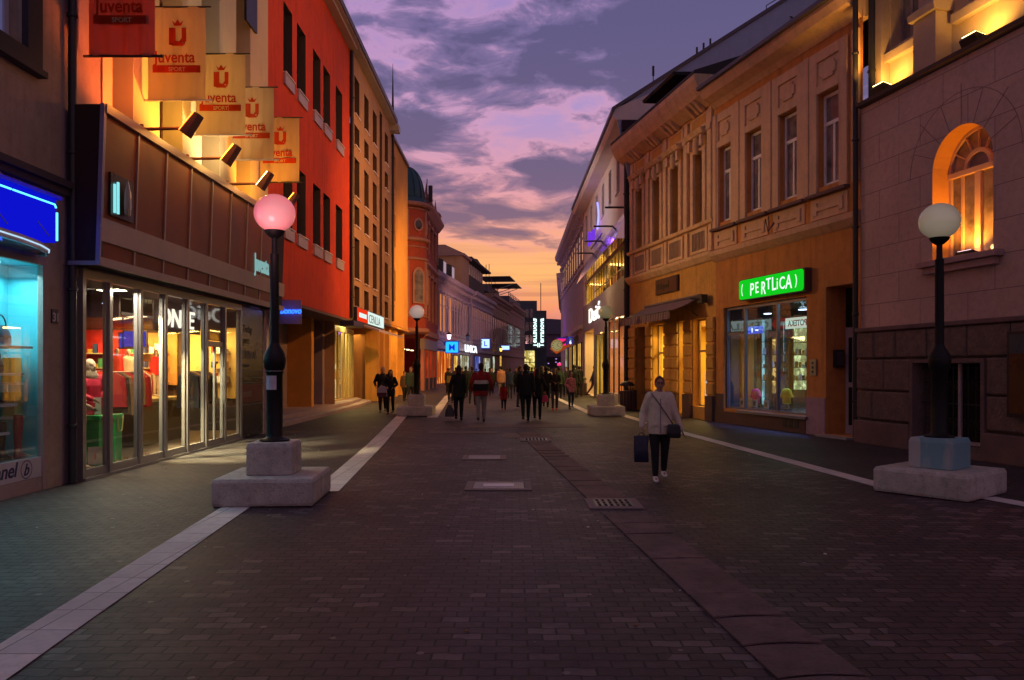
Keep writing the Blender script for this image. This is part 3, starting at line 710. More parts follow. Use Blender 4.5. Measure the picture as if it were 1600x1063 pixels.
mb = MB(FL); mb.prism([(.44, 3.2), (.50, 3.2), (.575, 5.55), (.515, 5.55)], 0, S0 - .05, S0 - .006); mb.box(S0 - .05, S0 - .006, .04, .438, 3.2, 3.26); mb.build('end_frame', M('end frame metal', (.28, .26, .40), .4, metal=.3), fa)
# reflection in the first panel, built from solid glowing parts
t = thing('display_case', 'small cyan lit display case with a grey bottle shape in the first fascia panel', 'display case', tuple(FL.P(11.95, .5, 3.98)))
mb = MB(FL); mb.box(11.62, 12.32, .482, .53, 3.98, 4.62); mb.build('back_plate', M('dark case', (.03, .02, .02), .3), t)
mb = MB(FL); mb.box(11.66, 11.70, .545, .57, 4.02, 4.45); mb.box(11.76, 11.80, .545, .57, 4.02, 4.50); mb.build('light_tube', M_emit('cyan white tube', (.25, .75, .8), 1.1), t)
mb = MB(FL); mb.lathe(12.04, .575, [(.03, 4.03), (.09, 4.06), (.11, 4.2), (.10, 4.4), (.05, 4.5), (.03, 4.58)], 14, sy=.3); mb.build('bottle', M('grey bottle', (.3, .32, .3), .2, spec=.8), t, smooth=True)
# fascia writing
t = thing('shop_sign', 'pale cyan lit shop name letters at the far end of the brown fascia', 'sign', tuple(FL.P(18.6, .5, 3.9)))
text_mb(FL, 'Juventa', 18.15, .52, 3.98, .58, .01, 1, bold=.004, sx=.62).build('lettering', M_emit('pale cyan letters', (.32, .62, .60), .65), t)
text_mb(FL, 'SPORT', 19.35, .515, 3.62, .24, .015, 1, bold=.01).build('lettering', M('grey letters', (.16, .14, .12), .4, metal=.4), t)
# glazed shopfront
mul = [11.62, 12.40, 13.42, 14.38, 15.36, 16.30, 17.36, 18.38]
sf = None
mb = MB(FL)
mb.box(11.62, 18.45, .04, .12, 3.05, 3.19)
for q in mul: mb.box(q - .045, q + .045, .02, .14, .05, 3.047)
mb.box(11.62, 18.45, .02, .16, 0.0, .048)
sf = mb.build('shop_front', m_alu, b)
for i in range(len(mul) - 1):
    a, c = mul[i] + .047, mul[i + 1] - .047
    mb = MB(FL); mb.box(a, c, .05, .11, .052, .17); mb.box(a, a + .04, .06, .10, .172, 3.045); mb.box(c - .04, c, .06, .10, .172, 3.045)
    if i == 5: mb.box(a + .04, c - .04, .06, .10, 2.15, 2.27); mb.box((a+c)/2 - .02, (a+c)/2+.02, .058, .102, .17, 2.15)
    o = mb.build('glazing_panel', m_alu, b)
    mb = MB(FL); mb.box(a + .04, c - .04, .076, .084, .17, 3.04); mb.build('pane', m_glass, o)
    if i == 5:
        mb = MB(FL); mb.box(a + .04, c - .04, .062, .072, 2.28, 3.03); mb.build('infill', M('brown timber infill', (.25, .11, .04), .5), o)
        mb = MB(FL); mb.tube([(c - .12, .16, .9), (c - .12, .16, 1.7)], .015); mb.build('handle', m_alu, o)
m_sf = M('dark shop floor', (.10, .07, .05), .35, spec=.5)
m_sw = M('warm shop wall', (.62, .33, .12), .7, var=.2)
m_sc = M('navy ceiling', (.03, .03, .06), .6)
m_dkw = M('dark shop wall', (.10, .05, .03), .7, var=.3)
room(b, FL, 11.64, 20.6, .06, 3.16, .0, -5.2, m_dkw, m_sf, m_sc)
def wpan(d0, d1, z0, z1, m, nm='wall_panel', s=20.5): mb = MB(FL); mb.box(s, s + .06, d1, d0, z0, z1); return mb.build(nm, m, b)
m_or = M('orange shop wall', (.70, .30, .07), .7, var=.15)
wpan(-2.3, -3.45, 1.25, 2.62, m_or); wpan(-3.46, -5.1, 1.0, 2.7, M('red shop wall', (.55, .02, .015), .6, var=.4, vs=4))
wpan(-1.55, -1.95, .7, 2.75, M('yellow inner wall', (.75, .50, .14), .7), 'curtain'); wpan(-.75, -1.45, .9, 2.75, M('yellow inner wall', (.75, .50, .14), .7), 'curtain')
wpan(-.2, -5.1, .07, .69, M('dark counter front', (.02, .018, .02), .4), 'counter_front', 20.40)
mb = MB(FL); mb.box(15.0, 20.4, -5.0, -1.0, 2.72, 2.78); mb.build('inner_soffit', M('navy soffit', (.02, .02, .05), .5), b)
mb = MB(FL); mb.box(14.9, 14.96, -5.0, -1.0, 2.66, 3.1); mb.build('soffit_front', M('maroon soffit', (.05, .02, .03), .5), b)
for s, d, lab in ((17.6, -2.0, 'round blue lit ceiling screen over the podium'), (18.6, -2.6, 'blue lit screen deeper in the sports shop')):
    t = thing('blue_screen', lab, 'screen', tuple(FL.P(s, d, 2.2)), 'blue screens in the sports shop'); mb = MB(FL); mb.box(s, s + .03, d - .28, d + .28, 2.15, 2.55); mb.build('case', m_dark, t); mb = MB(FL); mb.box(s - .008, s - .002, d - .25, d + .25, 2.18, 2.52); mb.build('face', M_emit('blue screen face', (.02, .06, .75), .6), t)
t = thing('display_podium', 'olive display podium in the middle of the sports shop', 'podium', tuple(FL.P(17.2, -2, .06)))
mb = MB(FL); mb.box(16.2, 18.4, -3.0, -1.2, .07, .97); mb.build('base', M('olive podium', (.16, .11, .03), .5), t)
mb = MB(FL); mb.box(16.15, 18.45, -3.05, -1.15, .972, 1.04); mb.build('top', M('gold podium top', (.5, .35, .12), .4), t)
def rack(s, d, z, cols, label, w_=1.2, par=None):
    t = thing('clothes_rack', label, 'clothes rack', tuple(FL.P(s, d, z)), 'clothes racks in the sports shop')
    mb = MB(FL); mb.tube([(s - w_/2, d, z + .0), (s - w_/2, d, z + 1.55), (s + w_/2, d, z + 1.55), (s + w_/2, d, z)], .018); mb.build('rail', m_alu, t)
    n = 9
    for i in range(n):
        x = s - w_/2 + w_ * (i + .6) / (n + .2); c = cols[i % len(cols)]; h_ = .6 + .2 * random.random()
        mb = MB(FL); mb.rings([[(x + tx * .5 * a_, d + b_ * ww, z + zz) for a_, b_ in ((-1, -1), (1, -1), (1, 1), (-1, 1))] for ww, tx, zz in ((.06, .03, 1.54), (.22, .06, 1.44), (.24, .08, 1.2), (.25, .09, 1.5 - h_))])
        mb.build('garment', M('garment %.2f %.2f %.2f' % c, c, .8), t)
rack(19.6, -3.9, .07, [(.65, .02, .02), (.7, .05, .03), (.5, .01, .01)], 'rack of bright red jackets at the back left of the sports shop')
rack(19.0, -2.7, .07, [(.7, .03, .02), (.55, .05, .02), (.2, .02, .02), (.6, .5, .4)], 'rack of red and cream jackets behind the podium')
rack(15.6, -1.2, .07, [(.45, .02, .03), (.06, .04, .03), (.35, .20, .10), (.55, .03, .02)], 'rack of red and brown coats nearest the glass of the sports shop')
rack(17.9, -.7, .07, [(.02, .02, .03), (.10, .03, .03), (.25, .15, .05)], 'rack of dark and brown coats beside the shop door')
for k, (d, lab) in enumerate(((-2.7, 'wall shelf of folded clothes on the orange wall, right one'), (-3.2, 'wall shelf of folded clothes on the orange wall, left one'), (-4.3, 'shelf of bright goods on the red wall'), (-1.1, 'shelf of folded clothes on the yellow wall'))):
    t = thing('clothes_shelf', lab, 'shelf', tuple(FL.P(20.3, d, 1.2)), 'wall shelves at the back of the sports shop')
    mb = MB(FL)
    for z in (1.3, 1.68, 2.06): mb.box(20.2, 20.48, d - .22, d + .22, z, z + .025)
    mb.each('board', M('pale wood board', (.5, .38, .22), .5), t)
    mb = MB(FL)
    for z in (1.326, 1.706, 2.086):
        for q in (-.14, 0, .14): mb.box(20.22, 20.42, d + q - .055, d + q + .055, z, z + random.choice((.10, .16, .24)), random.randrange(5))
    mb.each('folded_clothes', [cl5 for cl5 in (M('folded red', (.6, .02, .02), .8), M('folded white', (.7, .66, .6), .8), M('folded navy', (.03, .05, .14), .8), M('folded mustard', (.6, .35, .05), .8), M('folded green', (.05, .25, .10), .8))], t)
def gift_box(s0, s1, d0, d1, z0, z1, label):
    t = thing('gift_box', label, 'gift box', tuple(FL.P((s0+s1)/2, (d0+d1)/2, z0)), 'green boxes in the sports shop window')
    mb = MB(FL); mb.box(s0, s1, d0, d1, z0, z1 - .08); mb.build('box', M('bright green card', (.01, .42, .10), .4, spec=.5), t, bevel=.006)
    mb = MB(FL); mb.box(s0 - .015, s1 + .015, d0 - .015, d1 + .015, z1 - .078, z1); mb.build('lid', M('bright green card', (.01, .42, .10), .4), t, bevel=.006)
    mb = MB(FL); c = (s0+s1)/2; mb.tube([(c - .1, d1 + .02, z1 - .01), (c - .04, d1 + .03, z1 - .3), (c + .06, d1 + .03, z1 - .28), (c + .12, d1 + .02, z1 - .02)], .012); mb.build('cord', M('straw cord', (.5, .4, .15), .8), t)
gift_box(12.78, 13.10, -.58, -.26, .08, .92, 'tall green gift box at the left of the sports shop window')
gift_box(13.42, 13.66, -.56, -.32, .08, .90, 'narrow green gift box right of the tall one, behind the mullion')
gift_box(12.52, 12.66, -.9, -.6, .08, .74, 'low green gift box behind the beige puffer jacket')
for i, (s, d, z, lab) in enumerate(((12.42, -.13, .16, 'white price card with a red figure on the window floor'), (12.90, -.40, .93, 'white price card standing on the tall green box'), (16.22, -1.30, 1.045, 'white price card on the podium edge'))):
    t = thing('price_card', lab, 'price card', tuple(FL.P(s, d, z)), 'price cards in the sports shop window')
    fr = Fr(*FL.P(s, d, 0)[:2], .5, 1); f2 = Fr(*FL.P(s, d, 0)[:2], math.cos(R(25)), math.sin(R(25)), math.sin(R(25)), -math.cos(R(25)))
    mb = MB(f2); mb.box(-.10, .10, -.006, .006, z, z + .28); mb.build('card', M('white card', (.7, .68, .62), .6), t)
    mb = MB(f2); mb.box(-.015, .015, .008, .012, z + .08, z + .19); mb.build('print', M('red print', (.5, .02, .02), .6), t)
for i, (s, d, c, lab) in enumerate(((12.10, -.16, (.35, .14, .05), 'brown shoe at the left end of the window floor'), (12.46, -.30, (.5, .35, .2), 'beige shoe beside the price card on the window floor'), (13.12, -.16, (.6, .35, .12), 'tan shoe below the narrow green box'), (13.46, -.18, (.55, .30, .10), 'orange brown shoe right of the tan one on the window floor'), (13.80, -.2, (.45, .22, .08), 'brown shoe near the third mullion'), (14.30, -.22, (.4, .16, .06), 'red brown shoe in the third glass bay'))):
    heel_shoe(s, d, .075, c, lab, .95)
t = thing('neon_sign', 'white neon script sign hanging inside the sports shop glass', 'neon sign', tuple(FL.P(16, -.35, 2.6)))
text_mb(FL, 'ONSE', 15.02, -.30, 2.52, .52, .012, 1, bold=.006, sx=1.25, shear=.1).build('lettering', M_emit('warm white neon', (1, .86, .68), 1.6), t)  # solid glowing letters stand in for a sign reflected in the glass
mb = MB(FL); mb.box(14.9, 17.1, -.36, -.33, 2.42, 3.02); mb.build('backing', M('maroon soffit', (.05, .02, .03), .5), t)
for s, d in ((12.8, -.7), (14.0, -.8), (14.4, -1.6), (15.6, -1.4)):
    t = thing('spot_light', 'small track spotlight under the shop ceiling at %.1f m along the window' % (s - 11.6), 'spotlight', tuple(FL.P(s, d, 3.0)), 'ceiling spotlights in the sports shop')
    t['label'] = {12.8: 'ceiling spotlight nearest the viewer in the sports shop', 14.0: 'second ceiling spotlight of the sports shop', 14.4: 'third ceiling spotlight, over the podium', 15.6: 'last ceiling spotlight, near the neon script'}[s]
    mb = MB(FL); mb.lathe(s, d, [(.05, 2.86), (.055, 2.9), (.05, 3.0), (.02, 3.02), (.02, 3.14)], 12); mb.build('housing', m_dark, t, smooth=True)
    mb = MB(FL); mb.lathe(s, d, [(.044, 2.852), (.044, 2.858)], 12); mb.build('lens', M_emit('cool spot lens', (.55, .65, 1.0), 8), t)
lamp('AREA', 'shop_lamp', tuple(FL.P(12.9, -.35, 3.0)), 130, (1, .86, .60), .3, tuple(FL.P(12.9, -.45, 0)), parent=b, sy=1.6)
lamp('AREA', 'shop_lamp', tuple(FL.P(17.2, -1.6, 2.66)), 95, (1, .62, .25), .5, tuple(FL.P(17.2, -1.9, 0)), parent=b, sy=1.6)
lamp('AREA', 'shop_lamp', tuple(FL.P(19.6, -2.5, 2.66)), 190, (1, .66, .24), 3.4, tuple(FL.P(20.2, -2.5, 0)), parent=b, sy=.3)
lamp('AREA', 'shop_lamp', tuple(FL.P(15.8, -.6, 3.0)), 40, (1, .72, .35), .4, tuple(FL.P(15.8, -.6, 0)), parent=b, sy=2.5)
lamp('SPOT', 'shop_lamp', tuple(FL.P(14.0, -.35, 2.9)), 2600, (1, .80, .40), .04, tuple(FL.P(15.4, 1.0, 0)), 60, parent=b)
lamp('SPOT', 'shop_lamp', tuple(FL.P(16.0, -.9, 2.9)), 1500, (1, .9, .5), .04, tuple(FL.P(16.5, 1.4, 0)), 80, parent=b)
# dark poster column next to the doors
t = thing('poster_board', 'tall black board with faded shop names beside the sports shop doors', 'board', tuple(FL.P(19.2, .1, 0)))
mb = MB(FL); mb.box(18.46, 20.05, .0, .10, .03, 3.16); mb.build('panel', M('glossy black board', (.008, .008, .01), .25, spec=.5), t)
for z, tx, c, sz in ((2.55, 'Today', (.05, .05, .05), .26), (2.28, 'pure', (.10, .09, .02), .26), (1.92, 'URBAN', (.16, .16, .17), .30), (1.72, 'for men', (.08, .08, .08), .14), (1.0, 'event', (.22, .16, .17), .28)):
    text_mb(FL, tx, 18.55, .105, z, sz, .003, 1).build('lettering', M('dim letters %.2f %.2f' % (c[0], c[2]), c, .5), t)
mb = MB(FL); mb.box(18.5, 20.0, .101, .104, .86, 1.30); mb.build('red_field', M('dark red field', (.12, .005, .01), .5), t)
for z in (2.15, 1.62, 1.45, 1.33, .8): q = MB(FL); q.box(18.48, 20.02, .101, .112, z, z + .018); q.build('divider', M('grey divider', (.12, .12, .13), .4), t)
mb = MB(FL); mb.box(20.08, 20.3, -.02, .12, 0, 3.2); mb.box(20.5, 20.62, -.02, .12, 0, 3.2); mb.box(20.75, 20.85, -.05, .1, 0, 3.64); mb.build('door_jamb', m_mauve, b)
# ---- banners
m_ban = M_cloth_thin('cream banner cloth', (.85, .70, .48), .62)
m_banr = M_cloth_thin('reddish banner cloth', (.75, .28, .20), .55)  # same cream cloth, red backlight put into its colour
m_prt = M_cloth_thin('rust red print', (.55, .06, .02), .35)
def crown_emblem(fr, cx, cz, sc, dd):
    mb = MB(fr)
    # rounded square with a hooked stroke left open, crown above
    def box(a0, a1, c0, c1): mb.box(cx + a0*sc, cx + a1*sc, dd, dd + .006, cz + c0*sc, cz + c1*sc)
    box(-.5, -.12, -.42, .5); box(.24, .5, -.32, .5); box(-.5, -.3, -.5, -.42); box(-.3, .34, -.56, -.40); box(.34, .44, -.47, -.32); box(-.12, .24, .36, .42) if False else None
    mb.prism([(cx - .5*sc, cz - .42*sc), (cx - .3*sc, cz - .56*sc), (cx - .3*sc, cz - .42*sc)], 1, dd, dd + .006)
    mb.prism([(cx - .12*sc, cz - .40*sc), (cx + .24*sc, cz - .40*sc), (cx + .24*sc, cz - .1*sc), (cx + .1*sc, cz - .3*sc), (cx - .12*sc, cz - .25*sc)], 1, dd, dd + .006)
    mb.prism([(cx - .34*sc, cz + .92*sc), (cx - .2*sc, cz + .62*sc), (cx + .2*sc, cz + .62*sc), (cx + .34*sc, cz + .92*sc), (cx + .15*sc, cz + .76*sc), (cx, cz + 1.0*sc), (cx - .15*sc, cz + .76*sc)], 1, dd, dd + .006)
    return mb
ban_lab = ['reddish banner nearest the viewer, cut by the top of the picture', 'second banner, glowing orange, with crown emblem', 'third banner from the viewer, cream and lit from below', 'fourth banner from the viewer, before the yellow lit pier', 'last banner, hanging against the red building']
bys = [11.85, 13.8, 15.86, 17.75, 19.9]
for i, y in enumerate(bys):
    t = thing('banner', 'cream cloth ' + ban_lab[i] if i else ban_lab[i], 'banner', (-6.5, y, 6.4), 'banners hanging in a row on rods')
    fb = camface(-6.42, y); zb, zt = 6.43, 8.08
    mb = MB(fb); n = 12
    cols_ = []
    for k in range(n + 1):
        u = k / n; off = .022 * math.sin(u * 9 + i) + .010 * math.sin(u * 23 + 2 * i) ; cols_.append((u * 1.0, off))
    for k in range(n):
        (a, oa), (c, oc) = cols_[k], cols_[k + 1]
        for (z0, z1) in ((zb, zb + .55), (zb + .55, zb + 1.1), (zb + 1.1, zt)):
            mb.face([(a, oa, z0), (c, oc, z0), (c, oc, z1), (a, oa, z1)]); mb.face([(a, oa - .004, z0), (c, oc - .004, z0), (c, oc - .004, z1), (a, oa - .004, z1)])
    mb.build('cloth', m_banr if i == 0 else m_ban, t)
    mb = MB(fb); mb.tube([(-.08, 0, zt), (1.1, 0, zt)], .016); mb.build('rod', m_dark, t); mb = MB(fb); mb.tube([(-.08, 0, zb), (1.1, 0, zb)], .02); mb.sphere((1.1, 0, zb), .028, n=8); mb.build('rod', m_white if i in (1, 2, 3) else m_dark, t)
    crown_emblem(fb, .52, zb + 1.12, .30, .022).build('emblem', m_prt, t)
    text_mb(fb, 'Juventa', .11, .024, zb + .66, .285, .003, 1, bold=.0045, sx=.86).build('lettering', m_prt, t)
    mb = MB(fb); mb.box(.08, .92, .020, .026, zb + .48, zb + .61); mb.build('stripe', m_prt, t)
    text_mb(fb, 'SPORT', .36, .030, zb + .505, .10, .002, 1, bold=.002).build('lettering', m_ban, t)
# ---- floodlights on arms
for i, y in enumerate((12.7, 14.5, 16.5, 18.5)):
    lab = ['floodlight on a rust red arm below the second banner', 'second floodlight on an arm, between the second and third banners', 'third floodlight on an arm, right above the pink lamp globe', 'farthest floodlight on an arm, below the last banner'][i]
    t = thing('arm_floodlight', lab, 'floodlight', (-5.98, y, 5.56), 'floodlights on arms over the fascia')
    mb = MB(); mb.tube([(-6.02, y, 5.58), (-5.30, y, 5.60)], .028); mb.tube([(-6.02, y, 5.50), (-6.02, y, 5.66)], .03); mb.build('arm', M('rusty arm', (.25, .09, .05), .6), t)
    mb = MB(); hx, hz = -5.22, 5.62
    mb.prism([(hx - .13, hz - .10), (hx - .04, hz - .17), (hx + .17, hz + .18), (hx + .10, hz + .22), (hx - .16, hz - .08)], 1, y - .11, y + .11); mb.build('housing', M('dark red housing', (.22, .06, .045), .5), t, bevel=.01)
    mb = MB(); mb.prism([(hx - .16, hz - .07), (hx - .148, hz - .085), (hx + .082, hz + .205), (hx + .07, hz + .22)], 1, y - .11, y + .11)
    cc = [(1, .16, .02), (1, .44, .035), (1, .66, .26), (1, .36, .03)][i]
    mb.build('lens', M_emit('flood lens %d' % i, cc, 6), t)
    lamp('POINT', 'flood_spill', (hx - .20, y - .12, hz + .28), [12, 20, 18, 14][i], [(1, .34, .03), (1, .50, .10), (1, .55, .12), (1, .42, .08)][i], .05, parent=t)
    lamp('SPOT', 'flood', (hx - .16, y, hz + .16), [230, 290, 300, 300][i], cc, .08, (-6.5, y + [-.1, .0, .0, .6][i], 7.0), 118, parent=t, blend=.8)
# ================================================================= LEFT 3: red building
m_red = M('vermilion render', (.62, .065, .020), .85, var=.14, vs=.6, bump=.3, bs=40, streak=.42, dirt=.25)
m_eave = M('pale eave', (.42, .38, .38), .7, dirt=.2)
m_sill = M('pale metal sill', (.42, .38, .42), .45, metal=.2)
m_deep = M('dark recess', (.035, .03, .035), .6)
b = thing('red_building', 'bright vermilion building with tall narrow dark windows and an overhanging upper floor', 'building', (-6.5, 26, 0))
cols = [(22.2, 23.1), (23.6, 24.6), (25.5, 26.5), (26.9, 27.9), (28.8, 29.9)]
holes = [(a, c, z0, z1) for a, c in cols for z0, z1 in ((5.72, 7.75), (10.1, 12.15))]
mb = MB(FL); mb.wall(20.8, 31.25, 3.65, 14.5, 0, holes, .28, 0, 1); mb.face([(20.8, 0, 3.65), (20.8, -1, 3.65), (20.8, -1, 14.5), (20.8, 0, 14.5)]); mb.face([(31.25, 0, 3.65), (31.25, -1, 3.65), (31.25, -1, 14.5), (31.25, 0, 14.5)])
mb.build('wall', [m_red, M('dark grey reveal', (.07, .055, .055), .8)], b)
for a, c in cols:
    for z0, z1 in ((5.72, 7.75), (10.1, 12.15)):
        o = window(b, FL, a, c, z0, z1, -.26, m_deep, m_pane, nv=1, fw=.05)
        q = MB(FL); q.box(a - .03, c + .03, -.2, .07, z0 - .32, z0 - .003); q.build('parapet_panel', m_sill, o); q = MB(FL); q.box(a - .04, c + .04, -.1, .10, z0 - .0, z0 + .03); q.build('sill', M('bright sill edge', (.7, .66, .72), .4), o)
mb = MB(FL); mb.box(20.8, 31.3, -1.2, .42, 14.55, 14.75); mb.box(20.8, 31.3, -.5, .30, 14.42, 14.547); mb.build('eave', m_eave, b)
mb = MB(FL); mb.box(20.8, 31.3, .421, .47, 14.60, 14.82); mb.build('gutter', m_zinc, b)
shell(b, FL, 20.82, 31.23, 0, 14.4, -9, m_red, -1.0)
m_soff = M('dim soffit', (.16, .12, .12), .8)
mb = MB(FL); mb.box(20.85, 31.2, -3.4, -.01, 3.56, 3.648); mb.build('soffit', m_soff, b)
m_yel = M('ochre wall', (.55, .26, .05), .85, bump=.2, dirt=.12)
mb = MB(FL); mb.box(22.9, 29.1, -2.0, -1.85, .25, 3.55); mb.build('recess_wall', M('mauve recess wall', (.24, .19, .22), .8), b)
mb = MB(FL); mb.box(20.9, 22.0, -1.2, -.6, .0, 3.555); mb.build('pillar', m_mauve, b)
mb = MB(FL); mb.box(29.0, 29.35, -2.2, -.95, .25, 3.555); mb.build('cross_wall', m_yel, b)
mb = MB(FL); mb.box(30.9, 31.25, -1.35, -1.0, .26, 3.555); mb.build('pillar', M('mauve recess wall', (.24, .19, .22), .8), b)
window(b, FL, 23.6, 24.8, .26, 2.6, -1.84, M('timber door', (.22, .08, .03), .5), m_pane, nv=0, fw=.1, name='door')
# stepped podium
m_pod = M('podium granite', (.40, .30, .30), .6, bump=.2, dirt=.3)
mb = MB(FL); mb.prism([(21.2, -3.0), (21.2, -.05), (28.5, .0), (34, -.1), (38.0, -.35), (39.4, -1.0), (39.4, -3.0)], 2, 0, .13)
mb.prism([(21.5, -2.9), (21.5, -.42), (28.3, -.38), (33.5, -.45), (37.2, -.7), (38.6, -1.2), (38.6, -2.9)], 2, .132, .25); mb.build('podium', m_pod, b, bevel=.01)
# curved lit shop front beneath the red building
m_gold = M('pale gold interior', (.80, .62, .25), .6, var=.1)
mul = []
for i in range(9):
    u = i / 8; s = 31.4 + 7.4 * u; d = -1.42 + .30 * math.sin(math.pi * u)
    mul.append((s, d))
mb = MB(FL)
for s, d in mul: mb.lathe(s, d, [(.055, .26), (.055, 3.30)], 8)
for (a, da), (c, dc) in zip(mul, mul[1:]):
    mb.prism([(a, da - .06), (a, da + .06), (c, dc + .06), (c, dc - .06)], 2, 3.30, 3.54); mb.prism([(a, da - .05), (a, da + .05), (c, dc + .05), (c, dc - .05)], 2, .255, .33)
sf = mb.build('curved_shop_front', M('warm gold metal', (.6, .45, .2), .35, metal=.4), b)
mb = MB(FL)
for (a, da), (c, dc) in zip(mul, mul[1:]): mb.prism([(a + .06, da), (a + .06, da + .008), (c - .06, dc + .008), (c - .06, dc)], 2, .335, 3.295)
mb.build('pane', m_glass, sf)
room(b, FL, 31.3, 38.9, .24, 3.52, -1.45, -5.0, m_gold, M('gold floor', (.45, .33, .15), .4), m_gold)
lamp('AREA', 'shop_lamp', tuple(FL.P(35, -2.2, 3.4)), 240, (1, .78, .30), 1.0, tuple(FL.P(35, -1.7, 0)), parent=b, sy=4.5)
for i, s in enumerate((32.4, 34.0, 35.6, 37.2)):
    t = thing('display_stand', '%s lit glass display stand inside the gold shop front' % ['first', 'second', 'third', 'farthest'][i], 'display stand', tuple(FL.P(s, -2.2, .25)), 'stands in the gold shop front')
    mb = MB(FL); mb.box(s - .22, s + .22, -2.1, -1.7, .26, .9); mb.build('base', M('white stand', (.6, .6, .55), .5), t)
    mb = MB(FL)
    for z in (1.2, 1.6, 2.0): mb.box(s - .2, s + .2, -2.08, -1.72, z, z + .03)
    mb.box(s - .02, s + .02, -2.08, -2.04, .9, 2.3); mb.build('shelf', m_alu, t)
    mb = MB(FL)
    for z, c in ((.92, 0), (1.24, 1), (1.64, 0)): mb.box(s - .15, s + .12, -2.02, -1.78, z, z + .22, c)
    mb.build('goods', [M('pale goods', (.6, .7, .75), .5), M('orange goods', (.7, .25, .05), .5)], t)
# perpendicular blue neon script board
t = thing('neon_sign', 'small mauve board with blue neon script sticking out under the red wall', 'neon sign', (-6.2, 21.9, 2.9))
fb = camface(-6.50, 21.85)
mb = MB(fb); mb.box(0, .60, -.06, 0, 2.93, 3.60); mb.build('board', M('mauve board', (.30, .22, .30), .6), t)
text_mb(fb, 'Bonovo', .01, .02, 3.22, .235, .008, 1, bold=.004, shear=.3, sx=.80).build('lettering', M_emit('electric blue neon', (.02, .12, 1.0), 3.5), t)
lamp('POINT', 'neon_glow', (-6.2, 21.6, 3.3), 1, (.05, .1, 1), .08, parent=t)

# ================================================================= LEFT 4: brown building with slot windows
m_brn = M('warm beige render', (.42, .26, .15), .85, var=.14, vs=.7, bump=.2, streak=.4, dirt=.15)
b = thing('slot_window_building', 'beige brown building with alternating tall and short slot windows', 'building', (-6.5, 37, 0))
cols = [(32.1, 33.15), (34.25, 35.3), (36.35, 37.4), (39.75, 40.8)]
rows = [(12.2, 13.75), (10.9, 11.75), (8.8, 10.4), (7.6, 8.45), (5.4, 7.1), (4.25, 5.1)]
offs = [0, -.25, -.45, -.1]
holes = [(a, c, z0, z1) for (a, c) in cols for z0, z1 in rows] + [(38.2, 38.95, 4.3, 14.3, .35)]
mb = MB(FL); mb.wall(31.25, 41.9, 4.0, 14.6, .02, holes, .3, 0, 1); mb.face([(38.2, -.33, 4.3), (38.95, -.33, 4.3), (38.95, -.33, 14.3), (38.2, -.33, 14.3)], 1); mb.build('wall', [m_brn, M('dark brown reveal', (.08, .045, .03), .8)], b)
for a, c in cols:
    for z0, z1 in rows:
        o = window(b, FL, a, c, z0, z1, -.27, m_deep, m_pane, nv=0, fw=.05); q = MB(FL); q.box(a - .02, c + .02, -.15, .09, z0 - .045, z0 - .002); q.build('sill', M('bright sill edge', (.7, .66, .72), .4), o)
mb = MB(FL); mb.box(31.3, 41.6, -1, .36, 14.62, 14.85); mb.box(41.4, 42.1, -1, .48, 14.3, 14.618); mb.build('eave', m_eave, b)
mb = MB(FL); mb.box(31.3, 41.6, .361, .42, 14.7, 14.93); mb.build('gutter', m_zinc, b)
shell(b, FL, 31.3, 41.9, 0, 14.5, -9, m_brn, -.6)
drainpipe(FL, 31.28, .09, 3.7, 14.4, .07, 'dark drainpipe at the joint of the red and the beige buildings')
drainpipe(FL, 42.0, .10, 4.2, 14.2, .07, 'thin dark drainpipe between the beige and the orange buildings')
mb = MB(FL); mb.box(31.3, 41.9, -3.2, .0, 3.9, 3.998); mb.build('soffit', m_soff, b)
mb = MB(FL); mb.box(39.4, 41.9, -3.1, -2.95, 0.0, 3.89); mb.build('arcade_wall', M('dark red arcade wall', (.22, .03, .02), .7), b)
mb = MB(FL); mb.box(39.6, 41.8, -2.94, -2.9, 2.2, 2.8); mb.build('sign_band', M('dull shop band', (.25, .10, .08), .6, emit=(.35, .05, .02), es=.35), b)
mb = MB(FL); mb.box(39.6, 41.8, -2.93, -2.9, .5, 2.1); mb.build('shop_glass', M('dim red shop glass', (.08, .01, .01), .15, spec=.8, emit=(.25, .02, .01), es=.35), b)
# spire on the roof corner
t = thing('lightning_spire', 'thin tapering dark spire rising from the corner of the beige roof', 'spire', (-6.4, 41.6, 14.85))
mb = MB(); mb.lathe(-6.35, 41.6, [(.13, 14.85), (.12, 15.0), (.07, 15.2), (.045, 16.3), (.01, 17.9)], 8); mb.build('shaft', m_dark, t); mb = MB(); mb.lathe(-6.35, 41.6, [(.17, 14.86), (.17, 14.95), (.10, 15.0)], 8); mb.build('foot', m_zinc, t)
# backlit shop sign and canopy
t = thing('lightbox_sign', 'long white and red backlit shop sign above a sloping canopy', 'sign', tuple(FL.P(35, .2, 3.6)))
mb = MB(FL); mb.box(31.8, 38.4, .03, .19, 3.6, 4.2); mb.build('case', m_dark, t)
mb = MB(FL); mb.box(34.2, 38.36, .191, .205, 3.63, 4.17); mb.build('white_field', M_emit('backlit white', (.82, 1.0, .94), .95), t)
mb = MB(FL); mb.prism([(31.84, 3.63), (34.0, 3.63), (34.15, 3.9), (34.0, 4.17), (31.84, 4.17)], 1, .191, .206); mb.build('red_field', M_emit('backlit red', (1.0, .045, .01), .85), t)
mb = MB(FL); mb.box(32.15, 33.8, .207, .212, 3.80, 3.99); mb.build('white_bar', M_emit('backlit white', (.82, 1.0, .94), .95), t)
text_mb(FL, 'CENLLA', 34.35, .207, 3.70, .52, .004, 1, bold=.0, sx=1.55).build('lettering', M('grey green letters', (.10, .22, .20), .5), t)
t = thing('canopy', 'thin sloping pale edged canopy under the backlit sign', 'canopy', tuple(FL.P(35, .5, 3.2)))
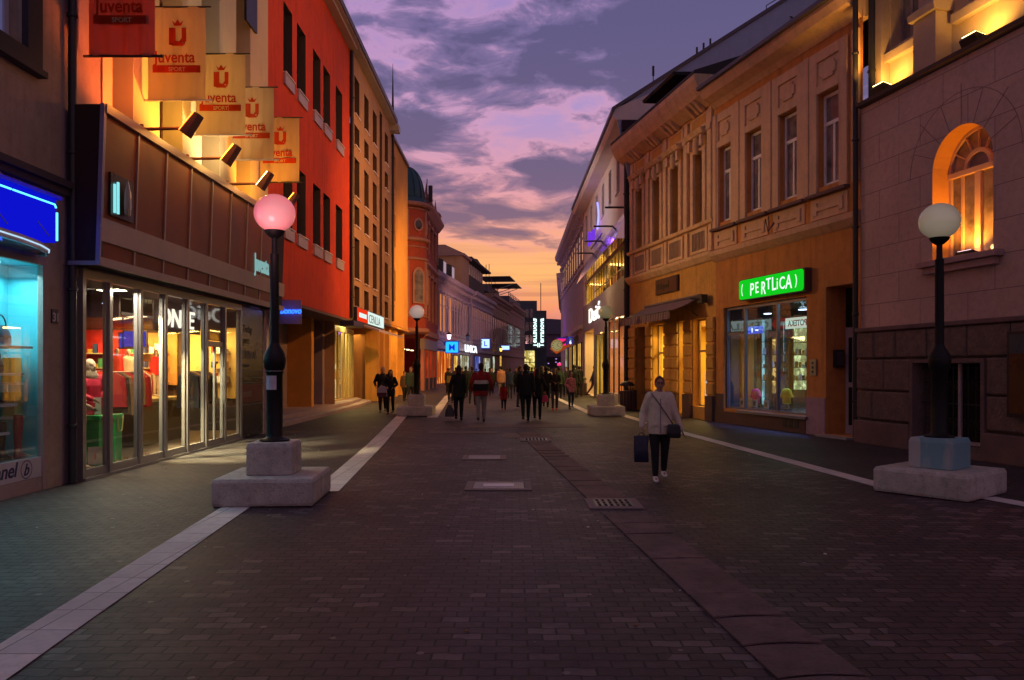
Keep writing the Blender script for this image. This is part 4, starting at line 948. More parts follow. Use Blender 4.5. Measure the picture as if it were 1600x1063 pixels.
mb = MB(FL); mb.prism([(.02, 3.52), (1.12, 3.16), (1.12, 3.24), (.02, 3.60)], 0, 31.6, 38.5); mb.build('slab', M('pale canopy sheet', (.5, .42, .42), .5), t)
mb = MB(FL); mb.box(29.6, 31.58, -.02, .5, 3.3, 3.5); mb.build('dark_return', M('dark canopy return', (.03, .03, .06), .4), t)

# ================================================================= LEFT 5: orange building on columns
m_org = M('orange ochre render', (.64, .31, .07), .88, var=.14, vs=.7, bump=.2, streak=.35, dirt=.15)
b = thing('orange_building', 'plain orange ochre building raised on square columns', 'building', (-6.5, 46, 0))
holes = [(42.5, 43.6, 11.6, 13.4), (42.5, 43.6, 8.4, 10.2), (42.5, 43.6, 5.4, 7.1)]
mb = MB(FL); mb.wall(42.05, 48.6, 4.05, 14.15, 0, holes, .25)
n = 8; rad = 1.0
for i in range(n):
    a0, a1 = math.pi/2 * i/n, math.pi/2 * (i+1)/n
    p = [(48.6 + rad * math.sin(a), -rad + rad * math.cos(a)) for a in (a0, a1)]
    mb.face([(p[0][0], p[0][1], 4.05), (p[1][0], p[1][1], 4.05), (p[1][0], p[1][1], 14.15), (p[0][0], p[0][1], 14.15)])
mb.face([(49.6, -1, 4.05), (49.6, -9, 4.05), (49.6, -9, 14.15), (49.6, -1, 14.15)])
mb.build('wall', m_org, b)
for h in holes: window(b, FL, *h, -.24, m_deep, m_pane, nv=0, fw=.05)
mb = MB(FL); mb.box(42.05, 48.6, -8.9, .12, 14.15, 14.32); mb.build('roof_edge', m_zinc, b); mb = MB(FL); mb.box(42.05, 49.5, -8.9, -.02, 3.95, 4.045); mb.build('soffit', m_org, b)
for i, s in enumerate((39.9, 41.6, 43.6, 46.2, 49.0)):
    mb = MB(FL); mb.box(s - .32, s + .32, -.95, -.30, 0, 3.94); mb.build('column', m_org, b, bevel=.02)
mb = MB(FL); mb.box(42.0, 49.4, -3.1, -2.95, 0, 3.94); mb.build('arcade_wall', M('dark red arcade wall', (.22, .03, .02), .7), b)
mb = MB(FL); mb.box(42.6, 48.8, -2.94, -2.90, .4, 2.8); mb.build('shop_glass', M_emit('amber shop glass', (.55, .22, .03), .55, (.15, .03, .01), (1.2, .6)), b)
lamp('AREA', 'arcade_lamp', tuple(FL.P(45, -1.9, 3.85)), 150, (1, .55, .12), 1.0, tuple(FL.P(45, -1.6, 0)), parent=b, sy=6)
lamp('AREA', 'arcade_lamp', tuple(FL.P(40.8, -1.8, 3.85)), 60, (1, .5, .10), .8, tuple(FL.P(39.5, -1.5, 0)), parent=b, sy=3)

# ================================================================= LEFT 6: red baroque corner house with dome
m_bar = M('dark red stucco', (.42, .075, .045), .85, var=.12, bump=.3, streak=.2)
m_bart = M('pinkish stucco trim', (.46, .22, .18), .8, var=.1, dirt=.2)
m_cop = M('verdigris copper', (.055, .16, .17), .55, metal=.3, var=.35, vs=1.5, col2=(.03, .08, .11), streak=.4)
b = thing('domed_corner_house', 'dark red baroque corner house with a green copper dome over its round turret', 'building', (-7.0, 60, 0))
TX, TY = -7.85, 57.0
mb = MB(); mb.lathe(TX, TY, [(1.62, 4.4), (1.62, 10.6), (1.62, 13.2)], 28); mb.build('turret', m_bar, b, smooth=True)
prof = []
for z, r, h_ in ((4.2, 1.85, .35), (5.3, 1.75, .18), (9.4, 1.78, .22), (10.3, 1.72, .15), (10.75, 1.9, .28), (13.0, 1.75, .15), (13.25, 2.0, .30)):
    mb = MB(); mb.lathe(TX, TY, [(r - .15, z), (r - .02, z + h_ * .25), (r, z + h_ * .7), (r - .1, z + h_), (1.5, z + h_)], 28); mb.build('string_course', m_bart, b, smooth=False)
mb = MB(); mb.lathe(TX, TY, [(1.62, 13.5), (1.60, 13.7), (1.5, 13.95), (1.40, 14.0)], 28); mb.lathe(TX, TY, [(1.42 * math.cos(R(a)) ** .8 + .02, 14.0 + 2.35 * math.sin(R(a)) ** 1.05) for a in (0, 10, 20, 30, 40, 50, 60, 70, 78, 85, 89)] + [(.05, 16.6), (.12, 16.75), (.02, 17.1)], 28); mb.build('dome', m_cop, b, smooth=True)
mb = MB()
for k in range(14):
    a = 2 * math.pi * k / 14; pts = [((1.45 * math.cos(R(e)) ** .8 + .02) * math.cos(a) + TX, (1.45 * math.cos(R(e)) ** .8 + .02) * math.sin(a) + TY, 14.0 + 2.37 * math.sin(R(e)) ** 1.05) for e in range(0, 90, 11)]
    mb.tube(pts, .03, 5)
mb.build('dome_rib', m_cop, b)
for k in range(8):  # oculi and arched windows round the drum
    a = R(-75 + 30 * k); ux, uy = -math.sin(a), math.cos(a); cxp, cyp = TX + 1.62 * math.cos(a), TY + 1.62 * math.sin(a)
    f = Fr(cxp, cyp, ux, uy, math.cos(a), math.sin(a))
    if k % 2 == 1:
        mb = MB(f); mb.prism([(.42 * math.cos(2*math.pi*i/20), 11.95 + .42 * math.sin(2*math.pi*i/20) * 1.15) for i in range(20)], 1, -.06, .06)
        o = mb.build('oculus', m_bart, b); mb = MB(f); mb.prism([(.29 * math.cos(2*math.pi*i/20), 11.95 + .29 * math.sin(2*math.pi*i/20) * 1.15) for i in range(20)], 1, .061, .075); mb.build('pane', m_pane, o)
        arc = [(-.52, 6.3), (.52, 6.3)] + [(.52 * math.cos(math.pi * i/12), 8.3 + .62 * math.sin(math.pi*i/12)) for i in range(13)]
        mb = MB(f); mb.prism(arc, 1, -.1, .07); o = mb.build('arched_window', m_bart, b)
        arc = [(-.38, 6.4), (.38, 6.4)] + [(.38 * math.cos(math.pi * i/12), 8.25 + .46 * math.sin(math.pi*i/12)) for i in range(13)]
        mb = MB(f); mb.prism(arc, 1, .071, .085); mb.build('pane', m_pane2, o)
    else:
        mb = MB(f); mb.box(-.14, .14, -.05, .10, 5.5, 9.35); mb.build('pilaster', m_bart, b)
        mb = MB(f); mb.box(-.12, .12, -.05, .08, 11.1, 13.0); mb.build('pilaster', m_bart, b)
FB = Fr(-6.55, 57.6, .012, 1)
holes = [(s, s + 1.1, z, z + h_) for s in (1.6, 3.9, 6.2) for z, h_ in ((5.9, 2.7), (10.9, 1.6))]
mb = MB(FB); mb.wall(.6, 9.4, 3.9, 13.4, 0, holes, .25); mb.face([(.6, 0, 3.9), (.6, -2, 3.9), (.6, -2, 13.4), (.6, 0, 13.4)]); mb.face([(9.4, 0, 0), (9.4, -6, 0), (9.4, -6, 13.4), (9.4, 0, 13.4)]); mb.build('wall', m_bar, b)
for h in holes:
    o = window(b, FB, *h, -.2, m_bart, m_pane2, nv=1, trans=.7, sill=m_bart); q = MB(FB); q.box(h[0] - .18, h[1] + .18, .003, .22, h[3] + .12, h[3] + .3); q.build('hood', m_bart, o)
mb = MB(FB)
for s in (.85, 3.1, 5.4, 7.7, 9.1): mb.box(s, s + .28, .003, .14, 5.3, 9.3); mb.box(s, s + .28, .003, .12, 10.5, 13.2)
mb.each('pilaster', m_bart, b)
mb = MB(FB); mb.prism([(0.003, 13.2), (.2, 13.3), (.55, 13.75), (.62, 13.95), (0.003, 13.95)], 0, .5, 9.6); mb.prism([(.003, 9.4), (.22, 9.5), (.22, 9.75), (.003, 9.8)], 0, .6, 9.4); mb.prism([(.003, 4.0), (.2, 4.1), (.2, 4.5), (.003, 4.6)], 0, .6, 9.4); mb.each('cornice', m_bart, b)
for s in (2.2, 8.6):
    mb = MB(FB); mb.box(s - .45, s + .45, -.5, .4, 13.96, 14.6); mb.rings([[(s + a * q, -.05 + c * q, z) for a, c in ((-.5, -.5), (.5, -.5), (.5, .5), (-.5, .5))] for q, z in ((1, 14.6), (.9, 14.7), (.25, 15.0), (.1, 15.5), (.02, 15.9))]); mb.build('finial', m_bart, b)
t = thing('roof_antenna', 'dark box antenna fixed beside the green copper dome', 'antenna', (TX + 1.9, TY, 13.6))
mb = MB(); mb.box(TX + 1.75, TX + 2.05, TY - .12, TY + .12, 13.8, 15.0); mb.build('panel', m_dark, t, bevel=.02); mb = MB(); mb.tube([(TX + 1.65, TY, 13.5), (TX + 1.65, TY, 15.5)], .03); mb.build('mast', m_dark, t)
mb = MB(FB); mb.box(-3.4, 9.4, -3.0, -2.9, 0, 4.0); mb.build('ground_wall', M('red ground wall', (.5, .06, .02), .7), b)
mb = MB(FB); mb.box(.4, 9.4, -.3, .05, 3.1, 3.88); mb.box(-3.5, .4, -1.9, -1.6, 3.1, 3.88); mb.each('fascia_band', M('grey fascia', (.32, .26, .27), .6), b)
mb = MB(FB); mb.box(.4, 1.2, -.25, 0, 0, 3.09); mb.box(3.6, 4.2, -.25, 0, 0, 3.09); mb.box(6.4, 7.0, -.25, 0, 0, 3.09); mb.box(8.8, 9.4, -.25, 0, 0, 3.09); mb.each('pier', m_bart, b)
mb = MB(FB); mb.box(1.2, 3.6, -.16, -.1, .9, 3.05); mb.box(4.2, 6.4, -.16, -.1, .9, 3.05); mb.box(7.0, 8.8, -.16, -.1, .9, 3.05); mb.each('shop_window', M_emit('red lit shop', (.75, .06, .01), .8, (.35, .03, .01), (1.4, .5)), b)
mb = MB(FB); mb.box(1.2, 3.6, -.2, -.04, 0, .9); mb.box(4.2, 6.4, -.2, -.04, 0, .9); mb.box(7.0, 8.8, -.2, -.04, 0, .9); mb.each('shop_plinth', M('dark stone', (.08, .06, .07), .6), b)
for i in range(3):
    mb = MB(FB); mb.box(-2.6 + i * 2.2, -1.9 + i * 2.2, -1.2 + .0, -1.05, 3.0, 3.07); mb.build('ceiling_lamp', M_emit('warm lamp strip', (1, .8, .45), 3), b)
lamp('AREA', 'arcade_lamp', tuple(FB.P(-1.0, -1.4, 2.95)), 45, (1, .25, .06), .6, tuple(FB.P(-1, -1.8, 0)), parent=b, sy=3)
mb = MB(FB); mb.box(-3.8, 9.4, -8, -7.9, 0, 13); mb.build('rear_wall', m_bar, b)

# ================================================================= LEFT 7+: far row of old two-storey fronts
def old_front(label, s0, s1, H, wm, tm, nwin, lit=(), roof=2.2, fr=FLF, gz=(0, 3.3), wz=(5.0, 8.5), shops=(), cat='building', gcol=None, par=True, wpart=.46, d=0.0, pil=True):
    L_ = s1 - s0
    b = thing('old_town_house', label, cat, tuple(fr.P((s0 + s1) / 2, 0, 0)), 'old houses of the far street')
    step = L_ / nwin; holes = []
    for i in range(nwin):
        c = s0 + step * (i + .5); holes.append((c - step * wpart / 2, c + step * wpart / 2, *wz))
    mb = MB(fr); mb.wall(s0, s1, gz[1] + .3, H - .9, d, holes, .07); mb.face([(s0, d, 0), (s0, d - 7, 0), (s0, d - 7, H), (s0, d, H)]); mb.face([(s1, d, 0), (s1, d - 7, 0), (s1, d - 7, H), (s1, d, H)])
    mb.box(s0 + .01, s1 - .01, d - .2, d - .01, 0, gz[1] + .298); mb.build('wall', wm, b)
    for i, h in enumerate(holes):
        window(b, fr, *h, d - .035, m_white if i % 3 else tm, M_emit('lit amber pane', (.9, .28, .07), .8) if i in lit else m_pane, nv=0, trans=.68, fw=.07, dp=.03)  # amber panes: warm reflection put in as a glow
    mb = MB(fr)
    if pil:
        for i in range(nwin + 1):
            c = min(max(s0 + step * i, s0 + .16), s1 - .16); mb.box(c - .13, c + .13, d + .003, d + .03, wz[0] - .3, H - 1.5)
        mb.each('pilaster', tm, b)
    mb = MB(fr)
    for h in holes: mb.box(h[0] - .14, h[1] + .14, d + .003, d + .16, h[3] + .10, h[3] + .24); mb.box(h[0] - .1, h[1] + .1, d + .003, d + .12, h[2] - .14, h[2] - .03)
    mb.each('window_moulding', tm, b)
    mb = MB(fr); mb.prism([(d + .003, gz[1] + .05), (d + .22, gz[1] + .15), (d + .22, gz[1] + .42), (d + .003, gz[1] + .5)], 0, s0, s1); mb.box(s0, s1, d + .003, d + .08, wz[0] - .55, wz[0] - .35); mb.each('string_course', tm, b)
    mb = MB(fr); mb.prism([(d - .3, H - .92), (d + .05, H - .92), (d + .18, H - .6), (d + .55, H - .38), (d + .62, H - .02), (d - .3, H)], 0, s0 - .02, s1 - .02)
    mb.box(s0, s1, d + .003, d + .10, H - 1.5, H - 1.35); mb.build('cornice', tm, b)
    mb = MB(fr); n = max(3, int(L_ / .9))
    for i in range(n): c = s0 + (i + .5) * L_ / n; mb.box(c - .11, c + .11, d + .11, d + .42, H - .86, H - .62)
    mb.each('dentil', tm, b)
    if roof:
        mb = MB(fr); mb.prism([(d + .45, H + .01), (d - .1, H + .05), (d - 2.2, H + roof), (d - 7, H + roof + .5), (d - 7, H - .3), (d - .3, H - .3)], 0, s0 + .01, s1 - .01); mb.build('roof', m_roof, b)
    for (a, c, z0, z1, mt) in shops:
        mb = MB(fr); mb.box(a, c, d + .002, d + .05, z0, z1); o = mb.build('shop_window', mt, b)
        mb = MB(fr); mb.box(a - .07, a, d + .002, d + .09, z0 - .1, z1 + .08); mb.box(c, c + .07, d + .002, d + .09, z0 - .1, z1 + .08); mb.box(a, c, d + .002, d + .09, z1, z1 + .08)
        n = max(1, int((c - a) / 1.1))
        for k in range(1, n): x = a + (c - a) * k / n; mb.box(x - .03, x + .03, d + .05, d + .075, z0, z1)
        mb.build('frame', m_dark, o)
    return b
e_org = M_emit('orange string light window', (1.0, .36, .04), 1.3, (.45, .07, .01), (2.6, .35), .5)
e_yel = M_emit('yellow shop window', (1.0, .68, .16), 1.2, (.6, .30, .05), (1.6, 1.0), .4)
e_pale = M_emit('pale shop window', (.75, .85, .70), 1.0, (.35, .30, .15), (1.6, 1.0), .3)
e_blue = M_emit('blue shop window', (.35, .45, 1.0), .9, (.08, .10, .5), (1.5, .8), .4)
m_pur = M('dusty lilac stucco', (.44, .32, .34), .85, var=.1, streak=.2, dirt=.15)
m_purt = M('pale lilac trim', (.55, .44, .46), .8, dirt=.2)
m_blu = M('blue grey stucco', (.40, .34, .40), .85, streak=.2)
m_och = M('dull ochre stucco', (.42, .26, .15), .85, streak=.2)
m_mau = M('rose brown stucco', (.36, .21, .20), .85, streak=.2)
m_mat = M('rose brown trim', (.34, .22, .20), .8)
old_front('long lilac old house with pilasters and orange lit shop windows, right after the domed house', .6, 19.6, 10.2, m_pur, m_purt, 13, (0, 2, 3, 5), 2.0,
          shops=((1.6, 8.6, .3, 3.2, e_org), (10.0, 12.2, .3, 2.9, e_yel), (13.4, 18.6, .3, 3.0, e_pale)))
old_front('blue grey old house with a glazed loft on its roof, second of the far row', 19.6, 35.4, 10.2, m_blu, m_purt, 11, (), 1.2, shops=((21, 25, .3, 3.0, e_blue), (27.5, 33, .3, 2.9, e_pale)), d=.25)
old_front('dull ochre old house with a yellow shop window, third of the far row', 35.4, 56, 11.5, m_och, m_mat, 11, (), 1.2, shops=((37, 39, .3, 3.2, e_pale), (44, 46, .3, 3.6, e_yel)), wpart=.4)
old_front('rose brown old house closing the far row before the dark office block', 56, 79, 12.0, m_mau, m_mat, 12, (), 1.4, shops=(), wpart=.4)
# roof structures on the far row
t = thing('dormer', 'blue lit twin roof windows above the lilac house', 'dormer', tuple(FLF.P(7, -1.6, 11)))
for s in (8.0, 12.2):
    mb = MB(FLF); mb.prism([(-.6, 10.7), (-.6, 12.1), (-.9, 12.25), (-2.3, 12.25), (-1.2, 10.7)], 0, s, s + 1.6); o = mb.build('dormer_box', m_roof, t)
    mb = MB(FLF); mb.box(s + .2, s + 1.4, -.59, -.56, 10.9, 12.0); mb.build('pane', M('sky blue pane', (.10, .22, .42), .15, spec=.9, emit=(.06, .16, .4), es=.5), o)
t = thing('roof_loft', 'glazed loft with a flat dark roof and lit posts above the blue grey house', 'roof loft', tuple(FLF.P(24, -1, 10.2)))
mb = MB(FLF); mb.box(16.0, 20.2, -4, -.2, 10.22, 13.6); mb.build('pier_block', m_och, t)
mb = MB(FLF); mb.box(15.6, 20.5, -4.2, .1, 13.6, 13.85); mb.prism([(.0, 13.86), (-2, 14.8), (-4.2, 14.8), (-4.2, 13.86)], 0, 15.8, 20.4); mb.build('pier_cap', m_mat, t)
mb = MB(FLF); mb.box(20.6, 34.0, -4, -.6, 10.22, 12.4); mb.build('lower_wall', m_roof, t)
mb = MB(FLF); mb.box(20.6, 34.0, -3.8, -.9, 12.4, 13.9); mb.build('glazing', M('loft glass', (.06, .05, .08), .1, spec=1, emit=(.4, .2, .2), es=.12), t)
mb = MB(FLF)
for i in range(9): mb.box(20.7 + i * 1.62, 20.85 + i * 1.62, -.9, -.78, 12.4, 13.9)
mb.each('post', M('lit posts', (.5, .4, .4), .5), t)
mb = MB(FLF); mb.box(20.4, 35.2, -4.4, .1, 13.92, 14.15); mb.prism([(20.4, 14.16), (35.2, 14.16), (28, 14.9)], 1, -4, -.5); mb.build('roof', m_roof, t)
m_far = M('hazy slate', (.13, .12, .16), .7)  # slate colour paled for distance haze
t = thing('roof_terrace', 'thin stepped shading slabs on posts over the far roofs', 'roof canopy', tuple(FLF.P(56, -1, 12.5)))
mb = MB(FLF); mb.box(48, 60, -6, -2.2, 11.6, 14.0); mb.build('attic_block', m_far, t)
mb = MB(FLF); mb.box(50, 57, -4, .8, 15.3, 15.42); mb.box(52, 59, -4, 1.6, 14.4, 14.52); mb.each('shading_slab', m_zinc, t)
mb = MB(FLF)
for s in (52, 56, 59): mb.tube([(s, -2.1, 13.4), (s, .9, 14.38)], .05); mb.tube([(s, -2.3, 14.0), (s, -2.3, 15.3)], .05)
mb.each('strut', m_white, t)
mb = MB(FLF); mb.box(62, 79, -5, -.8, 12.0, 13.6); mb.build('glazed_block', m_far, t)
mb = MB(FLF)
for z in (13.9, 14.2): mb.tube([(62, -.9, z), (79, -.9, z)], .05)
for i in range(8): mb.tube([(62 + i * 2.4, -.9, 13.6), (62 + i * 2.4, -.9, 14.2)], .05)
mb.build('railing', m_zinc, t)
for i, (s, h_, lab) in enumerate(((48, 16.9, 'thin aerial on the far ochre roof, left one of the pair'), (51, 17.4, 'thin aerial on the far ochre roof, right one of the pair'))):
    t = thing('aerial', lab, 'aerial', tuple(FLF.P(s, -2.5, 13.4)), 'aerials on the far roofs'); mb = MB(FLF); mb.tube([(s, -2.5, 13.4), (s, -2.5, h_)], .05, 5); mb.build('mast', m_dark, t)
# far signs and lanterns on the left row
def box_sign(fr, s, d0, z0, z1, wd, label, me, txt=None, tcol=None, th=.35, grp='lit signs of the far shops'):
    P0 = fr.P(s, 0, 0); f = camface(P0.x, P0.y)
    t = thing('box_sign', label, 'sign', (P0.x + d0 + wd / 2, P0.y, z0), grp)
    mb = MB(f); mb.box(d0, d0 + wd, -th, 0, z0, z1); mb.build('case', M('deep blue case', (.01, .02, .25), .4, emit=(.0, .02, .5), es=.6), t)
    mb = MB(f); mb.box(d0 + .08, d0 + wd - .08, .001, .02, z0 + .08, z1 - .08); mb.build('face', me, t)
    mb = MB(f); mb.box(-.02, d0, -.15, -.10, (z0 + z1) / 2, (z0 + z1) / 2 + .05); mb.build('arm', m_dark, t)
    if txt: text_mb(f, txt, d0 + wd / 2, .024, (z0 + z1) / 2 - .3, min(.9, (z1 - z0) * .7), .004, 1, bold=.02, align='CENTER').build('lettering', tcol, t)
    return t
w_let = M_emit('white lit letters', (.85, .92, 1.0), 1.6)
box_sign(FLF, 5.5, .12, 3.05, 4.2, 1.3, 'cyan blue square box sign above the orange lit windows', M_emit('cyan sign face', (.02, .42, 1.0), 1.5), 'M', M_emit('deep blue letter', (.01, .03, .7), 1.0))
box_sign(FLF, 26.2, .2, 4.0, 5.2, 1.1, 'small blue and white box sign on the blue grey house', M_emit('white blue face', (.45, .68, 1.0), 1.5), 'L', M_emit('deep blue letter', (.01, .03, .7), 1.0))
box_sign(FLF, 44, .2, 4.2, 4.9, 1.3, 'narrow blue and white box sign farther down the left row', M_emit('white blue face', (.45, .68, 1.0), 1.5))
t = thing('letter_sign', 'row of separate white lit letters on the lilac house', 'sign', tuple(FLF.P(12, .2, 3.4)))
text_mb(FLF, 'UNICA', 12.4, .75, 3.35, 1.05, .04, 1, bold=.03, sx=2.3).build('lettering', w_let, t)
mb = MB(FLF); mb.box(12.2, 21.4, .68, .71, 3.26, 3.31); mb.build('rail', m_dark, t)
def lantern(fr, s, d, z, label, col, es):
    t = thing('wall_lantern', label, 'lantern', tuple(fr.P(s, d, z)), 'lanterns on the far houses')
    mb = MB(fr); mb.lathe(s, d, [(.03, z), (.14, z + .05), (.22, z + .45)], 6); mb.build('glass', M_emit('lantern ' + label[:8], col, es), t)
    mb = MB(fr); mb.lathe(s, d, [(.26, z + .452), (.20, z + .55), (.05, z + .68), (.02, z + .8)], 6); mb.build('cap', m_dark, t)
    mb = MB(fr); mb.tube([(s, -.05 if d > 0 else .05, z + .1), (s, d * .6, z - .35), (s, d, z)], .025, 5); mb.build('bracket', m_dark, t)
lantern(FLF, 3.6, .9, 4.25, 'pinkish wall lantern in front of the cyan box sign', (1, .55, .7), 3)
lantern(FLF, 13.2, .9, 4.5, 'dark unlit wall lantern between the lit letters', (.10, .08, .15), .5)
lantern(FLF, 39, .9, 3.9, 'amber wall lantern on the ochre house', (1, .6, .1), 2.2)
lamp('POINT', 'sign_glow', tuple(FLF.P(6, 2.2, 4.0)), 22, (.15, .2, 1.0), .4)
lamp('AREA', 'shop_lamp', tuple(FLF.P(5, .3, 3.0)), 90, (1, .42, .08), .5, tuple(FLF.P(5, 3, 0)), sy=6)
lamp('AREA', 'shop_lamp', tuple(FLF.P(16, .3, 3.0)), 60, (1, .75, .35), .5, tuple(FLF.P(16, 3, 0)), sy=5)

# ================================================================= END OF THE STREET
m_dkb = M('dark teal office wall', (.07, .095, .12), .5, var=.2)
b = thing('office_block', 'dark teal office block closing the left row, carrying the tall vertical lit sign', 'building', (5, 156, 0))
mb = MB(); mb.box(-4, 4.8, 150, 170, 0, 14.6); mb.box(4.8, 6.8, 154, 170, 0, 13.0); mb.build('wall', m_dkb, b)
for r in range(3):
    for c in range(2): mb = MB(); mb.box(2.6 + c * .85, 3.2 + c * .85, 149.94, 149.99, 6.3 + r * 2.5, 8.0 + r * 2.5); mb.build('window', m_pane2, b)
mb = MB(); mb.box(1.0, 4.4, 149.9, 149.98, .5, 5.0); mb.build('shop_window', M_emit('bright yellow shop', (1, .82, .3), 1.3, (.4, .3, .05), (.8, .8)), b)
mb = MB()
for i in range(4): mb.box(1.0 + i * 1.13 - .05, 1.0 + i * 1.13 + .05, 149.8, 149.89, .4, 5.05)
mb.box(1, 4.4, 149.8, 149.89, 2.7, 2.85); mb.build('shop_frame', m_dark, b)
t = thing('vertical_sign', 'tall vertical white lit shop name, doubled by its mirror image on the left', 'sign', (5.6, 149, 5.5))
f = Fr(5.05, 149.0, 1, 0, 0, -1)
mb = MB(f); mb.box(-1.1, 1.25, -.25, -.06, 5.4, 12.2); mb.build('backing', m_dkb, t)
for k, fl in ((0.12, False), (-.02, True)):
    # word runs upwards along z
    text_mb(f, 'Terranova', (1.0 if not fl else -.78), .0, 5.65, 1.28, .04, 1, flip=False, bold=.035, rot=math.pi / 2, sx=1.02).build('lettering', M_emit('mint white letters', (.75, 1.0, .95), 1.9), t) if not fl else None
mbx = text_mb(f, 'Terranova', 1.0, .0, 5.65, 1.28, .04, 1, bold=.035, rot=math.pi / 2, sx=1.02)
mbx.v = [(.06 - a, b_, c_) for a, b_, c_ in mbx.v]; mbx.build('mirrored_lettering', M_emit('mint white letters', (.75, 1.0, .95), 1.9), t)  # reflection of the word in glass, built as a second glowing row
mb = MB(); mb.tube([(5.7, 154.5, 12.9), (5.7, 154.5, 18.5)], .08, 5); o = mb.build('flag_mast', m_dark, None); tag(o, 'tall thin mast on the dark teal block', 'mast')
b = thing('gabled_house', 'distant violet grey house with a stepped roof at the end of the street', 'building', (14, 205, 0))
mb = MB(); mb.box(5, 26, 205, 220, 0, 10.5); mb.build('wall', M('violet grey stucco', (.16, .11, .16), .8), b)
mb = MB(); mb.prism([(5, 10.5), (26, 10.5), (26, 11.4), (16, 14.2), (9, 14.6), (7.5, 12.6), (5, 12.4)], 1, 204.5, 219); mb.build('roof', M('far roof', (.13, .12, .17), .8), b)
for i in range(3): mb = MB(); mb.box(7 + i * 3.2, 8.2 + i * 3.2, 204.9, 204.98, 5.5, 8); mb.build('window', m_pane2, b)
mb = MB(); mb.box(11, 12.4, 204.6, 204.9, 5.5, 9.5); mb.build('red_panel', M('dull red panel', (.35, .06, .04), .7), b)
b = thing('low_pavilion', 'dark low pavilion with small pinkish lights under the distant house', 'building', (9, 170, 0))
mb = MB(); mb.box(6.9, 13.4, 176, 182, 0, 4.2); mb.build('wall', m_deep, b)
mb = MB()
for i in range(7): x = 7.2 + random.random() * 5.5; z = 1.2 + random.random() * 2.6; mb.box(x, x + .3, 175.9, 175.98, z, z + .16)
mb.build('small_light', M_emit('small violet lights', (.55, .35, .9), 1.2), b)
mb = MB(); mb.box(10.2, 11.6, 175.9, 175.98, 2.2, 2.8); mb.build('red_light', M_emit('red pink light', (1, .05, .2), 1.2), b)
# ================================================================= RIGHT 1: mauve house with the arched window
m_ash = M_blocks('mauve ashlar render', (.72, .51, .43), (.68, .48, .41), (.20, .125, .115), 1.28, .625, .007, .88, .25, stain=.3)
m_ashp = M('mauve render plain', (.50, .33, .30), .88, var=.08, bump=.15, dirt=.12, streak=.2)
m_rust = M('rough brown plinth stone', (.20, .14, .115), .92, var=.25, vs=6, bump=1.6, bs=16, dirt=.35)
m_crm = M('warm cream moulding', (.55, .40, .28), .8, dirt=.15)
b = thing('arched_window_house', 'mauve house at the right edge with a floodlit arched window and rough stone plinth', 'building', tuple(FR1.P(4, 0, 0)))
AC, AR, AZ, AB = 3.035, .765, 5.58, 3.83   # arch centre, radius, springing, sill
mb = MB(FR1); mb.wall(0, 9, 2.55, 7.62, 0, [(AC - AR, AC + AR, AB, AZ + AR, .001), (6.4, 7.93, AB, AZ + AR, .4)], .0)
n = 20
arc = [(AC - AR * math.cos(math.pi * i / n), AZ + AR * math.sin(math.pi * i / n)) for i in range(n + 1)]
for i in range(n):
    (a, z0), (c, z1) = arc[i], arc[i + 1]; mb.face([(a, 0, z0), (c, 0, z1), (c, 0, AZ + AR), (a, 0, AZ + AR)])
mb.face([(0, 0, 2.5), (0, -.8, 2.5), (0, -.8, 7.62), (0, 0, 7.62)])
mb.build('wall', m_ash, b)
mb = MB(FR1); rec = -.46
out = [(AC - AR, AB)] + arc + [(AC + AR, AB)]
for i in range(len(out) - 1): (a, z0), (c, z1) = out[i], out[i + 1]; mb.face([(a, 0, z0), (c, 0, z1), (c, rec, z1), (a, rec, z0)])
mb.face([(AC - AR, 0, AB), (AC + AR, 0, AB), (AC + AR, rec, AB), (AC - AR, rec, AB)])
mb.build('arch_reveal', M('ochre reveal', (.66, .36, .10), .85, var=.08, dirt=.1), b)
mb = MB(FR1)  # joints of the wedge stones around the arch
for i in range(1, 8):
    a = math.pi * i / 8; c, s_ = -math.cos(a), math.sin(a); r0, r1 = AR + .004, AR + (.62 if i % 2 else .80)
    p = [(AC + c * r0 - s_ * .006, AZ + s_ * r0 + c * .006), (AC + c * r1 - s_ * .006, AZ + s_ * r1 + c * .006), (AC + c * r1 + s_ * .006, AZ + s_ * r1 - c * .006), (AC + c * r0 + s_ * .006, AZ + s_ * r0 - c * .006)]
    mb.prism(p, 1, .002, .005)
for i in range(24):
    a0, a1 = math.pi * i / 24, math.pi * (i + 1) / 24
    mb.prism([(AC - math.cos(a0) * 1.40, AZ + math.sin(a0) * 1.40), (AC - math.cos(a1) * 1.40, AZ + math.sin(a1) * 1.40), (AC - math.cos(a1) * 1.412, AZ + math.sin(a1) * 1.412), (AC - math.cos(a0) * 1.412, AZ + math.sin(a0) * 1.412)], 1, .002, .004)
mb.build('voussoir_joint', M('dark joint mauve', (.27, .175, .16), .9), b)
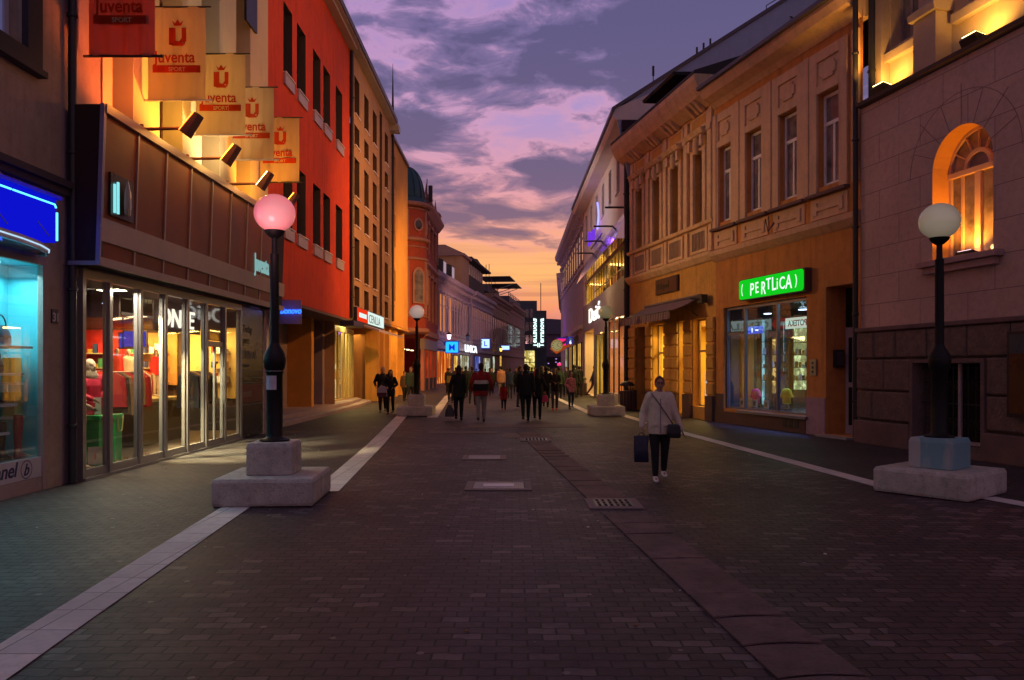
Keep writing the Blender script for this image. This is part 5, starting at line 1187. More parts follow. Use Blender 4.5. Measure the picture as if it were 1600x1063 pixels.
# arched window joinery
m_join = M('painted joinery', (.60, .42, .34), .5, dirt=.1)
mb = MB(FR1); d0, d1 = rec + .02, rec + .09
mb.box(AC - AR, AC - AR + .07, d0, d1, AB, AZ - .06); mb.box(AC + AR - .07, AC + AR, d0, d1, AB, AZ - .06); mb.box(AC - AR, AC + AR, d0, d1 + .03, AZ - .10, AZ + .0); mb.box(AC - .07, AC + .07, d0 + .004, d1 + .012, AB, AZ - .10)
mb.box(AC - AR + .07, AC + AR - .07, d0 + .006, d1 - .005, AB, AB + .09)
for s_ in (-1, 1): mb.box(AC + s_ * .42 - .025, AC + s_ * .42 + .025, d0 + .003, d1 - .01, AB + .09, AZ - .10)
def ring(mb, r0, r1, d0, d1, a0=0, a1=math.pi, n=20):
    for i in range(n):
        x, y = a0 + (a1 - a0) * i / n, a0 + (a1 - a0) * (i + 1) / n
        mb.prism([(AC - math.cos(x) * r0, AZ + math.sin(x) * r0), (AC - math.cos(y) * r0, AZ + math.sin(y) * r0), (AC - math.cos(y) * r1, AZ + math.sin(y) * r1), (AC - math.cos(x) * r1, AZ + math.sin(x) * r1)], 1, d0, d1)
ring(mb, AR - .06, AR, d0, d1); ring(mb, .27, .35, d0 + .005, d1 + .01)
for a in (32, 62, 90, 118, 148):
    a = R(a); c, s_ = -math.cos(a), math.sin(a)
    mb.prism([(AC + c * .34 - s_ * .014, AZ + s_ * .34 + c * .014), (AC + c * .72 - s_ * .014, AZ + s_ * .72 + c * .014), (AC + c * .72 + s_ * .014, AZ + s_ * .72 - c * .014), (AC + c * .34 + s_ * .014, AZ + s_ * .34 - c * .014)], 1, d0 + .008, d1 - .012)
aw = mb.build('window', m_join, b)
mb = MB(FR1); mb.box(AC - AR, AC + AR, rec + .028, rec + .036, AB, AZ); mb.prism([(AC - .74 * math.cos(math.pi * i / 16), AZ + .74 * math.sin(math.pi * i / 16)) for i in range(17)], 1, rec + .028, rec + .036); mb.build('pane', m_pane2, aw)
mb = MB(FR1); mb.box(AC - AR - .25, AC + AR + .25, .003, .20, AB - .12, AB - .003); mb.box(AC - AR - .15, AC + AR + .15, .003, .13, AB - .26, AB - .123); mb.build('sill', m_ashp, aw, bevel=.012)
t = thing('sill_floodlight', 'small black floodlight lying on the sill of the arched window', 'floodlight', tuple(FR1.P(3.1, -.1, AB)))
mb = MB(FR1); mb.prism([(-.20, AB + .05), (-.02, AB + .10), (-.02, AB + .04), (-.18, AB - .0 + .005)], 0, 2.86, 3.28); mb.build('housing', m_dark, t); mb = MB(FR1); mb.prism([(-.19, AB + .056), (-.03, AB + .103), (-.03, AB + .108), (-.19, AB + .062)], 0, 2.90, 3.24); mb.build('lens', M_emit('white violet lens', (1, .75, .8), 3), t)
lamp('SPOT', 'sill_light', tuple(FR1.P(3.06, -.10, AB + .14)), 150, (1, .33, .02), .05, tuple(FR1.P(2.7, -.30, 6.2)), 150, parent=t)
lamp('POINT', 'sill_light', tuple(FR1.P(3.05, -.14, AB + .20)), 6, (1, .40, .10), .05, parent=t)
# rusticated plinth: real blocks
mb = MB(FR1); mb.wall(0, 9, .0, 2.55, .02, [(1.89, 3.67, .22, 1.80, .5)], .5); mb.face([(0, .02, 0), (0, -.5, 0), (0, -.5, 2.55), (0, .02, 2.55)]); mb.build('plinth_core', m_rust, b)
mb = MB(FR1)
def blocks(z0, z1, cuts, off=.14):
    for a, c in zip(cuts, cuts[1:]):
        if (a, c) in skip: continue
        q = .025; mb.rings([[(x, dd, z) for x, z in ((a + e, z0 + e), (c - e, z0 + e), (c - e, z1 - e), (a + e, z1 - e))] for dd, e in ((.022, .012), (off - .03, .012), (off, .045))])
skip = {(1.80, 3.76)}
blocks(1.90, 2.50, [0, .62, 1.32, 2.25, 3.3, 4.3, 5.4, 6.5, 7.7, 9])
blocks(1.20, 1.895, [0, .95, 1.80, 3.76, 4.9, 6.1, 7.3, 9]); blocks(.55, 1.195, [0, .55, 1.80, 3.76, 5.3, 6.6, 8, 9])
mb.each('plinth_block', m_rust, b)
mb = MB(FR1); mb.box(0, 1.80, .022, .20, .003, .52); mb.box(3.76, 9, .022, .20, .003, .52); mb.box(-.0, 9, .003, .17, 2.505, 2.60); mb.each('base_course', M('worn brown stone', (.20, .13, .12), .85, var=.2, bump=.5, dirt=.3), b, bevel=.02)
mb = MB(FR1); mb.box(1.80, 1.885, .022, .16, .1, 1.88); mb.box(3.675, 3.76, .022, .16, .1, 1.88); mb.box(1.886, 3.674, .022, .16, 1.80, 1.88); mb.box(1.80, 3.76, .022, .18, 0.004, .1); mb.build('opening_frame', M('worn brown stone', (.20, .13, .12), .85), b)
o = None
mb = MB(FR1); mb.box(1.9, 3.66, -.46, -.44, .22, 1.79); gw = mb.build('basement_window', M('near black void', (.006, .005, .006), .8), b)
t = thing('window_grille', 'scrolled wrought iron grille before the dark basement window, one leaf painted white', 'grille', tuple(FR1.P(2.9, -.05, .25)))
mb = MB(FR1)
for i in range(9): x = 2.0 + i * .19; mb.tube([(x, -.06, .24), (x, -.06, 1.78)], .010, 6)
for z in (.3, 1.0, 1.7): mb.tube([(1.9, -.06, z), (3.66, -.06, z)], .012, 6)
for i in range(8):
    x = 2.095 + i * .19
    for z in (.62, 1.35): mb.tube([(x + .06 * math.cos(q * .7) * (1 - q * .07), -.045, z + .12 * math.sin(q * .7) * (1 - q * .07)) for q in range(11)], .007, 5)
mb.build('bars', m_dark, t)
mb = MB(FR1); mb.box(2.95, 3.02, -.04, .0, .24, 1.78); mb.box(3.50, 3.56, -.04, .0, .24, 1.78); mb.box(3.02, 3.5, -.04, 0, .24, .30); mb.build('white_leaf', M('flaking white paint', (.42, .34, .36), .6, dirt=.4), t)
# poster case at the frame edge
t = thing('poster_case', 'glazed poster case with orange and teal print at the right edge', 'poster case', tuple(FR1.P(4.8, .2, .85)))
mb = MB(FR1); mb.box(4.42, 5.6, .16, .30, .85, 2.32); mb.build('case', m_dark, t)
mb = MB(FR1); mb.box(4.47, 5.55, .301, .306, 1.95, 2.27); mb.build('teal_print', M('teal print', (.05, .09, .10), .3), t); mb = MB(FR1); mb.box(4.47, 5.55, .301, .306, .92, 1.949); mb.build('orange_print', M('orange print', (.12, .05, .02), .3, ), t)
# ledge and set-back upper floor
mb = MB(FR1); mb.prism([(.003, 7.62), (.12, 7.66), (.14, 7.73), (-.8, 7.78), (-.8, 7.62)], 0, 0, 9); mb.build('ledge', M('dark lead ledge', (.07, .055, .065), .6), b)
mb = MB(FR1); D = -.55
mb.wall(0, 9, 7.78, 15, D, [(.30, 1.35, 8.95, 14.0, .35), (2.6, 4.1, 8.95, 14, .35), (5.2, 6.6, 8.95, 14, .35)], .35); mb.face([(0, D, 7.7), (0, D - 1, 7.7), (0, D - 1, 15), (0, D, 15)]); mb.build('upper_wall', m_crm, b)
mb = MB(FR1); mb.box(.05, 1.45, D + .003, D + .16, 8.62, 8.80); mb.box(2.3, 4.4, D + .003, D + .16, 8.62, 8.80); mb.box(.02, 9, D + .003, D + .10, 7.79, 7.95); mb.each('sill_course', m_crm, b)
mb = MB(FR1); mb.box(1.50, 2.15, D + .003, D + .38, 7.79, 8.95); mb.prism([(D + .003, 8.95), (D + .46, 8.97), (D + .48, 9.1), (D + .36, 9.2), (D + .003, 9.2)], 0, 1.44, 2.21); mb.box(1.56, 2.09, D + .003, D + .30, 9.201, 15); mb.build('pilaster', m_crm, b)
mb = MB(FR1); mb.box(4.35, 4.95, D + .003, D + .38, 7.79, 8.95); mb.box(4.41, 4.89, D + .003, D + .30, 9.2, 15); mb.prism([(D + .003, 8.95), (D + .46, 8.97), (D + .48, 9.1), (D + .36, 9.2), (D + .003, 9.2)], 0, 4.3, 5.0); mb.build('pilaster', m_crm, b)
mb = MB(FR1); mb.box(.02, .26, D + .003, D + .22, 7.79, 15); mb.build('pilaster', m_crm, b)
for a, c in ((.30, 1.35), (2.6, 4.1), (5.2, 6.6)): window(b, FR1, a, c, 8.95, 14, D - .3, M('grey joinery', (.25, .22, .26), .5), m_pane2, nv=2, trans=.6, fw=.08)
shell(b, FR1, 0, 9, 0, 15, -8, m_ashp, -1.6)
for i, (s, dd) in enumerate(((.62, -.10), (3.25, -.10))):
    t = thing('ledge_floodlight', ['black floodlight on the ledge beside the drainpipe, lighting the upper floor', 'black floodlight on the ledge above the arched window, nearer the viewer'][i], 'floodlight', tuple(FR1.P(s, dd, 7.78)), 'floodlights on the ledge')
    mb = MB(FR1); mb.prism([(dd - .10, 7.92), (dd + .12, 7.98), (dd + .16, 7.92), (dd + .10, 7.80), (dd - .08, 7.83)], 0, s - .22, s + .18); mb.build('housing', m_dark, t, bevel=.01)
    mb = MB(FR1); mb.box(s - .03, s + .03, dd - .05, dd + .02, 7.74, 7.81); mb.build('foot', m_dark, t)
    mb = MB(FR1); mb.prism([(dd - .11, 7.93), (dd + .11, 7.985), (dd + .11, 7.995), (dd - .11, 7.94)], 0, s - .19, s + .15); mb.build('lens', M_emit('yellow flood lens', (1, .75, .25), 10), t)
    lamp('SPOT', 'flood', tuple(FR1.P(s, dd, 8.06)), 60, (1, .48, .07), .06, tuple(FR1.P(s, -.75, 9.3)), 150, parent=t)
lamp('SPOT', 'flood', tuple(FR1.P(.35, .15, 8.1)), 120, (1, .45, .08), .08, tuple(FR2.P(.8, .35, 10.4)), 60, parent=t)
drainpipe(FR1, -.06, .10, .1, 14, .06, 'dark drainpipe between the mauve house and the green sign house')
drainpipe(FR1, -.02, -.30, 7.7, 14, .08, 'thick dark downpipe beside the lit upper pilaster')

# ================================================================= RIGHT 2: house with the green lit sign
m_or2 = M('faded orange stucco', (.64, .28, .08), .88, var=.16, vs=.9, bump=.3, bs=30, dirt=.35, streak=.45)
m_bg2 = M('pinkish beige stucco', (.74, .50, .33), .85, var=.1, bump=.2, dirt=.25, streak=.3)
b = thing('green_sign_house', 'two-storey orange and beige stucco house with four tall windows over the green lit shop sign', 'building', tuple(FR2.P(3.3, 0, 0)))
wins = [(.66, 1.50), (2.32, 3.16), (3.98, 4.82), (5.62, 6.38)]
holes = [(a, c, 6.22, 8.55, .26) for a, c in wins] + [(1.99, 6.14, .45, 3.55, .22), (.22, 1.22, .06, 3.70, .62)]
mb = MB(FR2); mb.wall(-.12, 6.66, 0, 10.0, 0, holes, .26); mb.build('wall', m_or2, b)
for k, (a, c) in enumerate(wins):
    o = window(b, FR2, a + .02, c - .02, 6.24, 8.52, -.18, M('bright white joinery', (.85, .82, .86), .5), m_pane2, nv=1, trans=.66, fw=.075)
    q = MB(FR2); q.box(a - .30, a - .003, .003, .07, 6.06, 9.62); q.box(c + .003, c + .30, .003, .07, 6.06, 9.62); q.box(a - .003, c + .003, .003, .07, 8.56, 8.76); q.box(a - .003, c + .003, .003, .07, 9.36, 9.62); q.build('surround', m_bg2, o, bevel=.008)
    q = MB(FR2); q.box(a - .003, c + .003, .003, .02, 8.763, 9.357)
    x0, x1 = a + .13, c - .13
    q.prism([(x0, 8.94), (x0 + .08, 8.94), (x0 + .08, 8.86), (x1 - .08, 8.86), (x1 - .08, 8.94), (x1, 8.94), (x1, 9.18), (x1 - .08, 9.18), (x1 - .08, 9.26), (x0 + .08, 9.26), (x0 + .08, 9.18), (x0, 9.18)], 1, .021, .07); q.build('ornament_panel', m_bg2, o)
    q = MB(FR2); q.box(a - .34, c + .34, .003, .17, 5.98, 6.055); q.build('sill', M('dark worn sill', (.16, .10, .10), .8), o)
    q = MB(FR2); q.box(a - .28, c + .28, .003, .035, 5.42, 5.94); x0, x1 = a - .14, c + .14
    q.prism([(x0, 5.52), (x0 + .14, 5.52), (x0 + .14, 5.63), (x1 - .14, 5.63), (x1 - .14, 5.52), (x1, 5.52), (x1, 5.84), (x1 - .14, 5.84), (x1 - .14, 5.73), (x0 + .14, 5.73), (x0 + .14, 5.84), (x0, 5.84)], 1, .036, .075); q.build('apron_panel', m_bg2, o)
for s in (.06, 1.91, 3.57, 5.22, 6.56):
    mb = MB(FR2); mb.box(s - .10, s + .10, .003, .10, 6.06, 9.62); mb.build('pilaster_strip', m_bg2, b, bevel=.01)
mb = MB(FR2); mb.prism([(.003, 5.02), (.06, 5.06), (.20, 5.20), (.22, 5.34), (.003, 5.38)], 0, -.12, 6.68); mb.build('belt_cornice', m_bg2, b)
mb = MB(FR2); mb.prism([(-.3, 9.9), (.02, 9.86), (.14, 10.0), (.42, 10.12), (.52, 10.30), (.54, 10.42), (-.3, 10.46)], 0, -.10, 6.7); mb.build('top_cornice', m_bg2, b)
mb = MB(FR2); mb.prism([(.50, 10.425), (.54, 10.50), (-3.2, 12.2), (-3.2, 10.425)], 0, -.1, 6.7); mb.build('roof', m_roof, b)
mb = MB(FR2); mb.prism([(.541, 10.38), (.64, 10.40), (.64, 10.50), (.541, 10.50)], 0, -.1, 6.7); mb.build('gutter', m_zinc, b)
mb = MB(FR2); mb.box(1.23, 1.98, .003, .03, .0, .95); mb.box(-.12, .21, .003, .03, 0, .95); mb.each('painted_dado', M('mauve painted dado', (.42, .29, .36), .8, dirt=.35), b)
mb = MB(FR2); mb.box(1.985, 6.66, .003, .05, 0, .36); mb.box(6.15, 6.66, .003, .03, .361, .9); mb.each('stone_dado', M('dark brown dado', (.13, .08, .07), .85, dirt=.3), b)
mb = MB(FR2)
for i in range(3): mb.box(2.25 + i * .26, 2.43 + i * .26, .051, .06, .12, .33)
mb.build('vent_slot', m_dark, b)
mb = MB(FR2); mb.box(1.9, 5.2, .003, .12, .37, .44); mb.build('window_ledge', M('steel ledge', (.25, .24, .26), .4, metal=.5), b)
# shop window
mb = MB(FR2)
for s in (1.99, 3.40, 5.04): mb.box(s, s + .07, -.16, -.08, .46, 3.54)
mb.box(6.07, 6.14, -.16, -.08, .46, 3.54); mb.box(2.06, 6.07, -.15, -.09, 3.46, 3.54); mb.box(2.06, 6.07, -.15, -.09, .46, .52); mb.box(5.11, 6.07, -.15, -.09, 2.70, 2.77)
sf = mb.build('shop_window', M('grey shop frame', (.22, .19, .22), .4, metal=.4), b)
mb = MB(FR2); mb.box(2.02, 6.1, -.125, -.117, .5, 3.5); mb.build('pane', m_glass, sf)
room(b, FR2, 2.0, 6.55, .44, 3.56, -.2, -3.3, M('dark teal shop wall', (.05, .08, .10), .6), M('dark floor tile', (.08, .08, .09), .25), M('dark ceiling', (.04, .03, .04), .6))
mb = MB(FR2); mb.box(6.40, 6.50, -1.22, -.80, .45, 3.1); mb.build('inner_wall', M('orange inner wall', (.75, .26, .04), .7), b)
m_cy = M_emit('cool display light', (.38, .85, .95), 1.0, (.10, .35, .45), (3, 1.2), .4)
for i, (s, d, w_, z0, z1, mt) in enumerate(((6.2, -1.36, .22, .55, 3.2, m_cy), (6.0, -1.95, .16, .7, 3.1, m_cy), (6.3, -2.75, .60, 1.0, 3.2, M_emit('pale green shelf light', (.66, .85, .42), 1.3, (.25, .30, .14), (9, 4), .3)), (6.1, -1.68, .26, .9, 2.6, M_emit('warm shelf light', (1, .66, .2), 1.1, (.3, .2, .08), (9, 4), .3)))):
    t = thing('display_column', ['cyan lit display column left of the middle mullion', 'cyan lit display column right of the middle mullion', 'pale green lit shelves at the right of the shop window', 'warm lit narrow shelf column between the two cyan ones'][i], 'display column', tuple(FR2.P(s, d, .45)), 'lit display columns in the shop')
    mb = MB(FR2); mb.box(s, s + .04, d - w_/2, d + w_/2, z0, z1); mb.build('light_panel', mt, t); mb = MB(FR2); mb.box(s - .2, s + .04, d - w_/2 - .04, d - w_/2 - .003, .46, z1 + .05); mb.box(s - .2, s + .04, d + w_/2 + .003, d + w_/2 + .04, .46, z1 + .05)
    for z in (1.3, 1.7, 2.1, 2.5): mb.box(s - .2, s - .003, d - w_/2, d + w_/2, z, z + .02)
    mb.each('frame', m_dark, t)
    mb = MB(FR2)
    for z in (1.3, 1.7, 2.1):
        for q in range(max(1, int(w_ / .12))): dd = d - w_/2 + .06 + q * .12; mb.box(s - .12, s - .05, dd - .03, dd + .03, z + .021, z + .10 + .12 * random.random(), (q + int(z * 10)) % 3)
    mb.build('goods', [M('pale goods', (.6, .7, .75), .5), M('orange goods', (.7, .25, .05), .5), m_dark], t)
mb = MB(FR2)
for s, d, a in ((4.9, -1.2, .5), (4.0, -1.7, .4)): mb.lathe(s, d, [(.22, .45), (.24, .9), (.10, 1.0), (.12, 1.5), (.20, 1.6)], 12)
mb.each('display_stool', M('dark violet display', (.05, .04, .07), .5), b)
def bust(s, d, z, col, label):
    t = thing('display_shirt', label, 'garment', tuple(FR2.P(s, d, z)), 'bright garments in the shop window')
    mb = MB(FR2)
    mb.rings([[(s + a * math.cos(q), d + c * math.sin(q), z + zz) for q in [2*math.pi*i/16 for i in range(16)]] for a, c, zz in ((.15, .09, .15), (.14, .09, .3), (.18, .10, .45), (.17, .08, .54), (.05, .05, .58))])
    mb.tube([(s - .13, d, z + .5), (s - .24, d, z + .32)], .06, 8, r1=.05); mb.tube([(s + .13, d, z + .5), (s + .24, d, z + .32)], .06, 8, r1=.05)
    mb.build('shirt', M('garment ' + label[:8], col, .8), t, smooth=True); mb = MB(FR2); mb.lathe(s, d, [(.10, z + .003), (.10, z + .02), (.02, z + .04), (.02, z + .16)], 12); mb.build('stand', m_dark, t)
bust(5.15, -.50, .50, (.75, .02, .22), 'hot pink child shirt on a stand at the left of the shop window')
bust(3.60, -.50, .55, (.50, .62, .02), 'acid yellow green garment on a stand at the right of the shop window')
for i, s in enumerate((4.9, 5.6, 4.3)):
    t = thing('gift_card', ['white framed card beside the pink shirt', 'pale card at the left end of the shop window', 'small pale card in the middle of the shop window'][i], 'card', tuple(FR2.P(s, -.3, .53)), 'cards in the shop window'); mb = MB(FR2); mb.box(s - .12, s + .12, -.32, -.30, .53, .77); mb.build('card', M('pale card', (.5, .5, .55), .6), t); mb = MB(FR2); mb.box(s - .06, s + .06, -.299, -.296, .58, .71); mb.build('print', M('grey print', (.1, .1, .12), .6), t)
t = thing('pharmacy_sign', 'pale green lit pharmacy sign with mirrored letters hanging inside the shop window', 'sign', tuple(FR2.P(2.5, -.4, 2.85)))  # reflected sign built as a solid glowing box with reversed letters
mb = MB(FR2); mb.box(2.45, 3.60, -.52, -.46, 2.78, 3.08); mb.build('light_box', M_emit('mint light box', (.62, .95, .78), .75), t)
text_mb(FR2, 'APOTEKA', 2.47, -.45, 2.85, .225, .004, 1, flip=False, bold=.004).build('lettering', M('dark letters', (.02, .04, .04), .5), t)
tt = [c for c in t.children if c.name.startswith('lettering')][0]
t = thing('blue_sign_strip', 'small blue lit strip sign inside the shop window', 'sign', tuple(FR2.P(4.5, -.5, 2.6)))
mb = MB(FR2); mb.box(4.75, 5.6, -.5, -.46, 2.72, 2.94); mb.build('light_box', M_emit('blue light box', (.05, .12, .9), .8), t); mb = MB(FR2); mb.box(5.26, 5.30, -.459, -.45, 2.76, 2.90); mb.box(4.95, 5.1, -.459, -.45, 2.80, 2.84); mb.build('mark', M_emit('white lit letters', (.85, .92, 1.0), 1.6), t)
for i, (s, d) in enumerate(((5.0, -.8), (3.3, -.8))):
    t = thing('down_light', ['round bluish white ceiling light left of the middle mullion', 'round bluish white ceiling light above the mirrored sign'][i], 'ceiling light', tuple(FR2.P(s, d, 3.3)), 'ceiling lights in the green sign shop')
    mb = MB(FR2); mb.lathe(s, d, [(.10, 3.30), (.10, 3.32)], 16, sx=1.3); mb.build('lens', M_emit('bluish lens', (.6, .72, 1.0), 5), t); mb = MB(FR2); mb.lathe(s, d, [(.13, 3.322), (.12, 3.37), (.03, 3.40), (.03, 3.55)], 16); mb.build('housing', m_dark, t)
    lamp('SPOT', 'down_light', tuple(FR2.P(s, d, 3.27)), 160, (.16, .24, 1.0), .05, tuple(FR2.P(s, d - .3, 0)), 110, parent=t)
lamp('AREA', 'shop_lamp', tuple(FR2.P(3.2, -1.7, 3.45)), 45, (.55, .85, 1.0), .5, tuple(FR2.P(3.2, -1.5, 0)), parent=b, sy=2.6)
# green lit sign
t = thing('lightbox_sign', 'bright green backlit sign with white hand-drawn letters', 'sign', tuple(FR2.P(3.3, .1, 3.66)))
mb = MB(FR2); mb.box(1.76, 4.86, .02, .22, 3.66, 4.26); mb.build('case', M('brown sign case', (.10, .05, .045), .5), t)
fx0, fx1, fz0, fz1, rr = 1.80, 4.84, 3.68, 4.235, .09
pts = []
for cx_, cz_, a0 in ((fx1 - rr, fz1 - rr, 0), (fx0 + rr, fz1 - rr, 90), (fx0 + rr, fz0 + rr, 180), (fx1 - rr, fz0 + rr, 270)):
    pts += [(cx_ + rr * math.cos(R(a0 + 15 * i)), cz_ + rr * math.sin(R(a0 + 15 * i))) for i in range(7)]
mb = MB(FR2); mb.prism(pts, 1, .221, .245); mb.build('green_field', M_emit('backlit green', (.006, .62, .015), .95), t)
m_sgw = M_emit('backlit white letters', (.80, 1.0, .86), 1.05)
x = 4.26
for ch, dz, sz, rt in (('P', -.04, .50, -.03), ('E', .0, .44, .04), ('R', -.05, .50, -.05), ('T', .05, .44, .03), ('L', .0, .52, .04), ('i', .02, .44, 0), ('C', .0, .46, .02), ('A', -.01, .52, -.03)):
    g = text_mb(FR2, ch, x, .250, 3.80 + dz, sz * 1.0, .004, -1, bold=.004, sx=.82, rot=rt); g.build('letter', m_sgw, t)
    x -= {'i': .13, 'T': .26, 'L': .22}.get(ch, .275)
mb = MB(FR2)
for (c0, c1, w0, k) in ((4.66, 4.66, .0, 1), (2.10, 2.10, 0, -1)):
    pl = [(c0 + k * .05 * math.sin(i / 8 * math.pi), 3.78 + .34 * i / 8) for i in range(9)]; mb.prism(pl + [(p[0] - k * .03, p[1]) for p in reversed(pl)], 1, .246, .252)
mb.build('bracket_mark', m_sgw, t)
lamp('AREA', 'sign_glow', tuple(FR2.P(3.3, .34, 3.95)), 3, (.05, 1.0, .1), .4, tuple(FR2.P(3.3, 2, 3.5)), parent=t, sy=2.6)
t = thing('flag_holder', 'small black bent flag holder on the belt below the upper windows', 'flag holder', tuple(FR2.P(3.4, .1, 5.5)))
mb = MB(FR2); mb.box(3.36, 3.44, .003, .02, 5.35, 5.75); mb.build('plate', m_dark, t); mb = MB(FR2); mb.tube([(3.4, .02, 5.7), (3.4, .22, 5.45), (3.4, .30, 5.78)], .022, 6); mb.build('tube', m_dark, t)
# doorway
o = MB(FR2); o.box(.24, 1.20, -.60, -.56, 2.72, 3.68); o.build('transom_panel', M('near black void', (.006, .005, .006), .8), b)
dr = MB(FR2); dr.box(.24, 1.20, -.60, -.55, .06, 2.70); dr = dr.build('door', M('white mauve door', (.50, .42, .50), .5, dirt=.2), b)
mb = MB(FR2)
for (a, c) in ((.34, .66), (.76, 1.08)):
    for z0, z1 in ((.28, 1.22), (1.34, 2.45)): mb.box(a, a + .13, -.549, -.545, z0, z1); mb.box(a + .19, c, -.549, -.545, z0, z1)
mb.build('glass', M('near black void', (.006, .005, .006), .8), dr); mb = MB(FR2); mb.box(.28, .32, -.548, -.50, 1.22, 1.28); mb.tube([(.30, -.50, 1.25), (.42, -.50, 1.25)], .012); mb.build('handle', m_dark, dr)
mb = MB(FR2); mb.box(.15, 1.3, -.6, .25, .0, .055); mb.build('threshold', m_stone, b)
t = thing('meter_box', 'black box on the side wall of the doorway', 'box', tuple(FR2.P(1.15, -.3, 1.75))); mb = MB(FR2); mb.box(1.10, 1.217, -.45, -.2, 1.7, 2.15); mb.build('box', m_dark, t, bevel=.01); mb = MB(FR2); mb.box(1.09, 1.099, -.42, -.23, 1.76, 2.1); mb.build('lid', m_zinc, t)
t = thing('intercom', 'grey intercom plate between the shop window and the doorway', 'intercom', tuple(FR2.P(1.67, .01, 1.5))); mb = MB(FR2); mb.box(1.55, 1.80, .003, .05, 1.50, 1.92); mb.build('plate', m_alu, t, bevel=.006)
mb = MB(FR2)
for i in range(3): mb.box(1.64, 1.71, .051, .058, 1.57 + i * .11, 1.63 + i * .11)
mb.build('button', m_dark, t)
shell(b, FR2, -.1, 6.6, 0, 9.9, -8, m_or2, -3.1)

# ================================================================= RIGHT 3: ornate house with the awning
m_or3 = M('ochre orange stucco', (.68, .38, .10), .88, var=.15, bump=.3, bs=28, dirt=.3, streak=.3)
m_tr3 = M('worn beige ornament', (.78, .56, .36), .85, var=.15, bump=.3, dirt=.35, streak=.3)
b = thing('awning_house', 'ornate ochre house with heavy window heads over a striped awning', 'building', tuple(FR3.P(3.9, 0, 0)))
wins = [(.80, 1.50), (2.72, 3.42), (4.45, 5.15), (6.25, 6.95)]
op = [(.55, 1.70, .42, 3.33, .3), (2.33, 2.84, .12, 3.33, .3), (4.10, 5.28, .42, 3.33, .3), (5.92, 7.03, .05, 3.33, .6)]
holes = [(a, c, 6.45, 8.80, .24) for a, c in wins] + op
mb = MB(FR3); mb.wall(0, 7.84, 0, 10.3, 0, holes, .24); mb.face([(7.84, 0, 0), (7.84, -1, 0), (7.84, -1, 10.3), (7.84, 0, 10.3)]); mb.build('wall', m_or3, b)
for a, c in wins:
    m_ = (a + c) / 2
    o = window(b, FR3, a + .02, c - .02, 6.47, 8.78, -.22, M('brown grey joinery', (.34, .26, .25), .5), m_pane2, nv=1, trans=.62, fw=.07)
    q = MB(FR3); q.box(a - .22, a - .003, .003, .10, 6.45, 8.9); q.box(c + .003, c + .22, .003, .10, 6.45, 8.9); q.box(a - .003, c + .003, .003, .10, 8.803, 8.9)
    q.box(a - .20, a - .02, .101, .22, 8.9, 9.25); q.box(c + .02, c + .20, .101, .22, 8.9, 9.25); q.build('surround', m_tr3, o, bevel=.012)
    q = MB(FR3); q.prism([(.003, 9.26), (.24, 9.28), (.34, 9.42), (.003, 9.46)], 0, a - .34, c + .34); q.build('window_head', m_tr3, o)
    q = MB(FR3); q.rings([[(m_ + w_ * math.cos(t_), .12 + dd * math.sin(t_), z) for t_ in [2*math.pi*i/10 for i in range(10)]] for w_, dd, z in ((.05, .04, 8.72), (.12, .12, 8.82), (.15, .14, 9.0), (.10, .12, 9.15), (.14, .10, 9.25))]); q.build('keystone_head', m_tr3, o, smooth=True)
    q = MB(FR3); q.box(a - .30, c + .30, .003, .05, 9.55, 9.98); q.box(a - .18, c + .18, .051, .056, 9.62, 9.92, 1); q.build('frieze_panel', [m_tr3, m_or3], o)
    q = MB(FR3); q.box(a - .28, c + .28, .003, .06, 5.48, 6.26); q.box(a - .12, c + .12, .061, .066, 5.58, 6.16, 1)
    for k in range(9): x = a - .1 + (c - a + .2) * k / 8; q.box(x - .012, x + .012, .067, .09, 5.58, 6.16)
    q.build('apron_grille', [m_tr3, M('dark apron', (.10, .05, .03), .8)], o)
mb = MB(FR3); mb.prism([(.003, 6.30), (.13, 6.33), (.17, 6.43), (.003, 6.45)], 0, 0, 7.84); mb.build('sill_course', m_tr3, b)
for s in (.28, 2.12, 3.95, 5.70, 7.45):
    mb = MB(FR3); mb.box(s - .14, s + .14, .003, .11, 6.46, 9.3); mb.box(s - .17, s + .17, .003, .15, 9.3, 9.48); mb.box(s - .12, s + .12, .003, .08, 5.45, 6.28); mb.box(s - .14, s + .14, .003, .09, 9.49, 10.0); mb.build('pilaster', m_tr3, b, bevel=.012)
mb = MB(FR3); mb.prism([(.003, 5.10), (.08, 5.14), (.20, 5.30), (.22, 5.40), (.003, 5.44)], 0, 0, 7.9); mb.build('belt_cornice', m_tr3, b)
mb = MB(FR3); mb.prism([(-.3, 10.15), (.05, 10.10), (.45, 10.35), (.58, 10.55), (.68, 10.78), (.70, 10.95), (-.3, 11.0)], 0, .06, 8.25); mb.build('top_cornice', m_tr3, b)
for s in (.7, 1.0, 1.35, 2.75, 3.1, 3.45, 4.5, 4.8, 5.1, 6.4, 6.7, 7.0):
    mb = MB(FR3); mb.prism([(.05, 10.0), (.14, 9.98), (.5, 10.32), (.05, 10.32)], 0, s - .07, s + .07); mb.build('bracket', m_tr3, b)
mb = MB(FR3); mb.prism([(.72, 10.96), (.70, 11.06), (-3.5, 12.6), (-3.5, 10.97)], 0, .06, 8.25); mb.build('roof', m_roof, b)
mb = MB(FR3); mb.prism([(-1.6, 11.9), (.35, 11.80), (.40, 11.90), (-1.6, 12.05)], 0, 2.4, 5.4); mb.prism([(-2.2, 11.5), (-.3, 11.15), (-.3, 11.8), (-2.2, 11.9)], 0, 2.9, 4.9); mb.each('dormer', M('black dormer', (.012, .012, .016), .7), b)
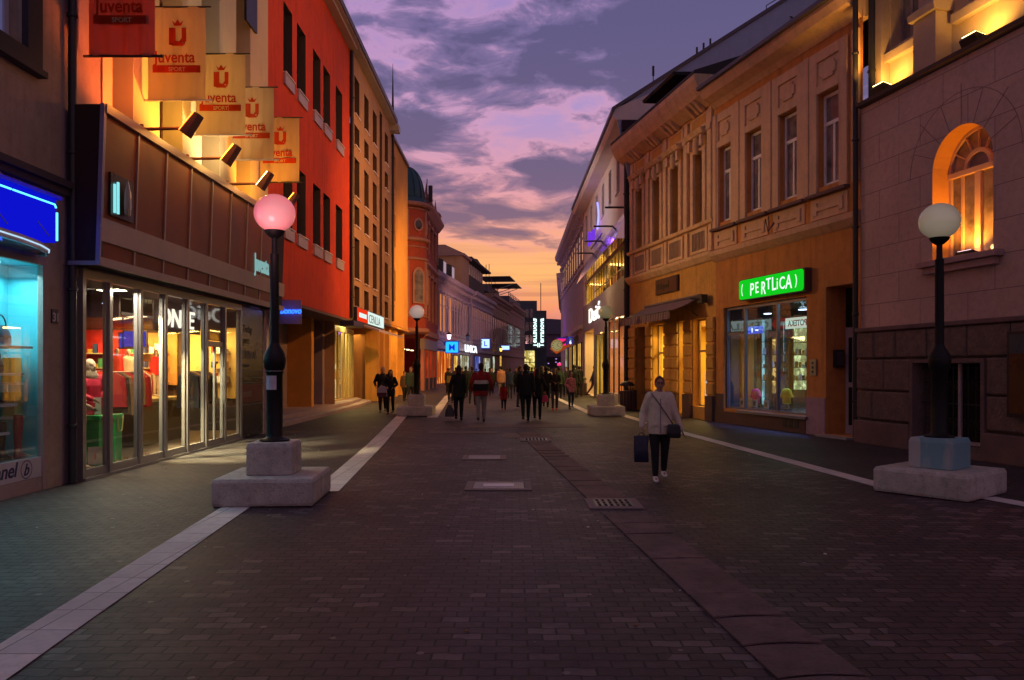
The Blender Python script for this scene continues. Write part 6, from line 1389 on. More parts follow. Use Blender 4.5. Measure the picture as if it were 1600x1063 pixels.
for a, c in ((0.02, .53), (1.72, 2.31), (2.86, 4.08), (5.30, 5.90), (7.05, 7.84)):
    mb = MB(FR3)
    for i in range(6): z = .85 + i * .42; mb.box(a, c, .003, .10, z, z + .36)
    mb.box(a, c, .003, .05, .8, 3.33); mb.build('rusticated_pier', m_or3, b, bevel=.025)
    mb = MB(FR3); mb.box(a, c, .003, .13, 0, .80); mb.build('pier_base', M('dark brown dado', (.13, .08, .07), .85), b)
m_fr3 = M('warm window frame', (.50, .36, .20), .5)
for i, h in enumerate(op[:3]):
    o = window(b, FR3, h[0], h[1], h[2], h[3], -.26, m_fr3, m_glass, nv=1 if i != 1 else 0, trans=.62, fw=.06, name='shop_window')
m_wy = M('warm yellow interior', (.70, .46, .12), .7, var=.1)
room(b, FR3, .3, 7.5, .08, 3.4, -.62, -3.2, m_wy, M('ochre floor', (.3, .18, .06), .5), m_wy)
lamp('AREA', 'shop_lamp', tuple(FR3.P(4.0, -1.4, 3.3)), 480, (1, .66, .14), .8, tuple(FR3.P(4.0, -1.4, 0)), parent=b, sy=5.5)
mb = MB(FR3); mb.box(5.92, 7.03, -.6, -.55, .05, 3.33); dr = mb.build('door', M('dark timber door', (.06, .03, .02), .5), b)
mb = MB(FR3); mb.box(6.0, 6.4, -.549, -.54, .3, 2.3); mb.box(6.55, 6.95, -.549, -.54, .3, 2.3); mb.build('door_panel', M('dark timber panel', (.09, .045, .03), .5), dr)
for i, (s, z, c1, c2) in enumerate(((.95, 1.35, (.8, .85, .9), (.02, .25, .7)), (.95, .85, (.8, .85, .9), (.7, .05, .04)))):
    t = thing('window_poster', ['pale poster with a blue figure in the awning house window', 'pale poster with a red figure, below the blue one'][i], 'poster', tuple(FR3.P(s, -.2, z)), 'posters in the awning house window')
    mb = MB(FR3); mb.box(s - .22, s + .22, -.195, -.19, z - .24, z + .22); mb.build('sheet', M_emit('pale poster', (.55, .6, .62), .7), t); mb = MB(FR3); mb.sphere((s, -.185, z), .10, .004, .14, n=10); mb.build('print', M('poster print %d' % i, c2, .5, emit=c2, es=.5), t)
t = thing('shop_board', 'framed dark brown shop board with raised lettering above the awning', 'sign', tuple(FR3.P(3.8, .05, 4.4)))
mb = MB(FR3); mb.box(2.80, 4.84, .003, .09, 4.42, 4.98); mb.build('frame', M('dark brown frame', (.05, .018, .012), .5), t, bevel=.012); mb = MB(FR3); mb.box(2.88, 4.76, .091, .10, 4.49, 4.91); mb.build('panel', M('maroon panel', (.10, .025, .012), .6), t)
text_mb(FR3, 'Belgrad', 4.66, .105, 4.60, .33, .01, -1, bold=.012, sx=1.15).build('lettering', M('black green letters', (.02, .022, .012), .5), t)
# awning
t = thing('awning', 'pinkish striped canvas awning with a hanging valance on the ornate house', 'awning', tuple(FR3.P(3.3, .5, 3.3)))
m_awn = M('striped awning canvas', (.24, .16, .20), .85, stripes=(.22, (.13, .075, .10)), var=.1)
A0, A1 = .95, 5.75
mb = MB(FR3); n = 24
for k in range(8):
    u0, u1 = k / 8, (k + 1) / 8; f = lambda u: (.12 + 1.02 * u, 4.02 - .46 * u - .05 * math.sin(math.pi * u))
    (d0_, z0_), (d1_, z1_) = f(u0), f(u1)
    mb.face([(A0, d0_, z0_), (A1, d0_, z0_), (A1, d1_, z1_), (A0, d1_, z1_)]); mb.face([(A0, d0_, z0_ - .006), (A1, d0_, z0_ - .006), (A1, d1_, z1_ - .006), (A0, d1_, z1_ - .006)])
mb.build('canvas', m_awn, t)
mb = MB(FR3)
for i in range(44):
    a, c = A0 + (A1 - A0) * i / 44, A0 + (A1 - A0) * (i + 1) / 44; w0, w1 = .012 * math.sin(i * 1.3), .012 * math.sin((i + 1) * 1.3)
    zb = 3.30 - .02 * (i % 2); mb.face([(a, 1.145 + w0, 3.555), (c, 1.145 + w1, 3.555), (c, 1.16 + w1, zb), (a, 1.16 + w0, zb)]); mb.face([(a, 1.139 + w0, 3.555), (c, 1.139 + w1, 3.555), (c, 1.154 + w1, zb), (a, 1.154 + w0, zb)])
mb.build('valance', m_awn, t)
mb = MB(FR3); mb.tube([(A0 - .1, .10, 4.06), (A1 + .1, .10, 4.06)], .055, 10); mb.build('roller', m_zinc, t); mb = MB(FR3); mb.tube([(A0, 1.14, 3.56), (A1, 1.14, 3.56)], .022, 8)
for s in (A0 + .1, A1 - .1): mb.tube([(s, .12, 3.4), (s, .62, 3.72), (s, 1.12, 3.55)], .018, 6)
mb.build('arm', m_dark, t)
t = thing('wall_camera', 'small black box and lamp beside the near end of the awning', 'wall box', tuple(FR3.P(.5, .1, 3.8))); mb = MB(FR3); mb.box(.35, .7, .11, .32, 3.78, 4.05); mb.build('box', m_dark, t, bevel=.01); mb = MB(FR3); mb.tube([(.5, .3, 3.9), (.8, .5, 3.95)], .03); mb.build('arm', m_dark, t)
shell(b, FR3, .02, 7.82, 0, 10.2, -8, m_or3, -3.3)
lamp('SPOT', 'shop_lamp', tuple(FR3.P(5.0, -.15, 3.1)), 12, (1, .6, .12), .05, tuple(FR3.P(5.6, .8, 0)), 90, parent=b)

# ================================================================= RIGHT 4: white modern building
m_wh = M('cool white render', (.80, .72, .66), .85, var=.06, bump=.1, streak=.12)
m_gr4 = M('grey mauve cladding', (.26, .20, .24), .6, var=.06)
b = thing('white_modern_building', 'white modern building with wide eaves, a high gable and a glowing glazed first floor', 'building', tuple(FR4.P(9, 0, 0)))
cols = [(.35, 1.35), (3.1, 4.1), (5.9, 6.9), (8.7, 9.7), (11.6, 12.6), (14.4, 15.4), (17.2, 18.2)]
holes = [(a, c, 9.75, 11.45, .3) for a, c in cols] + [(.25, 13.1, 5.72, 6.97, .02), (13.7, 17.8, 5.72, 6.97, .02), (1.5, 6.6, .12, 4.0, .02), (7.0, 12.3, .12, 3.55, .02), (13.2, 18.6, .02, 4.0, 1.2)]
mb = MB(FR4); mb.wall(.02, 19.6, 0, 11.9, 0, holes, .3, 0); mb.face([(19.6, 0, 0), (19.6, -6, 0), (19.6, -6, 11.9), (19.6, 0, 11.9)]); mb.build('wall', m_wh, b)
# cladding panels proud of wall on the low floors
mb = MB(FR4); mb.box(.03, 19.6, .003, .05, 4.05, 5.70); mb.box(.03, 1.48, .003, .05, .02, 4.047); mb.box(6.62, 6.98, .003, .05, .02, 4.047); mb.box(12.32, 13.18, .003, .05, .02, 4.047); mb.box(7.0, 12.3, .003, .05, 3.56, 4.047); mb.box(18.62, 19.6, .003, .05, .02, 4.047); mb.each('cladding_panel', m_gr4, b)
for h in holes[:7]:
    o = window(b, FR4, *h[:4], -.26, M('grey joinery', (.25, .22, .26), .5), m_pane, nv=0, fw=.06, sill=M('bright sill edge', (.7, .66, .72), .4), sd=.34)
# mirror-like glass band with struts
m_mir = M('reflecting glass band', (.85, .70, .78), .10, metal=.95, spec=1, var=.05)
mb = MB(FR4); mb.prism([(.06, 7.08), (.62, 7.08), (.10, 8.35), (.06, 8.35)], 0, .1, 18.0); mb.build('glass_band', m_mir, b)
mb = MB(FR4); mb.box(.1, 18, .01, .08, 6.98, 7.07); mb.build('band_rail', M('gold brown rail', (.3, .2, .08), .5), b)
for i, s in enumerate((.8, 5.2, 9.6, 14.0)):
    mb = MB(FR4); mb.tube([(s, .003, 8.5), (s, .95, 8.5)], .045, 8); mb.build('strut', m_dark, b)
mb = MB(FR4)
for i in range(12): s = .3 + i * 1.07; mb.box(s - .03, s + .03, -.02, .02, 5.73, 6.96)
mb.box(.26, 13.1, -.02, .015, 6.1, 6.14)
for i in range(5): s = 13.75 + i * 1.0; mb.box(s - .03, s + .03, -.02, .02, 5.73, 6.96)
mb.build('glazing_bar', M('bronze bar', (.12, .08, .05), .4), b)
mb = MB(FR4); mb.box(.26, 13.09, -.012, -.006, 5.73, 6.96); mb.box(13.71, 17.79, -.012, -.006, 5.73, 6.96); mb.build('glazing', m_glass, b)
m_y4 = M('yellow lit room', (.80, .62, .26), .7, var=.2)
room(b, FR4, .1, 18.0, 5.6, 7.0, -.03, -2.2, m_y4, m_y4, m_y4)
lamp('AREA', 'room_lamp', tuple(FR4.P(6.5, -1.1, 6.9)), 330, (1, .72, .22), .8, tuple(FR4.P(6.5, -1.4, 0)), parent=b, sy=12)
lamp('AREA', 'room_lamp', tuple(FR4.P(15.8, -1.1, 6.9)), 160, (1, .72, .22), .8, tuple(FR4.P(15.8, -1.4, 0)), parent=b, sy=4)
mb = MB(FR4)
for s, z, h_ in ((1.4, 5.62, 1.2), (3.0, 5.62, 1.5), (4.2, 5.62, .9), (6.1, 5.62, 1.4), (8.0, 5.62, 1.0), (10.2, 5.62, 1.3), (11.5, 5.62, .8)): mb.box(s, s + .3, -.5, -.3, z, z + h_ * .75)
mb.build('room_furniture', M('dark red furniture', (.25, .08, .05), .6), b)
room(b, FR4, 1.3, 6.8, .06, 4.02, -.03, -3.0, M('peach shop wall', (.75, .42, .22), .7), M('peach floor', (.4, .25, .15), .4), m_y4)
room(b, FR4, 6.85, 12.5, .06, 3.6, -.03, -2.2, m_y4, M('peach floor', (.4, .25, .15), .4), m_y4)
lamp('AREA', 'shop_lamp', tuple(FR4.P(4.0, -1.4, 3.9)), 240, (1, .62, .30), .8, tuple(FR4.P(4, -1.0, 0)), parent=b, sy=4)
lamp('AREA', 'shop_lamp', tuple(FR4.P(9.6, -1.2, 3.5)), 260, (1, .72, .20), .8, tuple(FR4.P(9.6, -.9, 0)), parent=b, sy=4)
mb = MB(FR4); mb.box(13.2, 18.6, -1.25, -1.2, .02, 4.0); mb.build('recess_back', M('ochre recess wall', (.60, .36, .10), .8), b)
lamp('AREA', 'recess_lamp', tuple(FR4.P(15.8, -.6, 3.95)), 130, (1, .6, .15), .5, tuple(FR4.P(15.8, -.6, 0)), parent=b, sy=4)
mb = MB(FR4)
for s in (1.5, 3.2, 4.9, 6.54): mb.box(s, s + .06, -.03, .04, .12, 4.0)
for s in (7.0, 8.8, 10.5, 12.24): mb.box(s, s + .06, -.03, .04, .12, 3.55)
sf = mb.each('shop_front', m_dark, b); mb = MB(FR4); mb.box(1.5, 6.6, -.012, -.006, .12, 4.0); mb.box(7.0, 12.3, -.012, -.006, .12, 3.55); mb.build('pane', m_glass, sf)
mb = MB(FR4); mb.box(2.2, 5.2, -.9, -.86, 3.1, 3.18); mb.box(2.6, 4.6, -.62, -.58, 2.28, 2.34); mb.build('light_strip', M_emit('white strip', (1, .9, .85), 3), b)
mb = MB(FR4); mb.box(1.55, 6.6, -.18, .02, .02, .5); mb.build('stall_riser', M('pale base', (.5, .45, .45), .6), b)
# eave, roof and gable
mb = MB(FR4); mb.prism([(-1, 11.92), (.62, 11.92), (.72, 12.05), (.72, 12.36), (-1, 13.1)], 0, -.15, 19.9); mb.build('eave', m_wh, b)
mb = MB(FR4); mb.prism([(.721, 12.2), (.80, 12.24), (.79, 12.42), (-8.5, 18.35), (-8.5, 18.2), (.65, 12.36)], 0, -.2, 19.95); mb.build('roof', m_zinc, b)
m_gab = M('blue grey gable cladding', (.34, .42, .60), .55, var=.08, metal=.1, streak=.15)
mb = MB(FR4); mb.prism([(.0, 9.0), (.55, 11.92), (.66, 12.30), (-8.4, 18.15), (-8.4, 9.0)], 0, -.12, 0.015); mb.build('gable_wall', m_gab, b)
mb = MB(FR4); mb.box(-.35, -.125, -.5, .40, 11.45, 11.85); mb.build('return_cornice', M('dark brown eave box', (.035, .02, .025), .8), b)
fg = Fr(FR4.P(-.13, 0, 0).x, FR4.P(-.13, 0, 0).y, 1, 0, 0, -1)
text_mb(fg, "XCT'99", 6.55, .01, 15.75, .62, .006, 1, bold=.006, sx=1.1, rot=.05).build('graffiti', M('black spray paint', (.015, .015, .025), .8), b)
# script neon on white wall
t = thing('neon_sign', 'violet and blue neon script standing out from the white wall', 'neon sign', tuple(FR4.P(9, .2, 8.6)))
m_vn = M_emit('violet neon', (.22, .05, .9), .8); m_bn = M_emit('blue white neon', (.35, .35, 1.0), 1.6)
mb = MB(FR4); mb.tube([(7.9 - .6 * math.sin(i / 10 * math.pi) * .8 + i * .0, .45, 10.2 - 1.35 * i / 10) for i in range(11)], .05, 6); mb.build('arc', m_bn, t)
text_mb(FR4, 'Sava', 13.2, .35, 8.75, 1.15, .05, -1, bold=.03, sx=1.6).build('lettering', m_vn, t)
mb = MB(FR4); mb.box(8.2, 13.4, .15, .20, 8.62, 8.70); mb.build('rail', m_dark, t)
lamp('POINT', 'neon_glow', tuple(FR4.P(10.5, .7, 9.2)), 26, (.25, .1, 1.0), .2, parent=t)
t = thing('letter_sign', 'big white lit letters on the grey band of the white building', 'sign', tuple(FR4.P(12, .1, 4.4)))
text_mb(FR4, 'Dei\u0107', 15.4, .10, 4.42, 1.2, .03, -1, bold=.004, sx=2.4).build('lettering', M_emit('warm white letters', (1, .95, .85), 1.5), t)
mb = MB(FR4); mb.box(9.8, 15.4, .052, .08, 4.42, 4.46); mb.build('rail', m_dark, t)
drainpipe(FR4, .14, .14, 0.1, 11.6, .11, 'broad black drainpipe at the near corner of the white building', m_dark)
mb = None
shell(b, FR4, .0, 19.6, 0, 11.85, -9, m_wh, -3.6)
for i, (s, z, h_, lab) in enumerate(((3.0, 13.9, 1.6, 'single aerial on the eaves of the white building'),)):
    t = thing('aerial', lab, 'aerial', tuple(FR4.P(.3, -1.2, z - .1)), 'aerials on the white building'); mb = MB(FR4); mb.tube([(.3, -1.0, 12.9), (.3, -1.0, 14.3)], .02, 6); mb.build('mast', m_dark, t); mb = MB(FR4); mb.tube([(.3, -1.0, 13.9), (.3, -1.0, 14.3)], .05, 8); mb.build('head', m_dark, t)
t = thing('aerial', 'cluster of three panel aerials on the gable of the white building', 'aerial', tuple(FR4.P(.2, -3.0, 15.1)), 'aerials on the white building')
for k in range(3): mb = MB(FR4); x = -2.8 - .28 * k; mb.tube([(.2 , x, 14.1 + .18 * k), (.2, x, 14.95 + .18 * k)], .02, 6); mb.box(.16, .24, x - .035, x + .035, 14.7 + .18 * k, 15.05 + .18 * k); mb.build('panel', m_dark, t)
mb = MB(FR4); mb.tube([(.2, -2.8, 14.55), (.2, -3.36, 14.9)], .02, 6); mb.build('bar', m_dark, t)
t = thing('aerial', 'bent rooftop bracket farther up the gable edge', 'aerial', tuple(FR4.P(.2, -5.9, 16.9)), 'aerials on the white building'); mb = MB(FR4); mb.tube([(.2, -5.7, 16.0), (.2, -5.7, 16.8), (.2, -6.6, 17.35)], .02, 6); mb.tube([(.2, -6.6, 16.9), (.2, -6.6, 17.35)], .02, 6); mb.build('bar', m_dark, t)

# ================================================================= RIGHT 5-6: far houses
FR5 = Fr(4.80, 52.2, .003, 1)
FR6 = Fr(5.05, 78.2, .066, 1)
m_g5 = M('grey lilac stucco', (.52, .43, .45), .85, var=.12, streak=.2)
m_g5t = M('grey lilac trim', (.62, .53, .54), .8, dirt=.2)
old_front('tall grey lilac old house just beyond the white building', 0, 25.6, 12.7, m_g5, m_g5t, 11, (), 1.5, fr=FR5, gz=(0, 4.2), wz=(9.0, 11.2), shops=((1.5, 4.2, .2, 3.4, e_yel), (6.0, 8.5, .2, 3.4, e_yel), (10, 13, .2, 3.4, M_emit('dim amber window', (.6, .3, .08), .6)), (15, 18, .2, 3.4, e_pale)), wpart=.42)
old_front('violet lit old house farther along the right row', 0, 45, 11.2, m_g5, m_g5t, 17, (), 1.5, fr=FR6, gz=(0, 4.2), wz=(6.5, 9.5), shops=((2, 5, .2, 3.2, e_blue),), wpart=.42)
mb = MB(FR5)
lamp('POINT', 'violet_glow', tuple(FR5.P(20, 1.6, 5.2)), 45, (.32, .05, 1.0), .5); lamp('POINT', 'violet_glow', tuple(FR6.P(5, 1.4, 8.0)), 60, (.32, .06, 1.0), .5)
box_sign(FR5, 14, -1.05, 3.3, 4.25, .85, 'magenta square box sign with a white round letter on the right row', M_emit('magenta sign face', (.9, .02, .16), 1.2), 'a', M_emit('white lit letters', (.85, .92, 1.0), 1.6))
box_sign(FR5, 9, -.42, 3.6, 4.15, .34, 'small dark teal box sign with a pale figure on the right row', M_emit('teal sign face', (.06, .16, .2), 1.0), '6', w_let)
P0 = FR5.P(12.5, 0, 0); f = camface(P0.x, P0.y)
t = thing('clock_sign', 'round pale dial sign on an orange red board hanging over the crowd', 'sign', (P0.x - 1.1, P0.y, 3.0))
CX, CZ = -1.12, 3.56
def disc(r): return [(CX + r * math.cos(2*math.pi*i/32), CZ + r * math.sin(2*math.pi*i/32)) for i in range(32)]
mb = MB(f); mb.prism(disc(.50), 1, 0, .15); mb.build('rim', M('gold rim', (.4, .25, .06), .4, emit=(.4, .2, .04), es=.35), t)
mb = MB(f); mb.prism(disc(.43), 1, .151, .17); mb.build('dial', M_emit('pale dial', (.42, .36, .16), .7), t)
mb = MB(f)
for i in range(12): a = 2*math.pi*i/12; x, z = CX + .35 * math.cos(a), CZ + .35 * math.sin(a); mb.box(x - .035, x + .035, .171, .18, z - .035, z + .035)
mb.prism([(CX - .02, CZ), (CX + .02, CZ), (CX + .16, CZ + .24), (CX + .13, CZ + .25)], 1, .171, .182); mb.prism([(CX, CZ - .02), (CX, CZ + .02), (CX + .24, CZ - .14), (CX + .22, CZ - .16)], 1, .183, .19); mb.build('figures', M('dark red figures', (.25, .03, .02), .5), t)
mb = MB(f); mb.prism([(-1.7, 3.3), (-1.15, 2.85), (-.02, 3.5), (-.02, 3.75), (-.6, 3.5), (-1.1, 3.05), (-1.55, 3.4)], 1, -.1, -.01); mb.build('board', M('orange red board', (.45, .08, .015), .5, emit=(.6, .12, .02), es=.3), t)
mb = MB(f); mb.tube([(CX, -.02, 4.05), (CX, -.02, 4.2), (0, -.02, 4.3)], .025, 6); mb.build('arm', m_dark, t)
lamp('POINT', 'sign_glow', (P0.x - 1.3, P0.y - 1.0, 3.2), 10, (1, .5, .15), .2)
t = thing('awning', 'small pale scalloped awning below the teal sign on the right row', 'awning', tuple(FR5.P(5, .5, 3.6))); mb = MB(FR5); mb.prism([(.05, 4.1), (.9, 3.7), (.9, 3.5), (.88, 3.5), (.86, 3.68), (.05, 4.05)], 0, 4.5, 9.2); mb.build('canvas', M('pale violet canvas', (.35, .28, .42), .8), t); mb = MB(FR5); mb.tube([(4.5, .9, 3.69), (9.2, .9, 3.69)], .025); mb.build('bar', m_dark, t)

# litter bins
def bin_(x, y, label):
    t = thing('litter_bin', label, 'litter bin', (x, y, 0), 'litter bins along the right row')
    mb = MB(); mb.lathe(x, y, [(.24, .04), (.26, .06), (.28, .75), (.27, .78)], 20); mb.build('drum', M('brown striped drum', (.10, .06, .07), .6, stripes=None, var=.3), t, smooth=True)
    mb = MB()
    for k in range(14): a = 2 * math.pi * k / 14; mb.tube([(x + .285 * math.cos(a), y + .285 * math.sin(a), .06), (x + .30 * math.cos(a), y + .30 * math.sin(a), .76)], .018, 5)
    mb.build('slat', M('brown slats', (.16, .10, .11), .6), t)
    mb = MB(); mb.lathe(x, y, [(.30, .98), (.30, 1.02), (.22, 1.12), (.05, 1.17)], 20)
    for k in range(4): a = 2 * math.pi * k / 4 + .4; mb.tube([(x + .26 * math.cos(a), y + .26 * math.sin(a), .76), (x + .26 * math.cos(a), y + .26 * math.sin(a), 1.0)], .015, 5)
    mb.build('hood', m_dark, t, smooth=True)
bin_(4.62, 31.3, 'slatted litter bin with a domed hood at the corner of the white building')
bin_(4.25, 47.5, 'darker litter bin farther on beside the lit recess')

# added fill spots without fixtures, brightening the facades on both sides
lamp('SPOT', 'facade_flood', (4.3, 29.5, 9.4), 5600, (1, .40, .10), .4, (-6.5, 36, 6.0), 95, blend=1.0)
lamp('SPOT', 'facade_flood', (3.2, 66, 8.5), 3500, (1, .50, .38), .4, (-5.2, 84, 6.0), 85, blend=1.0)
lamp('SPOT', 'facade_flood', (-6.2, 38, 9.5), 1500, (1, .82, .70), .5, (4.9, 42, 9.0), 70, blend=1.0)
lamp('SPOT', 'facade_flood', (7.2, 20.4, 10.7), 4800, (1, .38, .10), .4, (-6.5, 26.5, 8.5), 80, blend=1.0)
lamp('SPOT', 'facade_flood', (3.2, 41, 9.0), 9000, (1, .45, .10), .4, (-6.7, 49, 5.0), 80, blend=1.0)
lamp('SPOT', 'facade_flood', (-6.1, 28.5, 7.5), 1500, (1, .60, .24), .5, (6.6, 25.5, 5.0), 58, blend=1.0)
# ================================================================= PEOPLE
def fuse(mb, name, mat, parent, voxel, smooth=4):
    """merge overlapping body volumes into one continuous skin"""
    o = mb.build(name, mat, parent)
    m = o.modifiers.new('r', 'REMESH'); m.mode = 'VOXEL'; m.voxel_size = voxel; m.use_smooth_shade = True
    if smooth: s = o.modifiers.new('s', 'SMOOTH'); s.iterations = smooth; s.factor = .5
    bpy.context.view_layer.update()
    dg = bpy.context.evaluated_depsgraph_get(); me = bpy.data.meshes.new_from_object(o.evaluated_get(dg))
    o.modifiers.clear(); old = o.data; o.data = me; bpy.data.meshes.remove(old)
    if not me.materials: me.materials.append(mat)
    return o
def cap(mb, a, b, r0, r1, n=10):
    a = Vector(a); b = Vector(b); mb.tube([a, b], r0, n, r1=r1); mb.sphere(a, r0 * .99, n=n); mb.sphere(b, r1 * .99, n=n)
def loft(mb, rows, n=18, p=1.0):
    """rows: (z, rx, ry, cx, cy)"""
    mb.rings([[(r[3] + r[1] * math.copysign(abs(math.cos(t)) ** p, math.cos(t)), r[4] + r[2] * math.copysign(abs(math.sin(t)) ** p, math.sin(t)), r[0]) for t in [2 * math.pi * i / n for i in range(n)]] for r in rows])
m_skin = M('skin', (.36, .19, .13), .55, var=.06); m_skin2 = M('ruddy skin', (.42, .20, .14), .55, var=.08)
def cloth(name, c, **k): return M('cloth ' + name, c, .85, var=k.get('var', .15), vs=9, bump=.35, bs=35)
c_black = cloth('black', (.010, .010, .013)); c_char = cloth('charcoal', (.045, .042, .05)); c_navy = cloth('navy', (.025, .035, .085)); c_dgreen = cloth('dark green', (.030, .045, .032))
c_beige = cloth('pale grey beige', (.68, .57, .44)); c_red = cloth('dark red', (.26, .012, .016)); c_white = cloth('off white', (.55, .50, .50)); c_cream = cloth('cream', (.55, .42, .28)); c_peach = cloth('peach', (.55, .28, .18))
c_olive = cloth('mustard olive', (.24, .15, .03)); c_grey = cloth('mid grey', (.22, .18, .19)); c_brown = cloth('brown', (.12, .06, .035)); c_plum = cloth('plum', (.10, .02, .05)); c_jean = cloth('dark denim', (.025, .035, .06))
h_dark = M('dark hair', (.012, .009, .008), .55, var=.3, vs=20, bump=.6, bs=80); h_brown = M('brown hair', (.06, .028, .014), .55, var=.3, vs=20, bump=.6, bs=80); h_red = M('auburn hair', (.13, .035, .02), .5, var=.3, vs=20, bump=.6, bs=80); h_blond = M('blond hair', (.30, .17, .07), .5, var=.3, vs=20, bump=.6, bs=80); h_grey = M('grey hair', (.25, .23, .24), .6, var=.3, vs=20, bump=.6, bs=80)
PEOPLE = []
def person(label, x, y, head, H=1.75, stride=.6, top=c_black, legs=c_black, shoes=c_black, hair=h_dark, long=0, skin=m_skin, fem=False, voxel=.014, stout=1.0,
           arms=None, coat=0, hood=False, group='people walking in the street', name='person', face=False, cat='person', lean=0.0, band=None, puffy=False, sleeves=True, headless=False, turn=0.0, skirtcol=None, z0=0.0):
    k = H / 1.75; h = R(head)
    fr = Fr(x, y, math.cos(h), -math.sin(h), math.sin(h), math.cos(h))
    t = thing(name, label, cat, (x, y, z0), group); PEOPLE.append(t)
    S = lambda p: (p[0] * k, p[1] * k + lean * p[2], p[2] * k + z0)
    sw = .150 if fem else .185           # half shoulder
    hw = .092
    W = stout
    # joints
    def leg(side, ph):
        hip = Vector((side * hw, 0, .90)); ank = Vector((side * .085, ph * .30, .085 + (.055 if ph < -.2 else 0)))
        mid = (hip + ank) / 2; kn = mid + Vector((0, .035 + .05 * abs(ph) * (1 if ph < 0 else .6), .01)); return hip, kn, ank
    legsJ = [leg(1, stride), leg(-1, -stride)]
    def arm(side, ph, tgt):
        sh = Vector((side * sw, 0, 1.40))
        if tgt: wr = Vector(tgt); mid = (sh + wr) / 2; d = (wr - sh).length; bend = math.sqrt(max(0.0, .275 ** 2 - (d / 2) ** 2)); out = Vector((side * .6, -.8, -.3)).normalized(); el = mid + out * bend
        else: el = sh + Vector((side * .05, ph * .10 - .02, -.27)); wr = el + Vector((side * .015, ph * .13 + .05, -.235))
        return sh, el, wr
    arms = arms or (None, None)
    AJ = [arm(1, -stride, arms[0]), arm(-1, stride, arms[1])]
    V = lambda p: Vector(S(p))
    # ---------------- body: one continuous skin
    mb = MB(fr)
    loft(mb, [(S((0, 0, z))[2], rx * k * W, ry * k * W, 0, S((0, 0, z))[1]) for z, rx, ry in ((.86, .13, .09), (.93, .155, .11), (1.05, .135, .095), (1.18, .14, .10), (1.32, .165, .11), (1.42, .14, .085), (1.47, .06, .055))])
    for i, (hip, kn, ank) in enumerate(legsJ):
        cap(mb, V(hip), V(kn), .078 * k * W, .052 * k); cap(mb, V(kn), V(ank), .052 * k, .036 * k); cap(mb, V(ank) + Vector((0, -.03 * k, -.035 * k)), V(ank) + Vector((0, .14 * k, -.05 * k)), .034 * k, .026 * k)
    for i, (sh, el, wr) in enumerate(AJ):
        sd = 1 if i == 0 else -1
        cap(mb, V(sh), V(el), .046 * k * W, .036 * k); cap(mb, V(el), V(wr), .037 * k, .025 * k)
        dv = (V(wr) - V(el)).normalized(); side_v = Vector((0, 1, 0)) - dv * dv.y; side_v.normalize(); nrm = dv.cross(side_v) * (-sd)
        pc = V(wr) + dv * .045 * k
        for q in (-.022, 0, .022): cap(mb, V(wr) + dv * .012 * k + side_v * q * .7 * k, V(wr) + dv * .085 * k + side_v * q * k, .015 * k, .013 * k, 8)
        for j, (q, ln) in enumerate(((.032, .068), (.011, .078), (-.011, .074), (-.032, .058))):
            b0 = V(wr) + dv * .088 * k + side_v * q * k; b1 = b0 + (dv * .9 - nrm * .25) * ln * .5 * k; b2 = b1 + (dv * .7 - nrm * .65) * ln * .5 * k
            cap(mb, b0, b1, .0092 * k, .0085 * k, 8); cap(mb, b1, b2, .0085 * k, .007 * k, 8)
        t0 = V(wr) + dv * .03 * k + side_v * .03 * k; t1 = t0 + (dv * .6 + side_v * .7) * .035 * k; t2 = t1 + (dv * .9 + side_v * .1 - nrm * .2) * .03 * k
        cap(mb, t0, t1, .012 * k, .0105 * k, 8); cap(mb, t1, t2, .0105 * k, .008 * k, 8)
    hz = 1.625; ct, st_ = math.cos(R(turn)), math.sin(R(turn))
    def Hd(px, py, pz): return S((px * ct + py * st_, -px * st_ + py * ct + .015, pz))
    if not headless:
        cap(mb, S((0, -.005, 1.42)), S((0, .01, 1.54)), .056 * k, .052 * k)
        mb.sphere(Hd(0, -.012, hz + .015), .076 * k, .096 * k, .105 * k, n=18); mb.sphere(Hd(0, .028, hz - .045), .058 * k, .062 * k, .068 * k, n=14); mb.sphere(Hd(0, .05, hz - .085), .032 * k, .03 * k, .026 * k, n=10)
        if voxel < .02:
            cap(mb, Hd(0, .086, hz + .015), Hd(0, .108, hz - .022), .009 * k, .014 * k, 8)
            for s_ in (-1, 1): mb.sphere(Hd(s_ * .078, -.005, hz - .005), .012 * k, .022 * k, .032 * k, n=8); cap(mb, Hd(s_ * .015, .083, hz + .034), Hd(s_ * .045, .072, hz + .036), .009 * k, .008 * k, 6)
            cap(mb, Hd(-.02, .084, hz - .058), Hd(.02, .084, hz - .058), .008 * k, .008 * k, 6)
    fuse(mb, 'body', skin, t, voxel * (.6 if face else 1), 3)
    if face and not headless:
        mb = MB(fr)
        for s_ in (-1, 1): mb.sphere(Hd(s_ * .030, .078, hz + .014), .011 * k, .009 * k, .007 * k, n=8)
        mb.build('eyes', M('dark eye', (.02, .015, .015), .15, spec=.9), t, smooth=True)
        mb = MB(fr); mb.sphere(Hd(0, .091, hz - .058), .022 * k, .008 * k, .006 * k, n=8); mb.build('mouth', M('lips', (.25, .06, .05), .5), t, smooth=True)
    # ---------------- trousers
    mb = MB(fr)
    loft(mb, [(S((0, 0, z))[2], rx * k * W, ry * k * W, 0, S((0, 0, z))[1]) for z, rx, ry in ((.80, .14, .10), (.88, .17, .125), (.96, .17, .125), (1.02, .155, .115))])
    for hip, kn, ank in legsJ:
        a = V(hip); b_ = V(kn); c = V(ank); cap(mb, a, b_, .097 * k * W, .068 * k * (.5 + .5 * W)); cap(mb, b_, c + Vector((0, 0, .03 * k)), .068 * k * (.5 + .5 * W), .052 * k)
    fuse(mb, 'trousers', legs, t, voxel, 2)
